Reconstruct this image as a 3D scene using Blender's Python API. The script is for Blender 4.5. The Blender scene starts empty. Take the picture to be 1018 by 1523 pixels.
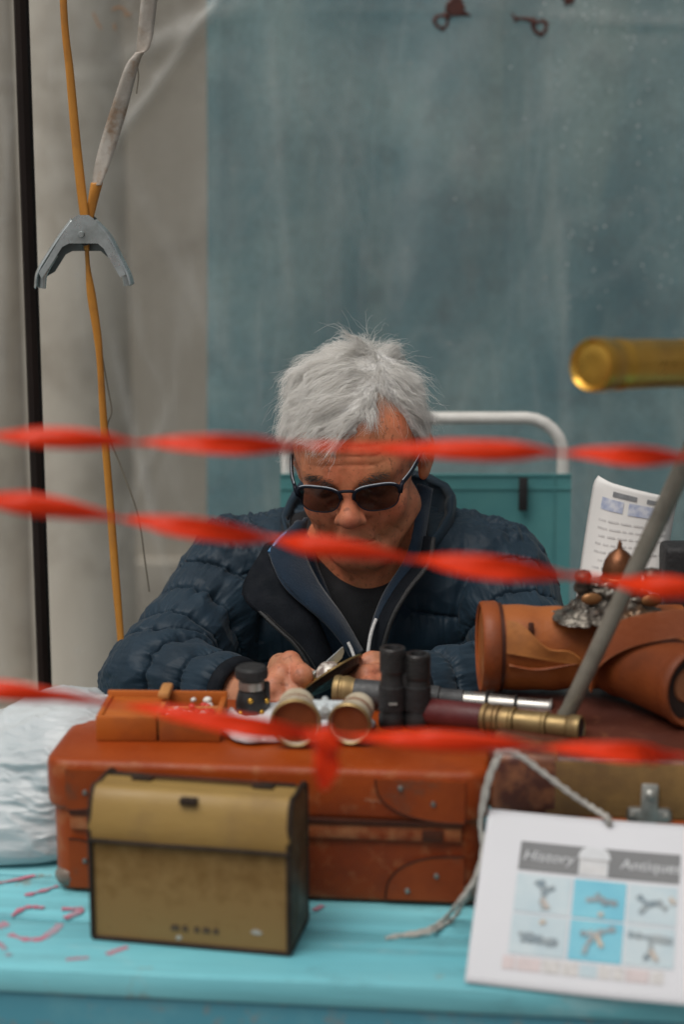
import bpy, bmesh, math, random
import numpy as np
from mathutils import Matrix, Vector

random.seed(7)
RNG = np.random.default_rng(11)
scene = bpy.context.scene
COL = scene.collection

# ------------------------------------------------------------------ camera
CAM_Z, PITCH, LENS, SENSOR = 1.45, math.radians(11.5), 60.0, 24.0
cam_data = bpy.data.cameras.new("camera")
cam_data.sensor_fit = 'HORIZONTAL'
cam_data.sensor_width = SENSOR
cam_data.lens = LENS
cam_data.clip_start = 0.05
cam_data.clip_end = 200.0
cam = bpy.data.objects.new("camera", cam_data)
cam.location = (0, 0, CAM_Z)
cam.rotation_euler = (math.pi / 2 - PITCH, 0, 0)
COL.objects.link(cam)
scene.camera = cam
cam_data.dof.use_dof = True
cam_data.dof.focus_distance = 2.02
cam_data.dof.aperture_fstop = 2.6

# ------------------------------------------------------------------ sky, sun, exposure
SUN_EL, SUN_AZ = math.radians(63), math.radians(222)
world = bpy.data.worlds.new("World")
scene.world = world
world.use_nodes = True
wn, wl = world.node_tree.nodes, world.node_tree.links
bg = wn["Background"]
sky = wn.new("ShaderNodeTexSky")
sky.sky_type = 'NISHITA'
sky.sun_disc = False
sky.sun_elevation = SUN_EL
sky.sun_rotation = SUN_AZ
sky.dust_density = 4.0
sky.air_density = 1.0
hs = wn.new("ShaderNodeHueSaturation")
hs.inputs['Saturation'].default_value = 0.14      # an overcast, greyed sky
wl.new(sky.outputs[0], hs.inputs['Color'])
wl.new(hs.outputs[0], bg.inputs[0])
bg.inputs[1].default_value = 0.062
sun_data = bpy.data.lights.new("sun", 'SUN')
sun_data.energy = 1.5
sun_data.angle = math.radians(45)
sun_data.color = (1.0, 0.95, 0.88)
sun = bpy.data.objects.new("sun", sun_data)
sd = Vector((math.sin(SUN_AZ) * math.cos(SUN_EL), math.cos(SUN_AZ) * math.cos(SUN_EL), math.sin(SUN_EL)))
sun.rotation_euler = sd.to_track_quat('Z', 'Y').to_euler()
sun.location = (0, 0, 6)
COL.objects.link(sun)
vs = scene.view_settings
vs.view_transform = 'Standard'
vs.look = 'None'
vs.exposure = 0.36
vs.gamma = 1.0
vs.use_curve_mapping = False
scene.cycles.max_bounces = 14
scene.cycles.diffuse_bounces = 12
scene.cycles.transparent_max_bounces = 12
scene.cycles.use_denoising = True

# ------------------------------------------------------------------ where a point of the photograph lies in the place
FPX = LENS / SENSOR * 1018.0
_c, _s = math.cos(PITCH), math.sin(PITCH)
def ray(px, py):
    x, u = (px - 509) / FPX, -(py - 761.5) / FPX
    return Vector((x, _c + u * _s, -_s + u * _c))
def PY(px, py, Y):
    r = ray(px, py)
    return Vector((0, 0, CAM_Z)) + r * (Y / r.y)
def PZ(px, py, z):
    r = ray(px, py)
    return Vector((0, 0, CAM_Z)) + r * ((z - CAM_Z) / r.z)

# ------------------------------------------------------------------ object helpers
def thing(name, label, cat, loc=(0, 0, 0), rz=0.0, group=None, rot=None):
    o = bpy.data.objects.new(name, None)
    o.empty_display_size = 0.02
    o.location = loc
    o.rotation_euler = rot if rot is not None else (0, 0, rz)
    COL.objects.link(o)
    o['label'] = label
    o['category'] = cat
    if group: o['group'] = group
    return o
def tag(o, label=None, cat=None, group=None, kind=None):
    if label: o['label'] = label
    if cat: o['category'] = cat
    if group: o['group'] = group
    if kind: o['kind'] = kind
    return o
def mloc(o):
    return Matrix.Translation(o.location) @ o.rotation_euler.to_matrix().to_4x4()
def wmat(o):
    m = mloc(o)
    while o.parent is not None:
        o = o.parent
        m = mloc(o) @ m
    return m

class G:
    """collects shapes that become one mesh"""
    def __init__(self):
        self.v, self.f, self.m = [], [], []
    def add(self, vs, fs, M=None, mi=0):
        b = len(self.v)
        if M is not None: vs = [M @ Vector(p) for p in vs]
        self.v += [tuple(p) for p in vs]
        self.f += [[b + i for i in f] for f in fs]
        self.m += [mi] * len(fs)
        return self
    def bm(self, b, M=None, mi=0):
        b.verts.index_update()
        self.add([v.co.copy() for v in b.verts], [[v.index for v in f.verts] for f in b.faces], M, mi)
        b.free()
        return self
    def box(self, x0, x1, y0, y1, z0, z1, bev=0.0, M=None, mi=0, seg=2):
        b = bmesh.new()
        bmesh.ops.create_cube(b, size=1)
        for v in b.verts:
            v.co = ((x0 + x1) / 2 + v.co.x * (x1 - x0), (y0 + y1) / 2 + v.co.y * (y1 - y0), (z0 + z1) / 2 + v.co.z * (z1 - z0))
        if bev: bmesh.ops.bevel(b, geom=b.edges[:], offset=bev, segments=seg, profile=0.5, affect='EDGES')
        return self.bm(b, M, mi)
    def rbox(self, w, d, z0, z1, rp, re, M=None, mi=0, seg=5):
        """box on z0..z1 centred in plan, plan corners rounded rp, rims rounded re"""
        b = bmesh.new()
        bmesh.ops.create_cube(b, size=1)
        for v in b.verts: v.co = (v.co.x * w, v.co.y * d, z0 if v.co.z < 0 else z1)
        ve = [e for e in b.edges if abs(e.verts[0].co.z - e.verts[1].co.z) > 1e-6]
        bmesh.ops.bevel(b, geom=ve, offset=rp, segments=seg, profile=0.5, affect='EDGES')
        if re:
            he = [e for e in b.edges if abs(e.verts[0].co.z - e.verts[1].co.z) < 1e-6]
            bmesh.ops.bevel(b, geom=he, offset=re, segments=3, profile=0.5, affect='EDGES')
        return self.bm(b, M, mi)
    def tube(self, pts, r, n=10, cap=True, mi=0, M=None, flat=None):
        pts = [Vector(p) for p in pts]
        rr = r if isinstance(r, (list, tuple)) else [r] * len(pts)
        vs, fs, ref = [], [], None
        for i, p in enumerate(pts):
            t = (pts[min(i + 1, len(pts) - 1)] - pts[max(i - 1, 0)]).normalized()
            if ref is None:
                ref = Vector((0, 0, 1)) if abs(t.z) < 0.9 else Vector((1, 0, 0))
            u = (ref - t * ref.dot(t)).normalized()
            ref = u
            w = t.cross(u)
            for k in range(n):
                a = 2 * math.pi * k / n
                vs.append(p + (u * math.cos(a) * (flat or 1) + w * math.sin(a)) * rr[i])
        for i in range(len(pts) - 1):
            for k in range(n):
                a, b = i * n + k, i * n + (k + 1) % n
                fs.append([a, b, b + n, a + n])
        if cap:
            fs.append(list(range(n))[::-1])
            fs.append([(len(pts) - 1) * n + k for k in range(n)])
        return self.add(vs, fs, M, mi)
    def lathe(self, prof, M=None, n=32, mi=0, close=False):
        """prof: (x along axis, radius); revolved about local x"""
        vs, fs = [], []
        for x, r in prof:
            for k in range(n):
                a = 2 * math.pi * k / n
                vs.append((x, r * math.cos(a), r * math.sin(a)))
        for i in range(len(prof) - 1):
            for k in range(n):
                a, b = i * n + k, i * n + (k + 1) % n
                fs.append([a, a + n, b + n, b])
        if close:
            L = (len(prof) - 1) * n
            for k in range(n):
                fs.append([L + k, k, (k + 1) % n, L + (k + 1) % n])
        else:
            if prof[0][1] > 1e-6: fs.append(list(range(n)))
            if prof[-1][1] > 1e-6: fs.append([(len(prof) - 1) * n + k for k in range(n)][::-1])
        return self.add(vs, fs, M, mi)
    def prism(self, poly, y0, y1, M=None, mi=0):
        """polygon in x,z extruded from y0 to y1"""
        n = len(poly)
        vs = [(x, y0, z) for x, z in poly] + [(x, y1, z) for x, z in poly]
        fs = [list(range(n)), list(range(n, 2 * n))[::-1]]
        fs += [[i, n + i, n + (i + 1) % n, (i + 1) % n] for i in range(n)]
        return self.add(vs, fs, M, mi)
    def sheet(self, fn, nu, nv, th=0.0, mi=0, M=None):
        """surface fn(u,v) as a grid, given real thickness th"""
        P = [[Vector(fn(i / nu, j / nv)) for j in range(nv + 1)] for i in range(nu + 1)]
        vs, fs = [], []
        idx = lambda i, j: i * (nv + 1) + j
        N = []
        for i in range(nu + 1):
            for j in range(nv + 1):
                du = P[min(i + 1, nu)][j] - P[max(i - 1, 0)][j]
                dv = P[i][min(j + 1, nv)] - P[i][max(j - 1, 0)]
                n = du.cross(dv)
                N.append(n.normalized() if n.length > 1e-12 else Vector((0, 0, 1)))
                vs.append(P[i][j])
        for i in range(nu):
            for j in range(nv):
                fs.append([idx(i, j), idx(i + 1, j), idx(i + 1, j + 1), idx(i, j + 1)])
        if th:
            o = len(vs)
            vs += [vs[k] - N[k] * th for k in range(o)]
            fs += [[o + a for a in f[::-1]] for f in fs]
            rim = [idx(i, 0) for i in range(nu)] + [idx(nu, j) for j in range(nv)] + [idx(i, nv) for i in range(nu, 0, -1)] + [idx(0, j) for j in range(nv, 0, -1)]
            for k in range(len(rim)):
                a, b = rim[k], rim[(k + 1) % len(rim)]
                fs.append([b, a, o + a, o + b])
        return self.add(vs, fs, M, mi)
    def sphere(self, c, r, u=16, v=10, mi=0, M=None, sc=(1, 1, 1)):
        b = bmesh.new()
        bmesh.ops.create_uvsphere(b, u_segments=u, v_segments=v, radius=r)
        for q in b.verts: q.co = (c[0] + q.co.x * sc[0], c[1] + q.co.y * sc[1], c[2] + q.co.z * sc[2])
        return self.bm(b, M, mi)
    def obj(self, name, mats, parent=None, smooth=35, world=False):
        me = bpy.data.meshes.new(name)
        v = self.v
        if world and parent is not None:
            Mi = wmat(parent).inverted()
            v = [tuple(Mi @ Vector(p)) for p in v]
        me.from_pydata(v, [], self.f)
        if not isinstance(mats, (list, tuple)): mats = [mats]
        for m in mats: me.materials.append(m)
        if len(mats) > 1: me.polygons.foreach_set('material_index', self.m)
        if smooth:
            me.polygons.foreach_set('use_smooth', [True] * len(me.polygons))
            if smooth < 180: me.set_sharp_from_angle(angle=math.radians(smooth))
        me.update()
        return link(name, me, parent)

def link(name, me, parent=None):
    o = bpy.data.objects.new(name, me)
    COL.objects.link(o)
    if parent is not None: o.parent = parent
    return o

def fix_normals(o):
    b = bmesh.new(); b.from_mesh(o.data)
    bmesh.ops.recalc_face_normals(b, faces=b.faces[:])
    b.to_mesh(o.data); b.free()
    return o

def mesh_np(name, V, F, mats, parent=None, smooth=True, world=False):
    me = bpy.data.meshes.new(name)
    V = np.asarray(V, np.float32)
    if world and parent is not None:
        Mi = np.array(wmat(parent).inverted(), np.float32)
        V = V @ Mi[:3, :3].T + Mi[:3, 3]
    F = np.asarray(F, np.int32)
    k = F.shape[1]
    me.vertices.add(len(V)); me.vertices.foreach_set('co', V.ravel())
    me.loops.add(F.size); me.loops.foreach_set('vertex_index', F.ravel())
    me.polygons.add(len(F)); me.polygons.foreach_set('loop_start', np.arange(0, F.size, k, dtype=np.int32))
    if smooth: me.polygons.foreach_set('use_smooth', np.ones(len(F), bool))
    if not isinstance(mats, (list, tuple)): mats = [mats]
    for m in mats: me.materials.append(m)
    me.update(calc_edges=True)
    me.validate()
    return link(name, me, parent)

def axis_m(a, b, up=(0, 0, 1)):
    """frame at a whose local x runs to b"""
    a, b = Vector(a), Vector(b)
    x = (b - a).normalized()
    y = Vector(up).cross(x).normalized()
    z = x.cross(y)
    return Matrix(((x.x, y.x, z.x, a.x), (x.y, y.y, z.y, a.y), (x.z, y.z, z.z, a.z), (0, 0, 0, 1)))

def smooth_path(pts, n):
    """Catmull-Rom through pts (any tuple length)"""
    P = np.array([tuple(p) for p in pts], float)
    P = np.vstack([2 * P[0] - P[1], P, 2 * P[-1] - P[-2]])
    out = []
    m = len(P) - 3
    for i in range(n + 1):
        t = i / n * m
        k = min(int(t), m - 1)
        t -= k
        a, b, c, d = P[k], P[k + 1], P[k + 2], P[k + 3]
        out.append(0.5 * ((2 * b) + (c - a) * t + (2 * a - 5 * b + 4 * c - d) * t * t + (3 * b - a - 3 * c + d) * t ** 3))
    return np.array(out)

# ------------------------------------------------------------------ value noise on points (numpy)
_perm = RNG.random((64, 64, 64)).astype(np.float32)
def vnoise(P):
    i = np.floor(P).astype(np.int32)
    f = (P - i).astype(np.float32)
    f = f * f * (3 - 2 * f)
    i0 = i & 63; i1 = (i + 1) & 63
    x0, y0, z0 = i0[:, 0], i0[:, 1], i0[:, 2]
    x1, y1, z1 = i1[:, 0], i1[:, 1], i1[:, 2]
    fx, fy, fz = f[:, 0], f[:, 1], f[:, 2]
    p = _perm
    a = p[x0, y0, z0] * (1 - fx) + p[x1, y0, z0] * fx
    b = p[x0, y1, z0] * (1 - fx) + p[x1, y1, z0] * fx
    c = p[x0, y0, z1] * (1 - fx) + p[x1, y0, z1] * fx
    d = p[x0, y1, z1] * (1 - fx) + p[x1, y1, z1] * fx
    return (a * (1 - fy) + b * fy) * (1 - fz) + (c * (1 - fy) + d * fy) * fz
def fbm(P, oct=3):
    s, a, t = 0, 1.0, 0
    for o in range(oct):
        s = s + a * vnoise(P * (2.03 ** o) + 17.3 * o); t += a; a *= 0.5
    return s / t

# ------------------------------------------------------------------ smooth solids (signed distances) turned into meshes
def V3(p): return np.array(tuple(p), np.float32)
def d_sph(P, c, r): return np.sqrt(((P - V3(c)) ** 2).sum(1)) - r
def d_ell(P, c, r, R=None):
    q = P - V3(c)
    if R is not None: q = q @ np.asarray(R, np.float32)
    r = V3(r)
    k0 = np.sqrt(((q / r) ** 2).sum(1)); k1 = np.sqrt(((q / (r * r)) ** 2).sum(1)) + 1e-9
    return k0 * (k0 - 1) / k1
def d_cap(P, a, b, ra, rb=None):
    a, b = V3(a), V3(b); rb = ra if rb is None else rb
    ab = b - a
    h = np.clip(((P - a) @ ab) / float(ab @ ab + 1e-12), 0, 1)
    return np.sqrt(((P - a - h[:, None] * ab) ** 2).sum(1)) - (ra + (rb - ra) * h)
def smin(a, b, k):
    h = np.maximum(k - np.abs(a - b), 0) / k
    return np.minimum(a, b) - h * h * k * 0.25
def smax(a, b, k): return -smin(-a, -b, k)

def surfnet(f, lo, hi, h, bs=20):
    lo = np.array(lo, np.float32); hi = np.array(hi, np.float32)
    nb = np.ceil((hi - lo) / (h * bs)).astype(int)
    n = nb * bs + 2
    ctr = np.stack(np.meshgrid(*[np.arange(k) for k in nb], indexing='ij'), -1).reshape(-1, 3)
    cp = (lo + (ctr + 0.5) * bs * h).astype(np.float32)
    act = ctr[np.abs(f(cp)) < bs * h * 1.35]
    g = np.stack(np.meshgrid(*[np.arange(bs + 1)] * 3, indexing='ij'), -1).reshape(-1, 3)
    keys, poss, quads = [], [], []
    str_ = np.array([n[1] * n[2], n[2], 1], np.int64)
    corners = [(i, j, k) for i in (0, 1) for j in (0, 1) for k in (0, 1)]
    for B in act:
        o = B * bs
        d = f((lo + (o + g) * h).astype(np.float32)).reshape(bs + 1, bs + 1, bs + 1)
        s = d < 0
        if s.all() or not s.any(): continue
        C = [s[i:bs + i, j:bs + j, k:bs + k] for i, j, k in corners]
        cnt = sum(c.astype(np.int8) for c in C)
        ci = np.argwhere((cnt > 0) & (cnt < 8))
        if len(ci):
            acc = np.zeros((len(ci), 3)); num = np.zeros(len(ci))
            for ax in range(3):
                o1, o2 = [q for q in range(3) if q != ax]
                for u in (0, 1):
                    for w in (0, 1):
                        a = ci.copy(); a[:, o1] += u; a[:, o2] += w
                        b = a.copy(); b[:, ax] += 1
                        da, db = d[tuple(a.T)], d[tuple(b.T)]
                        m = (da < 0) != (db < 0)
                        t = np.where(m, da / np.where(m, da - db, 1), 0)
                        p = a.astype(float); p[:, ax] += t
                        acc += p * m[:, None]; num += m
            keys.append(((ci + o) @ str_)); poss.append(lo + (acc / num[:, None] + o) * h)
        for ax in range(3):
            sl = [slice(0, bs)] * 3; s2 = list(sl); s2[ax] = slice(1, bs + 1)
            A, Bq = s[tuple(sl)], s[tuple(s2)]
            e = np.argwhere(A != Bq)
            if not len(e): continue
            inside = A[tuple(e.T)]
            e = e + o
            b_, c_ = (ax + 1) % 3, (ax + 2) % 3
            eb, ec = np.zeros(3, int), np.zeros(3, int); eb[b_] = 1; ec[c_] = 1
            q = np.stack([(e - eb - ec) @ str_, (e - ec) @ str_, e @ str_, (e - eb) @ str_], 1)
            q[~inside] = q[~inside][:, ::-1]
            quads.append(q)
    keys = np.concatenate(keys); pos = np.concatenate(poss); quads = np.concatenate(quads)
    order = np.argsort(keys); keys = keys[order]; pos = pos[order]
    idx = np.searchsorted(keys, quads); idx = np.clip(idx, 0, len(keys) - 1)
    ok = (keys[idx] == quads).all(1)
    return pos.astype(np.float32), idx[ok].astype(np.int32)

def grad(f, P, e=0.0008):
    g = np.empty_like(P)
    for a in range(3):
        d = np.zeros(3, np.float32); d[a] = e
        g[:, a] = f(P + d) - f(P - d)
    return g / (np.sqrt((g * g).sum(1, keepdims=True)) + 1e-9)
def project(f, P, it=2, mx=0.004):
    for _ in range(it):
        P = P - grad(f, P) * np.clip(f(P), -mx, mx)[:, None]
    return P
def subdiv(V, F):
    e = np.stack([F, np.roll(F, -1, 1)], -1).reshape(-1, 2)
    es = np.sort(e, 1)
    u, inv = np.unique(es[:, 0].astype(np.int64) * len(V) + es[:, 1], return_inverse=True)
    a, b = u // len(V), u % len(V)
    mid = (V[a] + V[b]) / 2
    cen = V[F].mean(1)
    n0, n1 = len(V), len(V) + len(mid)
    inv = inv.reshape(-1, 4) + n0
    c = np.arange(len(F)) + n1
    Q = np.stack([np.stack([F[:, k], inv[:, k], c, inv[:, k - 1]], 1) for k in range(4)], 1).reshape(-1, 4)
    return np.vstack([V, mid, cen]).astype(np.float32), Q.astype(np.int32)
def vnormals(V, F):
    n = np.cross(V[F[:, 2]] - V[F[:, 0]], V[F[:, 3]] - V[F[:, 1]])
    N = np.zeros_like(V)
    for k in range(4): np.add.at(N, F[:, k], n)
    return N / (np.sqrt((N * N).sum(1, keepdims=True)) + 1e-12)

# ------------------------------------------------------------------ materials
def ramp(nt, fac, stops):
    r = nt.nodes.new('ShaderNodeValToRGB')
    el = r.color_ramp.elements
    while len(el) < len(stops): el.new(0.5)
    for e, (p, c) in zip(el, stops):
        e.position = p; e.color = (*c, 1) if len(c) == 3 else c
    nt.links.new(fac, r.inputs[0])
    return r.outputs[0]
def noise(nt, scale, detail=4, rough=0.55, stretch=None, dist=0.0, coord='Object'):
    tc = nt.nodes.new('ShaderNodeTexCoord')
    src = tc.outputs[coord]
    if stretch:
        mp = nt.nodes.new('ShaderNodeMapping'); mp.inputs['Scale'].default_value = stretch
        nt.links.new(src, mp.inputs[0]); src = mp.outputs[0]
    n = nt.nodes.new('ShaderNodeTexNoise')
    n.inputs['Scale'].default_value = scale; n.inputs['Detail'].default_value = detail
    n.inputs['Roughness'].default_value = rough; n.inputs['Distortion'].default_value = dist
    nt.links.new(src, n.inputs['Vector'])
    return n.outputs[0]
def mixc(nt, fac, a, b, mode='MIX'):
    m = nt.nodes.new('ShaderNodeMix'); m.data_type = 'RGBA'; m.blend_type = mode
    for s, v in ((m.inputs[0], fac), (m.inputs[6], a), (m.inputs[7], b)):
        if isinstance(v, (int, float)): s.default_value = v
        elif isinstance(v, tuple): s.default_value = (*v, 1) if len(v) == 3 else v
        else: nt.links.new(v, s)
    return m.outputs[2]
def mat(name, c1, c2=None, rough=0.5, metal=0.0, sc=20, det=5, stretch=None, bump=0.0, bsc=None, bstretch=None, wear=None, wear_at=(0.52, 0.6),
        stain=None, stain_sc=6, stain_at=(0.5, 0.75), coat=0.0, sheen=0.0, sss=0.0, rvar=0.15, spec=0.5, lo=0.35, hi=0.65):
    m = bpy.data.materials.new(name); m.use_nodes = True
    nt = m.node_tree; p = nt.nodes['Principled BSDF']
    c2 = c2 or tuple(x * 0.8 for x in c1)
    n1 = noise(nt, sc, det, stretch=stretch)
    col = ramp(nt, n1, [(lo, c1), (hi, c2)])
    if stain:
        n2 = noise(nt, stain_sc, 6, 0.65)
        col = mixc(nt, ramp(nt, n2, [(stain_at[0], (0, 0, 0)), (stain_at[1], (1, 1, 1))]), col, stain)
    if wear:
        g = nt.nodes.new('ShaderNodeNewGeometry')
        n3 = noise(nt, 60, 5)
        ma = nt.nodes.new('ShaderNodeMath'); ma.operation = 'MULTIPLY_ADD'
        nt.links.new(n3, ma.inputs[0]); ma.inputs[1].default_value = 0.16
        nt.links.new(g.outputs['Pointiness'], ma.inputs[2])
        col = mixc(nt, ramp(nt, ma.outputs[0], [(wear_at[0] + 0.08, (0, 0, 0)), (wear_at[1] + 0.08, (1, 1, 1))]), col, wear)
    nt.links.new(col, p.inputs['Base Color'])
    if rvar:
        rr = ramp(nt, noise(nt, sc * 1.7, 4), [(0.3, (max(rough - rvar, 0.02),) * 3), (0.7, (min(rough + rvar, 1),) * 3)])
        nt.links.new(rr, p.inputs['Roughness'])
    else: p.inputs['Roughness'].default_value = rough
    p.inputs['Metallic'].default_value = metal
    p.inputs['Specular IOR Level'].default_value = spec
    p.inputs['Coat Weight'].default_value = coat
    p.inputs['Coat Roughness'].default_value = 0.15
    p.inputs['Sheen Weight'].default_value = sheen
    if sss:
        p.inputs['Subsurface Weight'].default_value = sss
        p.inputs['Subsurface Radius'].default_value = (0.010, 0.004, 0.002)
        p.inputs['Subsurface Scale'].default_value = 0.4
    if bump:
        b = nt.nodes.new('ShaderNodeBump'); b.inputs['Strength'].default_value = bump; b.inputs['Distance'].default_value = 0.003
        nt.links.new(noise(nt, bsc or sc * 3, 6, 0.6, stretch=bstretch or stretch), b.inputs['Height'])
        nt.links.new(b.outputs[0], p.inputs['Normal'])
    return m

# ================================================================== SETTING
M_paving = mat('paving', (0.17, 0.165, 0.155), (0.24, 0.235, 0.22), 0.85, sc=3, bump=0.3, bsc=40, stain=(0.10, 0.095, 0.09), stain_sc=1.2)
M_stone = mat('pale_stone', (0.46, 0.41, 0.345), (0.58, 0.53, 0.46), 0.85, sc=4, bump=0.35, bsc=30, stain=(0.28, 0.24, 0.19), stain_sc=3.5, stain_at=(0.46, 0.70), stretch=(1, 1, 0.35))
M_stone2 = mat('grey_render', (0.52, 0.465, 0.39), (0.63, 0.575, 0.495), 0.9, sc=3, bump=0.4, bsc=35, stain=(0.34, 0.29, 0.23), stain_sc=3.0, stain_at=(0.46, 0.70))
g = G(); g.box(-40, 40, -30, 60, -0.3, 0.0)
tag(g.obj('pavement', M_paving, smooth=0), kind='structure')
g = G()
g.box(-6, 6, 4.72, 4.95, 0, 3.6)
g.box(-6, 6, 4.66, 4.72, 0, 0.36, bev=0.012)
wall = tag(g.obj('wall', M_stone2), kind='structure')

def pillar(x, y, r, label):
    t = thing('stone_pillar', label, 'pillar', (x, y, 0), group='stone pillars behind the clear plastic sheet')
    Mz = Matrix.Rotation(-math.pi / 2, 4, 'Y')        # local x -> z
    G().lathe([(0.16, r * 1.04), (0.8, r * 1.02), (1.8, r), (3.4, r * 0.93)], Mz, 48).obj('shaft', M_stone, t)
    G().lathe([(0.10, r * 1.16), (0.115, r * 1.20), (0.135, r * 1.2), (0.15, r * 1.12), (0.16, r * 1.05)], Mz, 48).obj('base_ring', M_stone, t)
    G().box(-r * 1.3, r * 1.3, -r * 1.3, r * 1.3, 0, 0.10, bev=0.01).obj('plinth', M_stone, t)
pillar(PY(128, 900, 4.15).x, 4.15, 0.125, 'pale round stone pillar on a low plinth, beside the orange strap')
pillar(PY(-5, 900, 4.25).x, 4.25, 0.10, 'grey stone pillar at the edge beyond the dark brown pole')

# teal tarpaulin hung behind the clear plastic
m = M_tarp = bpy.data.materials.new('teal_tarpaulin'); m.use_nodes = True
nt = m.node_tree; p = nt.nodes['Principled BSDF']
base = ramp(nt, noise(nt, 2.2, 6, 0.6, dist=0.6), [(0.36, (0.052, 0.150, 0.185)), (0.5, (0.098, 0.212, 0.242)), (0.64, (0.185, 0.302, 0.318))])
streak = ramp(nt, noise(nt, 5, 5, 0.6, stretch=(1, 1, 0.16), dist=0.5), [(0.48, (0, 0, 0)), (0.75, (1, 1, 1))])
base = mixc(nt, streak, base, (0.22, 0.30, 0.285))
weave = ramp(nt, noise(nt, 150, 3, 0.7, stretch=(1, 1, 0.5)), [(0.3, (0.82,) * 3), (0.7, (1.12,) * 3)])
base = mixc(nt, 1.0, base, weave, 'MULTIPLY')
dark = ramp(nt, noise(nt, 7, 6, 0.7), [(0.52, (0, 0, 0)), (0.76, (1, 1, 1))])
base = mixc(nt, dark, base, (0.058, 0.112, 0.130))
nt.links.new(base, p.inputs['Base Color'])
p.inputs['Roughness'].default_value = 0.62
b = nt.nodes.new('ShaderNodeBump'); b.inputs['Strength'].default_value = 0.25; b.inputs['Distance'].default_value = 0.004
nt.links.new(noise(nt, 60, 6, 0.65), b.inputs['Height']); nt.links.new(b.outputs[0], p.inputs['Normal'])
tx0 = PY(306, 300, 3.14).x
def tarp_fn(u, v):
    x = tx0 + u * 2.6; z = 0.03 + v * 2.5
    y = 3.14 + 0.010 * math.sin(x * 9 + 0.6 * z) + 0.007 * math.sin(x * 23 + 1.3 * math.sin(z * 2)) + 0.006 * math.sin(z * 7 + x * 3)
    return (x + (0.016 * (z - 1.2) if u == 0 else 0.016 * (z - 1.2) * (1 - u)), y, z)
t = thing('tarpaulin', 'teal tarpaulin hanging as the stall back wall behind the seated man', 'tarpaulin', (0.6, 3.14, 0))
G().sheet(tarp_fn, 90, 80, th=0.002).obj('cloth', M_tarp, t, world=True, smooth=180)
G().tube([(tx0 - 0.05, 3.14, 2.55), (tx0 + 2.7, 3.14, 2.55)], 0.015, 12).obj('rail', mat('rail_grey', (0.2, 0.2, 0.2), rough=0.5, metal=0.6), t, world=True)

# clear plastic sheet in front of it, creased and dirty
m = M_plastic = bpy.data.materials.new('clear_plastic'); m.use_nodes = True
nt = m.node_tree; p = nt.nodes['Principled BSDF']
p.inputs['Base Color'].default_value = (0.70, 0.70, 0.67, 1)
p.inputs['Roughness'].default_value = 0.30
p.inputs['Specular IOR Level'].default_value = 0.6
film = ramp(nt, noise(nt, 3.0, 6, 0.65, stretch=(1, 1, 0.5)), [(0.3, (0.07,) * 3), (0.55, (0.13,) * 3), (0.75, (0.25,) * 3)])
fa = nt.nodes.new('ShaderNodeAttribute'); fa.attribute_name = 'fold'  # folds made whiter: sky glints on the creases put into opacity, with doubled film
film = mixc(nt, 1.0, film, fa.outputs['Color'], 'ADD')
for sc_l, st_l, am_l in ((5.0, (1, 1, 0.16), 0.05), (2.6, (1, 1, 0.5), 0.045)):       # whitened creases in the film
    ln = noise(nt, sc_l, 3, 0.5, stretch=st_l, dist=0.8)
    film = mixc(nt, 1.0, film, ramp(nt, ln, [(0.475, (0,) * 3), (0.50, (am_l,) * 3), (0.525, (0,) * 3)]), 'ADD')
spk = ramp(nt, noise(nt, 55, 4, 0.7), [(0.66, (0,) * 3), (0.74, (0.25,) * 3)])
film = mixc(nt, 1.0, film, spk, 'ADD')
tr = nt.nodes.new('ShaderNodeBsdfTransparent'); tr.inputs[0].default_value = (0.96, 0.97, 0.96, 1)
mx = nt.nodes.new('ShaderNodeMixShader')
nt.links.new(film, mx.inputs[0]); nt.links.new(tr.outputs[0], mx.inputs[1]); nt.links.new(p.outputs[0], mx.inputs[2])
nt.links.new(mx.outputs[0], nt.nodes['Material Output'].inputs[0])
b = nt.nodes.new('ShaderNodeBump'); b.inputs['Strength'].default_value = 0.5; b.inputs['Distance'].default_value = 0.004
nt.links.new(noise(nt, 14, 6, 0.6, dist=1.5), b.inputs['Height']); nt.links.new(b.outputs[0], p.inputs['Normal'])
SY = 3.03
def ridge(x, z, x0, z0, x1, z1, w, a):
    dx, dz = x1 - x0, z1 - z0; L = math.hypot(dx, dz)
    s = ((x - x0) * dx + (z - z0) * dz) / L; q = ((x - x0) * dz - (z - z0) * dx) / L
    if s < -0.1 or s > L + 0.1: return 0
    e = min(1, max(0, (s + 0.1) / 0.1)) * min(1, max(0, (L + 0.1 - s) / 0.1))
    return a * e * math.exp(-(q / w) ** 2)
def c2(px, py):
    v = PY(px, py, SY); return v.x, v.z
CREASES = [(*c2(310, 20), *c2(200, 175), 0.010, 0.016), (*c2(225, 70), *c2(308, 30), 0.02, 0.014), (*c2(0, 122), *c2(120, 118), 0.006, 0.006),
           (*c2(330, 18), *c2(700, 10), 0.006, 0.003), (*c2(860, 28), *c2(1010, 34), 0.007, 0.008), (*c2(150, 300), *c2(215, 500), 0.010, 0.006),
           (*c2(180, 560), *c2(260, 880), 0.012, 0.008), (*c2(215, 300), *c2(330, 520), 0.02, 0.006), (*c2(640, 120), *c2(600, 420), 0.03, 0.006),
           (*c2(170, 500), *c2(235, 800), 0.007, 0.006), (*c2(835, 380), *c2(850, 740), 0.012, 0.008), (*c2(405, 80), *c2(430, 430), 0.012, 0.007),
           (*c2(240, 640), *c2(170, 820), 0.008, 0.006), (*c2(200, 20), *c2(222, 90), 0.006, 0.009), (*c2(15, 200), *c2(5, 560), 0.012, 0.010)]
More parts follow.
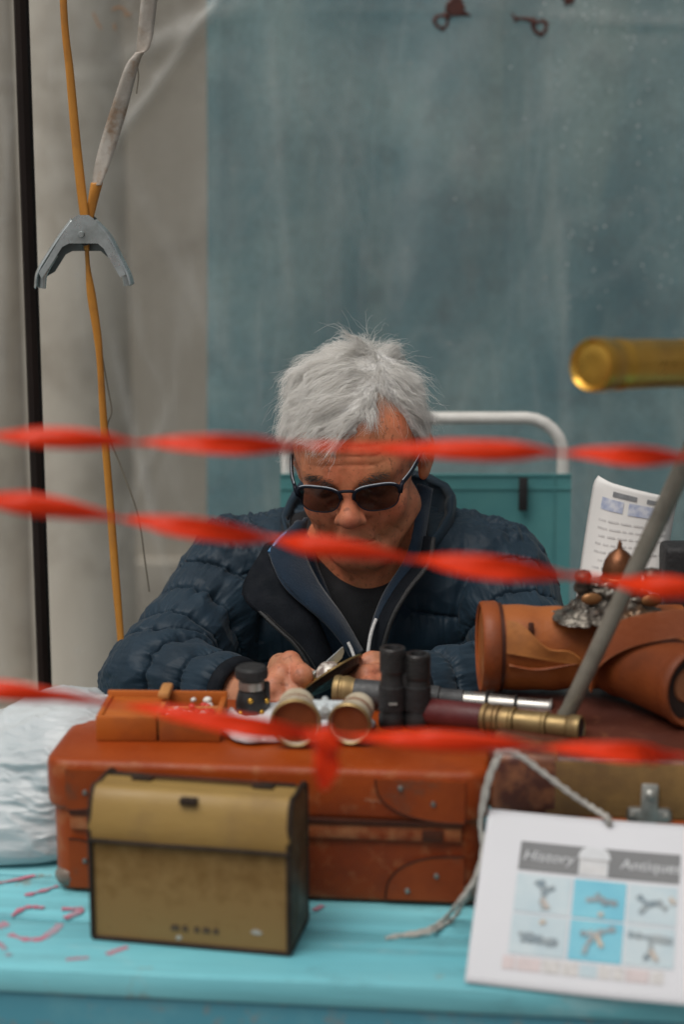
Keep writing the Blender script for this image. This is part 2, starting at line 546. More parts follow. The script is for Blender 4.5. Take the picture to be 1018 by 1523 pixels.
def sheet_fn(u, v):
    x = -1.2 + u * 2.5; z = 0.25 + v * 2.3
    y = SY + 0.012 * math.sin(x * 7.0 + 0.8 * z + 0.9) + 0.004 * math.sin(x * 31 + 2 * math.sin(z * 3))
    for c in CREASES: y -= ridge(x, z, *c)
    return (x, y, z)
t = thing('plastic_sheet', 'creased clear plastic sheet hung in front of the teal tarpaulin, spattered with drops', 'plastic sheet', (0, SY, 0))
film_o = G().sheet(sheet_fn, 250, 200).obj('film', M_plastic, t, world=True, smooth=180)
fold_glint_v = []
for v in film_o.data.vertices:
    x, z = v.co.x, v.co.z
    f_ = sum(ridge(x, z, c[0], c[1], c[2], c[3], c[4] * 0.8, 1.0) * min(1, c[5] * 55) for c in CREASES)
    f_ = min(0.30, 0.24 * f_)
    fold_glint_v += [f_, f_, f_, 1.0]
film_o.data.color_attributes.new('fold', 'FLOAT_COLOR', 'POINT').data.foreach_set('color', fold_glint_v)
G().tube([(-1.25, SY, 2.56), (1.35, SY, 2.56)], 0.012, 12).obj('rail', bpy.data.materials['rail_grey'], t, world=True)
M_drop = mat('droplet', (0.42, 0.48, 0.48), (0.60, 0.64, 0.63), 0.12, rvar=0, spec=0.8)
g = G()
for k in range(170):
    px = random.gauss(905, 70) if k < 150 else random.uniform(740, 1018)
    cx = random.choice((848, 868, 885, 940, 960, 985, 1008))
    px = cx + random.gauss(0, 9) if random.random() < 0.65 else px
    py = random.uniform(0, 460) ** 1.0
    v = PY(px, py, SY)
    y = sheet_fn((v.x + 1.2) / 2.5, (v.z - 0.25) / 2.3)[1]
    r = random.uniform(0.0006, 0.0017)
    g.sphere((v.x, y - 0.0006, v.z), r, 7, 5, sc=(1, 0.5, random.uniform(1, 1.7)))
tag(g.obj('water_droplets', M_drop, t, world=True), kind='stuff')
# orange scuffs printed on the plastic at the top left
M_scuff = mat('orange_scuff', (0.50, 0.20, 0.05), (0.42, 0.18, 0.06), 0.7)
g = G()
for pts in ([(168, 16), (180, 12), (190, 20)], [(186, 24), (196, 22)], [(171, 36), (173, 46)], [(140, 20), (147, 36), (152, 44)]):
    q = [PY(a, b_, SY) for a, b_ in pts]
    q = [Vector((v.x, sheet_fn((v.x + 1.2) / 2.5, (v.z - 0.25) / 2.3)[1] - 0.001, v.z)) for v in q]
    g.tube(smooth_path(q, 8), 0.0022, 6, flat=0.5)
g.obj('orange_scuff', M_scuff, t, world=True)
# rust coloured dried splashes stuck on the plastic
M_rust = mat('rust_splash', (0.050, 0.012, 0.008), (0.085, 0.02, 0.012), 0.6, sc=120, bump=0.4)
def splash(label, blobs, strokes):
    px0, py0 = blobs[0][0], blobs[0][1]
    def on(a, b_, lift=0.0012):
        v = PY(a, b_, SY)
        return Vector((v.x, sheet_fn((v.x + 1.2) / 2.5, (v.z - 0.25) / 2.3)[1] - lift, v.z))
    o = on(px0, py0)
    t = thing('rust_splash', label, 'splash', o, group='rust red splashes at the top of the plastic')
    g = G()
    k_ = 1.0 / FPX * 3.1
    for a, b_, r, hole in blobs:
        c = on(a, b_)
        n = 26
        ring_o, ring_i = [], []
        ph = random.random() * 6
        for i in range(n):
            an = 2 * math.pi * i / n
            rr = r * k_ * (1 + 0.10 * math.sin(3 * an + ph) + 0.07 * math.sin(7 * an + 2 * ph) + random.uniform(-.05, .05))
            ring_o.append((math.cos(an) * rr, math.sin(an) * rr))
            ring_i.append((math.cos(an) * rr * hole, math.sin(an) * rr * hole))
        vs = [c + Vector((x, 0, z)) for x, z in ring_o] + [c + Vector((x * .85, -0.002, z * .85)) for x, z in ring_o]
        fs = [[i, (i + 1) % n, n + (i + 1) % n, n + i] for i in range(n)]
        if hole:
            vs += [c + Vector((x, -0.002, z)) for x, z in ring_i] + [c + Vector((x, 0, z)) for x, z in ring_i]
            fs += [[n + i, n + (i + 1) % n, 2 * n + (i + 1) % n, 2 * n + i] for i in range(n)]
            fs += [[2 * n + i, 2 * n + (i + 1) % n, 3 * n + (i + 1) % n, 3 * n + i] for i in range(n)]
        else:
            fs.append([n + i for i in range(n)])
        g.add(vs, fs)
    for pts, r in strokes:
        q = smooth_path([on(*p_) for p_ in pts], 8)
        g.tube(q, [max(0.0006, r * k_ * (1 - 0.75 * i / 8)) for i in range(9)], 7)
    fix_normals(g.obj('dried_splash', M_rust, t, world=True))
splash('round rust red splash with a small ring hanging below its left', [(677, 12, 14, 0), (657, 33, 12, 0.55)], [([(670, 24), (660, 28)], 5), ([(686, 20), (700, 25)], 5)])
splash('branching rust red splash with a ring at its lower right end', [(803, 42, 12, 0.5)], [([(797, 36), (785, 30), (764, 28)], 5), ([(790, 33), (796, 26)], 3), ([(768, 30), (760, 21)], 3), ([(770, 30), (764, 34)], 3)])
splash('small rust red splash cut off by the top edge of the picture', [(845, -2, 9, 0)], [([(845, 4), (838, 10)], 4)])

# dark pole standing at the left
M_pole = mat('dark_brown_paint', (0.010, 0.0065, 0.0055), (0.018, 0.011, 0.009), 0.6, sc=25, stretch=(1, 1, 0.2), bump=0.2, spec=0.15)
pt = PY(68, 1050, 2.27); pu = PY(31.5, 0, 2.27)
dirp = (pu - pt).normalized(); foot = pt - dirp * (pt.z / dirp.z)
t = thing('tent_pole', 'thin dark brown pole standing upright at the stall, left of the orange strap', 'pole', foot)
up = foot + dirp * (2.3 / dirp.z)
G().tube([foot, up], 0.0098, 8).obj('shaft', M_pole, t, world=True)
G().box(-0.06, 0.06, -0.06, 0.06, 0, 0.006, bev=0.001).obj('foot_plate', M_pole, t)
G().tube([up + Vector((-0.4, 0, 0)), up + Vector((1.6, 0, 0))], 0.012, 10).obj('crossbar', M_pole, t, world=True)

# orange strap hanging through a spring clamp
m = M_strap = mat('orange_strap', (0.50, 0.19, 0.022), (0.58, 0.25, 0.035), 0.5, sc=18, stretch=(1, 1, 0.3), bump=0.3, stain=(0.26, 0.11, 0.03), stain_sc=9)
M_tape = mat('clear_tape', (0.36, 0.31, 0.26), (0.50, 0.46, 0.41), 0.3, sc=22, bump=0.5, stain=(0.26, 0.15, 0.075), stain_sc=18, stain_at=(0.52, 0.68))
SYY = 2.14
def band(keys, Y, n=60, th=0.0009, tw=0.0):
    """keys: (px, py, width px)"""
    K = smooth_path(keys, n)
    sc = (Y + 0.1) / FPX
    def fn(u, v):
        a = K[int(round(u * n))]; b_ = K[min(int(round(u * n)) + 1, n)]; c_ = K[max(int(round(u * n)) - 1, 0)]
        d = Vector((b_[0] - c_[0], b_[1] - c_[1])).normalized()
        q = PY(a[0], a[1], Y)
        w = (v - 0.5) * a[2] * sc
        s = math.sin(u * 5 + tw) * 0.5
        return (q.x - d.y * w * math.cos(s) * -1, q.y + w * math.sin(s) + 0.0008 * math.cos(v * 6), q.z - d.x * w * -1 * 0)
    return G().sheet(fn, n, 4, th=th)
t = thing('strap', 'orange strap hanging from above, gathered in a steel clamp and falling to the ground', 'strap', PY(127, 345, SYY))
band([(88, -260, 10), (94, 0, 10), (104, 110, 12), (114, 220, 13), (124, 310, 13), (127, 342, 10), (128, 372, 8)], SYY - 0.004).obj('upper_band', M_strap, t, world=True, smooth=180)
band([(250, -260, 26), (222, 0, 24), (214, 66, 20), (206, 82, 16)], SYY + 0.004, 40).obj('taped_band', M_tape, t, world=True, smooth=180)
band([(208, 78, 14), (196, 100, 20), (178, 160, 25), (158, 225, 24), (147, 262, 20), (143, 276, 17)], SYY, 50).obj('taped_band', M_tape, t, world=True, smooth=180)
band([(144, 272, 17), (138, 300, 15), (131, 340, 9), (129, 374, 8)], SYY, 30).obj('upper_band', M_strap, t, world=True, smooth=180)
band([(129, 370, 6), (131, 400, 7), (136, 440, 13), (145, 500, 12), (149, 545, 10), (155, 640, 11), (163, 740, 11), (172, 860, 12), (179, 944, 11), (190, 1100, 11), (205, 1300, 11), (222, 1560, 12)], SYY, 90).obj('lower_band', M_strap, t, world=True, smooth=180)
# a thin loose cord of the strap's edge
q = [PY(a, b_, SYY + 0.01) for a, b_ in ((152, 530), (160, 575), (166, 612), (160, 640), (182, 700), (205, 765), (215, 830), (222, 880))]
G().tube(smooth_path(q, 40), 0.0011, 6).obj('loose_thread', mat('thread_grey', (0.2, 0.17, 0.13), rough=0.7), t, world=True)
q = [PY(a, b_, SYY + 0.006) for a, b_ in ((214, -40), (220, 30), (218, 66), (204, 82), (203, 92), (206, 112), (203, 140))]
G().tube(smooth_path(q, 30), 0.0009, 6).obj('loose_thread', bpy.data.materials['thread_grey'], t, world=True)

# spring clamp
M_zinc = mat('zinc_steel', (0.56, 0.60, 0.60), (0.42, 0.46, 0.46), 0.34, metal=0.75, sc=30, bump=0.12, stain=(0.22, 0.22, 0.2), stain_sc=25)
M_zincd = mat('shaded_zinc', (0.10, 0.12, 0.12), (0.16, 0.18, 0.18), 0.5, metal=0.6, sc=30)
CY = SYY - 0.006
apex = PY(126, 352, CY)
t = thing('spring_clamp', 'galvanised steel spring clamp with spread handles biting the orange strap', 'clamp', apex)
sc_ = (CY + 0.1) / FPX
def pp(px, py): return ((px - 126) * sc_, -(py - 352) * sc_)
for yo, drop, nm in ((-0.012, 0, 'front_plate'), (0.014, 12, 'back_plate')):
    poly = [pp(113, 326), pp(119, 322), pp(134, 322), pp(140, 326), pp(160, 352), pp(176, 384), pp(184, 404), pp(176, 408), pp(166, 390), pp(154, 368 + drop), pp(146, 361 + drop), pp(106, 361 + drop), pp(96, 366 + drop), pp(80, 390 + drop), pp(66, 410), pp(62, 402), pp(78, 378), pp(96, 350)]
    G().prism(poly[::-1], yo - 0.001, yo + 0.001).obj(nm, M_zinc if nm == 'front_plate' else M_zincd, t)
for sgn, pts in ((-1, [(112, 330), (96, 350), (78, 376), (62, 402), (58, 424)]), (1, [(140, 330), (160, 352), (175, 382), (186, 405), (190, 420)])):
    K = smooth_path([pp(*q) for q in pts], 24)
    def hfn(u, v):
        a = K[int(round(u * 24))]
        w = 0.013 * (0.75 + 0.35 * u)
        arch = 0.0035 * (1 - (2 * v - 1) ** 2)
        return (a[0] + sgn * arch, -w + 2 * w * v + 0.001, a[1] + arch * 0.5)
    G().sheet(hfn, 24, 8, th=0.0014).obj('handle', M_zinc, t, smooth=180)
    K2 = smooth_path([pp(*q) for q in pts[2:]], 12)
    G().tube([(a[0] - sgn * 0.0045, 0, a[1]) for a in K2], 0.0052, 10, flat=1.0).obj('handle_grip', M_zinc, t)
G().lathe([(-0.016, 0.0), (-0.016, 0.0032), (-0.0135, 0.0042), (0.016, 0.0042), (0.017, 0.003), (0.017, 0)], Matrix.Translation((-0.002, 0.0, 0.003)) @ Matrix.Rotation(math.pi / 2, 4, 'Z'), 14).obj('rivet', M_zinc, t)
g = G()
for k in range(60):
    pass
q = [(0.0062 * math.cos(k * 0.6), -0.009 + 0.00026 * k, -0.004 + 0.0062 * math.sin(k * 0.6)) for k in range(70)]
G().tube(q, 0.0012, 6).obj('spring', mat('dark_steel', (0.12, 0.12, 0.12), rough=0.4, metal=0.8), t)

# folding chair behind the man
M_white = mat('white_enamel', (0.72, 0.70, 0.66), (0.62, 0.60, 0.56), 0.35, sc=30, stain=(0.4, 0.36, 0.3), stain_sc=20, stain_at=(0.6, 0.8))
M_teal = mat('teal_canvas', (0.068, 0.235, 0.245), (0.085, 0.265, 0.265), 0.8, sc=12, bump=0.25, bsc=420, stain=(0.06, 0.22, 0.225), stain_sc=5)
CHY = 2.60
cl, cr_, ct, cb = PY(428, 690, CHY).x, PY(838, 690, CHY).x, PY(640, 622, CHY).z, 0.40
t = thing('folding_chair', 'folding camp chair with white tube frame and turquoise canvas back, behind the man', 'chair', ((cl + cr_) / 2, 2.5, 0))
R_ = 0.060
pts = [(cl, CHY - 0.06, cb - 0.35), (cl, CHY - 0.03, 0.6), (cl, CHY, ct - R_)]
for k in range(1, 7): a = math.pi / 2 * k / 6; pts.append((cl + R_ - R_ * math.cos(a), CHY, ct - R_ + R_ * math.sin(a)))
for k in range(0, 7): a = math.pi / 2 * k / 6; pts.append((cr_ - R_ + R_ * math.sin(a), CHY, ct - R_ + R_ * math.cos(a)))
pts += [(cr_, CHY - 0.03, 0.6), (cr_, CHY - 0.06, cb - 0.35)]
G().tube(pts, 0.0098, 14).obj('back_frame', M_white, t, world=True)
zt = PY(640, 702, CHY).z
def can(u, v):
    x = cl - 0.011 + (cr_ - cl + 0.022) * u; z = 0.50 + (zt - 0.50) * v
    return (x, CHY - 0.0165 - 0.004 * math.sin(v * 9) * math.sin(u * math.pi) + (0.03 * math.sin(u * math.pi) * math.sin(v * math.pi)) - 0.03 * (1 - v), z)
G().sheet(can, 24, 30, th=0.003).obj('canvas_back', M_teal, t, world=True, smooth=60)
g = G()
for v0 in (0.955, 0.998): g.sheet(lambda u, v: Vector(can(u, v0 - 0.004 + 0.006 * v)) + Vector((0, -0.0022, 0)), 24, 2, th=0.001)
for u0 in (0.06, 0.94): g.sheet(lambda u, v: Vector(can(u0 + 0.004 * u, v)) + Vector((0, -0.0022, 0)), 2, 24, th=0.001)
g.obj('seam', M_teal, t, world=True, smooth=60)
a = PY(778, 730, CHY - 0.02)
G().box(a.x - 0.0068, a.x + 0.0068, a.y - 0.009, a.y - 0.004, a.z - 0.030, a.z + 0.022, bev=0.001).obj('tag', mat('black_webbing', (0.012, 0.012, 0.013), rough=0.7, sc=200, bump=0.5), t, world=True)
G().sheet(lambda u, v: (cl + (cr_ - cl) * u, 2.12 + 0.42 * v, 0.43 - 0.02 * math.sin(u * math.pi) * math.sin(v * math.pi)), 16, 16, th=0.003).obj('canvas_seat', M_teal, t, world=True, smooth=60)
for x in (cl, cr_):
    G().tube([(x, 2.10, 0.43), (x, 2.56, 0.43)], 0.0098, 10).obj('seat_rail', M_white, t, world=True)
    G().tube([(x + 0.022, 2.14, 0.01), (x + 0.022, 2.52, 0.62)], 0.0098, 10).obj('leg', M_white, t, world=True)
    G().tube([(x - 0.022, 2.60, 0.01), (x - 0.022, 2.20, 0.56)], 0.0098, 10).obj('leg', M_white, t, world=True)
    G().tube([(x, 2.20, 0.60), (x, 2.58, 0.62)], 0.012, 10).obj('armrest', M_white, t, world=True)

# ================================================================== TABLE
m = M_table = bpy.data.materials.new('turquoise_paint'); m.use_nodes = True
nt = m.node_tree; p = nt.nodes['Principled BSDF']
base = ramp(nt, noise(nt, 7, 6, 0.6, stretch=(0.25, 1, 1)), [(0.3, (0.145, 0.48, 0.56)), (0.55, (0.205, 0.575, 0.645)), (0.75, (0.30, 0.64, 0.69))])
grain = ramp(nt, noise(nt, 30, 6, 0.7, stretch=(0.06, 1.6, 1)), [(0.3, (0.74,) * 3), (0.6, (1.06,) * 3)])
base = mixc(nt, 1.0, base, grain, 'MULTIPLY')
dirt = ramp(nt, noise(nt, 11, 7, 0.7, stretch=(0.5, 1, 1)), [(0.57, (0,) * 3), (0.72, (0.75,) * 3)])
base = mixc(nt, dirt, base, (0.085, 0.20, 0.23))
scuf = ramp(nt, noise(nt, 26, 8, 0.75, stretch=(0.2, 1.3, 1), dist=0.7), [(0.58, (0,) * 3), (0.66, (0.55,) * 3)])
base = mixc(nt, scuf, base, (0.12, 0.30, 0.35))
chalk = ramp(nt, noise(nt, 17, 7, 0.7, stretch=(0.4, 1, 1)), [(0.60, (0,) * 3), (0.72, (0.5,) * 3)])
base = mixc(nt, chalk, base, (0.44, 0.62, 0.64))
gm = nt.nodes.new('ShaderNodeNewGeometry')
ma = nt.nodes.new('ShaderNodeMath'); ma.operation = 'MULTIPLY_ADD'; ma.inputs[1].default_value = 0.25
nt.links.new(noise(nt, 14, 5, 0.7), ma.inputs[0]); nt.links.new(gm.outputs['Pointiness'], ma.inputs[2])
base = mixc(nt, ramp(nt, ma.outputs[0], [(0.728, (0,) * 3), (0.755, (1,) * 3)]), base, (0.30, 0.17, 0.085))
nt.links.new(base, p.inputs['Base Color'])
nt.links.new(ramp(nt, noise(nt, 20, 4), [(0.3, (0.38,) * 3), (0.7, (0.6,) * 3)]), p.inputs['Roughness'])
b = nt.nodes.new('ShaderNodeBump'); b.inputs['Strength'].default_value = 0.35; b.inputs['Distance'].default_value = 0.003
nt.links.new(noise(nt, 40, 6, 0.65, stretch=(0.08, 1.5, 1)), b.inputs['Height']); nt.links.new(b.outputs[0], p.inputs['Normal'])
M_fascia = mat('blue_paint', (0.055, 0.23, 0.31), (0.075, 0.28, 0.36), 0.5, sc=8, stretch=(0.2, 1, 1), bump=0.3, bsc=40, bstretch=(0.1, 1, 1.5), stain=(0.12, 0.33, 0.39), stain_sc=9, wear=(0.30, 0.17, 0.085), wear_at=(0.58, 0.64))
TY = math.radians(-5.6)
TZ = 0.75
t = table = thing('market_table', 'turquoise painted plank table with pink scrawled marks, carrying the antiques', 'table', (0, 1.379, 0), TY)
yy = 0.0
for k, w in enumerate((0.105, 0.098, 0.112, 0.10, 0.105, 0.06)):
    dz = (0, -0.0007, 0.0004, -0.0005, 0.0003, 0)[k]
    G().box(-1.05, 1.05, yy + 0.0013, yy + w - 0.0013, TZ - 0.024 + dz, TZ + (0 if k == 0 else dz - 0.0006), bev=0.0022 if k else 0.004).obj('plank', M_table, t)
    yy += w
TD = yy
G().box(-1.04, 1.04, 0.006, 0.024, TZ - 0.17, TZ - 0.0245, bev=0.003).obj('apron_board', M_fascia, t)
G().box(-1.04, 1.04, TD - 0.024, TD - 0.006, TZ - 0.13, TZ - 0.0245, bev=0.003).obj('apron_board', M_fascia, t)
for x in (-0.98, 0.98):
    for y in (0.05, TD - 0.05):
        G().box(x - 0.025, x + 0.025, y - 0.0245, y + 0.025, 0, TZ - 0.0247, bev=0.003).obj('leg', M_fascia, t)
M_pink = mat('pink_paint', (0.55, 0.17, 0.24), (0.36, 0.36, 0.42), 0.6, sc=45, det=6, lo=0.42, hi=0.62)
def stroke(pts, w=6):
    K = smooth_path(pts, 14)
    g_ = G()
    vs, fs = [], []
    for i, (a, b_) in enumerate(K):
        j, k = min(i + 1, len(K) - 1), max(i - 1, 0)
        p0 = PZ(a, b_, TZ + 0.0004); d = (PZ(K[j][0], K[j][1], TZ) - PZ(K[k][0], K[k][1], TZ)); d.z = 0; d.normalize()
        n = Vector((-d.y, d.x, 0)); ww = w * 0.00095 * (0.7 + 0.35 * math.sin(i * 1.7 + a)) * 0.5
        jit = random.uniform(-.15, .15) * ww
        vs += [p0 + n * (ww + jit), p0 - n * (ww - jit), p0 + n * (ww + jit) * .9 + Vector((0, 0, .0004)), p0 - n * (ww - jit) * .9 + Vector((0, 0, .0004))]
    for i in range(len(K) - 1):
        o = i * 4; q = o + 4
        fs += [[o + 2, q + 2, q + 3, o + 3], [o, o + 2, q + 2, q], [o + 1, q + 1, q + 3, o + 3]]
    g_.add(vs, fs)
    return g_
for pts, w in (([(-6, 1314), (22, 1308), (52, 1301)], 6), ([(36, 1331), (60, 1325), (86, 1317)], 7), ([(66, 1349), (46, 1348), (30, 1352), (18, 1362)], 8),
               ([(-8, 1378), (2, 1376), (12, 1373)], 16), ([(15, 1389), (35, 1396), (60, 1396), (75, 1387), (90, 1374)], 9), ([(92, 1351), (108, 1351), (124, 1350)], 9), ([(122, 1352), (108, 1360), (96, 1365)], 9),
               ([(-4, 1401), (4, 1407), (8, 1412)], 7), ([(98, 1427), (115, 1425), (132, 1424)], 6), ([(158, 1419), (172, 1414), (190, 1408)], 8), ([(466, 1353), (474, 1350), (480, 1346)], 8), ([(708, 1362), (714, 1358), (719, 1354)], 7), ([(10, 1418), (16, 1421)], 6)):
    stroke(pts, w).obj('painted_mark', M_pink, t, world=True, smooth=0)

# ------------------------------------------------------------------ big brown suitcase
M_leather = mat('rust_leather', (0.33, 0.056, 0.0055), (0.235, 0.034, 0.004), 0.45, spec=0.28, sc=7, det=7, bump=0.22, bsc=160, stain=(0.12, 0.025, 0.010), stain_sc=5, stain_at=(0.55, 0.8), wear=(0.42, 0.17, 0.07), wear_at=(0.545, 0.62))
M_leatherd = mat('dark_leather', (0.075, 0.022, 0.010), (0.045, 0.014, 0.008), 0.55, sc=12, bump=0.3, bsc=150, spec=0.2)
M_patch = mat('corner_leather', (0.29, 0.052, 0.0065), (0.21, 0.034, 0.005), 0.5, sc=14, bump=0.25, bsc=140, stain=(0.13, 0.055, 0.03), stain_sc=22, stain_at=(0.58, 0.72), spec=0.28)
M_cap = mat('worn_corner', (0.13, 0.085, 0.06), (0.22, 0.19, 0.16), 0.5, metal=0.2, sc=60, bump=0.2)
M_rivet = mat('dull_rivet', (0.33, 0.31, 0.28), (0.22, 0.20, 0.18), 0.4, metal=0.8, sc=60)
a = PZ(79, 1325, TZ); b_ = PZ(716, 1350, TZ)
S1 = math.atan2(b_.y - a.y, b_.x - a.x); SW = (b_ - a).xy.length
ctr = (a + b_) / 2; SD = 0.205
off = Matrix.Rotation(S1, 3, 'Z') @ Vector((0, SD / 2, 0))
t = suitcase = thing('suitcase', 'large rust brown leather suitcase lying flat with trinkets spread on its lid', 'suitcase', (ctr.x + off.x, ctr.y + off.y, TZ + 0.0005), S1)
H1 = 0.136; ZS = TZ + H1
zl = 0.084                                             # lower rim of the lid
G().rbox(SW, SD - 0.004, 0, zl + 0.02, 0.02, 0.006).obj('body', M_leather, t, smooth=50)
G().rbox(SW + 0.012, SD + 0.006, zl, H1, 0.024, 0.0075).obj('lid', M_leather, t, smooth=50)
yf = -SD / 2
G().box(-SW / 2 + 0.02, SW / 2 - 0.02, yf - 0.0028, yf + 0.004, zl - 0.018, zl - 0.003, bev=0.0012).obj('trim_strip', M_leather, t)
G().box(-SW / 2 + 0.02, SW / 2 - 0.02, yf - 0.0052, yf, zl - 0.0026, zl + 0.0030, bev=0.0012).obj('lid_edge', M_leatherd, t)
def corner_patch(x0, sx, z0, sz, y, par, w=0.075, h=0.040):
    n = 14
    poly = [(x0, z0)] + [(x0 + sx * w * math.cos(k / n * math.pi / 2) ** 0.8, z0 + sz * h * math.sin(k / n * math.pi / 2) ** 0.8) for k in range(n + 1)]
    g = G(); g.prism(poly, y - 0.0016, y + 0.001)
    o = fix_normals(g.obj('corner_patch', M_patch, par, smooth=20))
    q = [(x, y - 0.0016, z) for x, z in poly[1:]]
    G().tube(q, 0.0009, 6).obj('stitched_edge', M_leatherd, o)
    for fx, fz in ((0.35, 0.55), (0.72, 0.2)):
        G().lathe([(-0.0018, 0), (-0.0016, 0.0020), (0, 0.0030), (0.001, 0.003)], Matrix.Translation((x0 + sx * w * fx, y - 0.0018, z0 + sz * h * fz)) @ Matrix.Rotation(math.pi / 2, 4, 'Z'), 10).obj('rivet', M_rivet, o)
corner_patch(-SW / 2 + 0.017, 1, H1 - 0.008, -1, yf - 0.0032, t, 0.055, 0.042)
corner_patch(SW / 2 - 0.017, -1, H1 - 0.008, -1, yf - 0.0032, t, 0.085, 0.042)
corner_patch(-SW / 2 + 0.017, 1, 0.005, 1, yf + 0.0018, t, 0.045, 0.050)
corner_patch(SW / 2 - 0.017, -1, 0.005, 1, yf + 0.0018, t, 0.075, 0.046)
for sx in (-1, 1):   # worn, metal-tipped corners
    G().sphere((sx * (SW / 2 - 0.014), yf + 0.014, 0.0125), 0.0150, 14, 8, sc=(1, 1, 0.8)).obj('corner_cap', M_cap, t)
for sx in (-1, 1):
    G().box(sx * (SW / 2 - 0.047) - 0.010, sx * (SW / 2 - 0.047) + 0.010, yf - 0.0046, yf - 0.002, zl - 0.0175, zl - 0.006, bev=0.001).obj('clip', M_leatherd, t)
g = G()
for k in range(14):
    x = 0.098 + k * 0.0032; z = H1 - 0.030 - k * 0.00028 + random.uniform(-.0008, .0008)
    g.box(x, x + random.uniform(.0012, .0026), yf - 0.0036, yf - 0.0029, z - .0006, z + .0006)
g.obj('scratch_mark', mat('scratch', (0.42, 0.22, 0.13), rough=0.7), t)

# ------------------------------------------------------------------ tan tin case in front
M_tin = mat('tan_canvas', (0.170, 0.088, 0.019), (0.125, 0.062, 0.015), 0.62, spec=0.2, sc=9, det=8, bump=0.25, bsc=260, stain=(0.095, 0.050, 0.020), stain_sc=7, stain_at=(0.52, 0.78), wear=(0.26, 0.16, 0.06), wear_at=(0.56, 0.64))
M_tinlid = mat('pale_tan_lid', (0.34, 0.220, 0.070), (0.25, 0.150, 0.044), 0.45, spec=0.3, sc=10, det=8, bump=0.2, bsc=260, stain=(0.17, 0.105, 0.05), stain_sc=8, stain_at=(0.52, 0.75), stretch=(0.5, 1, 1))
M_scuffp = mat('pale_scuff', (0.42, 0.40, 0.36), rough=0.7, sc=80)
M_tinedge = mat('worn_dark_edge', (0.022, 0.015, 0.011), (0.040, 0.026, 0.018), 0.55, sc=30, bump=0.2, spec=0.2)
a = PZ(134, 1405, TZ); b_ = PZ(434, 1413, TZ)
TW = (b_ - a).xy.length; TR = math.radians(-11.0); TDp = 0.072; TH = 0.152
ctr = (a + b_) / 2
t = tin = thing('case', 'small tan hard case with dark worn edges standing in front of the large suitcase', 'case', (ctr.x, ctr.y, TZ + 0.0005), TR)
t.scale = (1.0, 1.0, 0.925)
def tin_profile(dx=0.0):
    # y (depth), z : front face, then the lid bulging over to the back
    return [(0, 0.003), (0, 0.108), (0.0005, 0.112), (0.002, 0.130), (0.007, 0.146), (0.015, 0.154), (0.028, TH), (TDp - 0.014, TH), (TDp - 0.004, TH - 0.005), (TDp, TH - 0.02), (TDp, 0.003)]
prof = tin_profile()
n = len(prof)
g = G()
vs = [(-TW / 2, y, z) for y, z in prof] + [(TW / 2, y, z) for y, z in prof]
fs = [[i, n + i, n + (i + 1) % n, (i + 1) % n] for i in range(n)]
lid_f = [i for i in range(n) if 1 <= i <= 5]
g.add(vs, [f for i, f in enumerate(fs) if i not in lid_f] + [list(range(n)), [n + i for i in range(n)][::-1]], mi=0)
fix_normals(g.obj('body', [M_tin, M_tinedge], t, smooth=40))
# bulging lid flap, proud of the body
def lid_fn(u, v):
    P = smooth_path([(-0.0026, 0.107), (-0.0028, 0.118), (-0.0005, 0.132), (0.0045, 0.1475), (0.0135, 0.1565), (0.027, TH + 0.0022), (0.046, TH + 0.002)], 20)
    y, z = P[int(round(v * 20))]
    return (-TW / 2 - 0.001 + u * (TW + 0.002), y, z)
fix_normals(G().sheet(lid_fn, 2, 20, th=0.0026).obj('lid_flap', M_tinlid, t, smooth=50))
G().tube([(-TW / 2 - 0.001, -0.0036, 0.1062), (-TW / 6, -0.0036, 0.1058), (TW / 5, -0.0036, 0.1066), (TW / 2 + 0.001, -0.0036, 0.1062)], 0.0021, 8).obj('lid_rim', M_tinedge, t)
for sx in (-1, 1):     # edge binding and end panels
    q = [(sx * TW / 2, y - (0.001 if y < 0.03 else -0.001), z + (0.001 if z > 0.14 else 0)) for y, z in smooth_path(prof, 60)]
    G().tube(q, 0.0026, 8).obj('edge_binding', M_tinedge, t)
    poly = [(y, z) for y, z in prof]
    g = G(); g.add([(sx * (TW / 2 + 0.0004), y, z) for y, z in prof] + [(sx * (TW / 2 + 0.0022), 0.004 + (y) * 0.87, 0.004 + z * 0.95) for y, z in prof],
                   [[i, (i + 1) % n, n + (i + 1) % n, n + i] for i in range(n)] + [[n + i for i in range(n)]])
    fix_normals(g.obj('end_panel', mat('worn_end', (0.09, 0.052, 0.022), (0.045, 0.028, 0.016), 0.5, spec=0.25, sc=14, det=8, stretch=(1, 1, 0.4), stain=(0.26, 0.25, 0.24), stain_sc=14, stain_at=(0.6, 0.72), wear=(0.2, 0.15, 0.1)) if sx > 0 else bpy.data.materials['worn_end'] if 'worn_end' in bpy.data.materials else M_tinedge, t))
G().tube([(-TW / 2, -0.0006, 0.0022), (TW / 2, -0.0006, 0.0022)], 0.0024, 8).obj('base_binding', M_tinedge, t)
G().tube([(TW / 2, 0.0, 0.0022), (TW / 2, TDp, 0.0022)], 0.0024, 8).obj('base_binding', M_tinedge, t)
G().box(-TW / 2 + 0.004, TW / 2 - 0.004, 0.046, 0.052, TH - 0.002, TH + 0.0045, bev=0.0014).obj('hinge', M_tinedge, t)
for x in (-0.055, 0.06):
    G().box(x - 0.010, x + 0.010, 0.036, 0.047, TH, TH + 0.0062, bev=0.002).obj('handle_mount', M_tinedge, t)
G().tube(smooth_path([(-0.055, 0.041, TH + 0.0045), (-0.04, 0.041, TH + 0.0062), (0, 0.041, TH + 0.0064), (0.045, 0.041, TH + 0.0062), (0.06, 0.041, TH + 0.0045)], 24), 0.0022, 8).obj('handle', M_leatherd, t)
G().box(-0.008, 0.008, -0.0012, 0.008, 0.1475, 0.1535, bev=0.001).obj('catch', M_tinedge, t)
g = G()
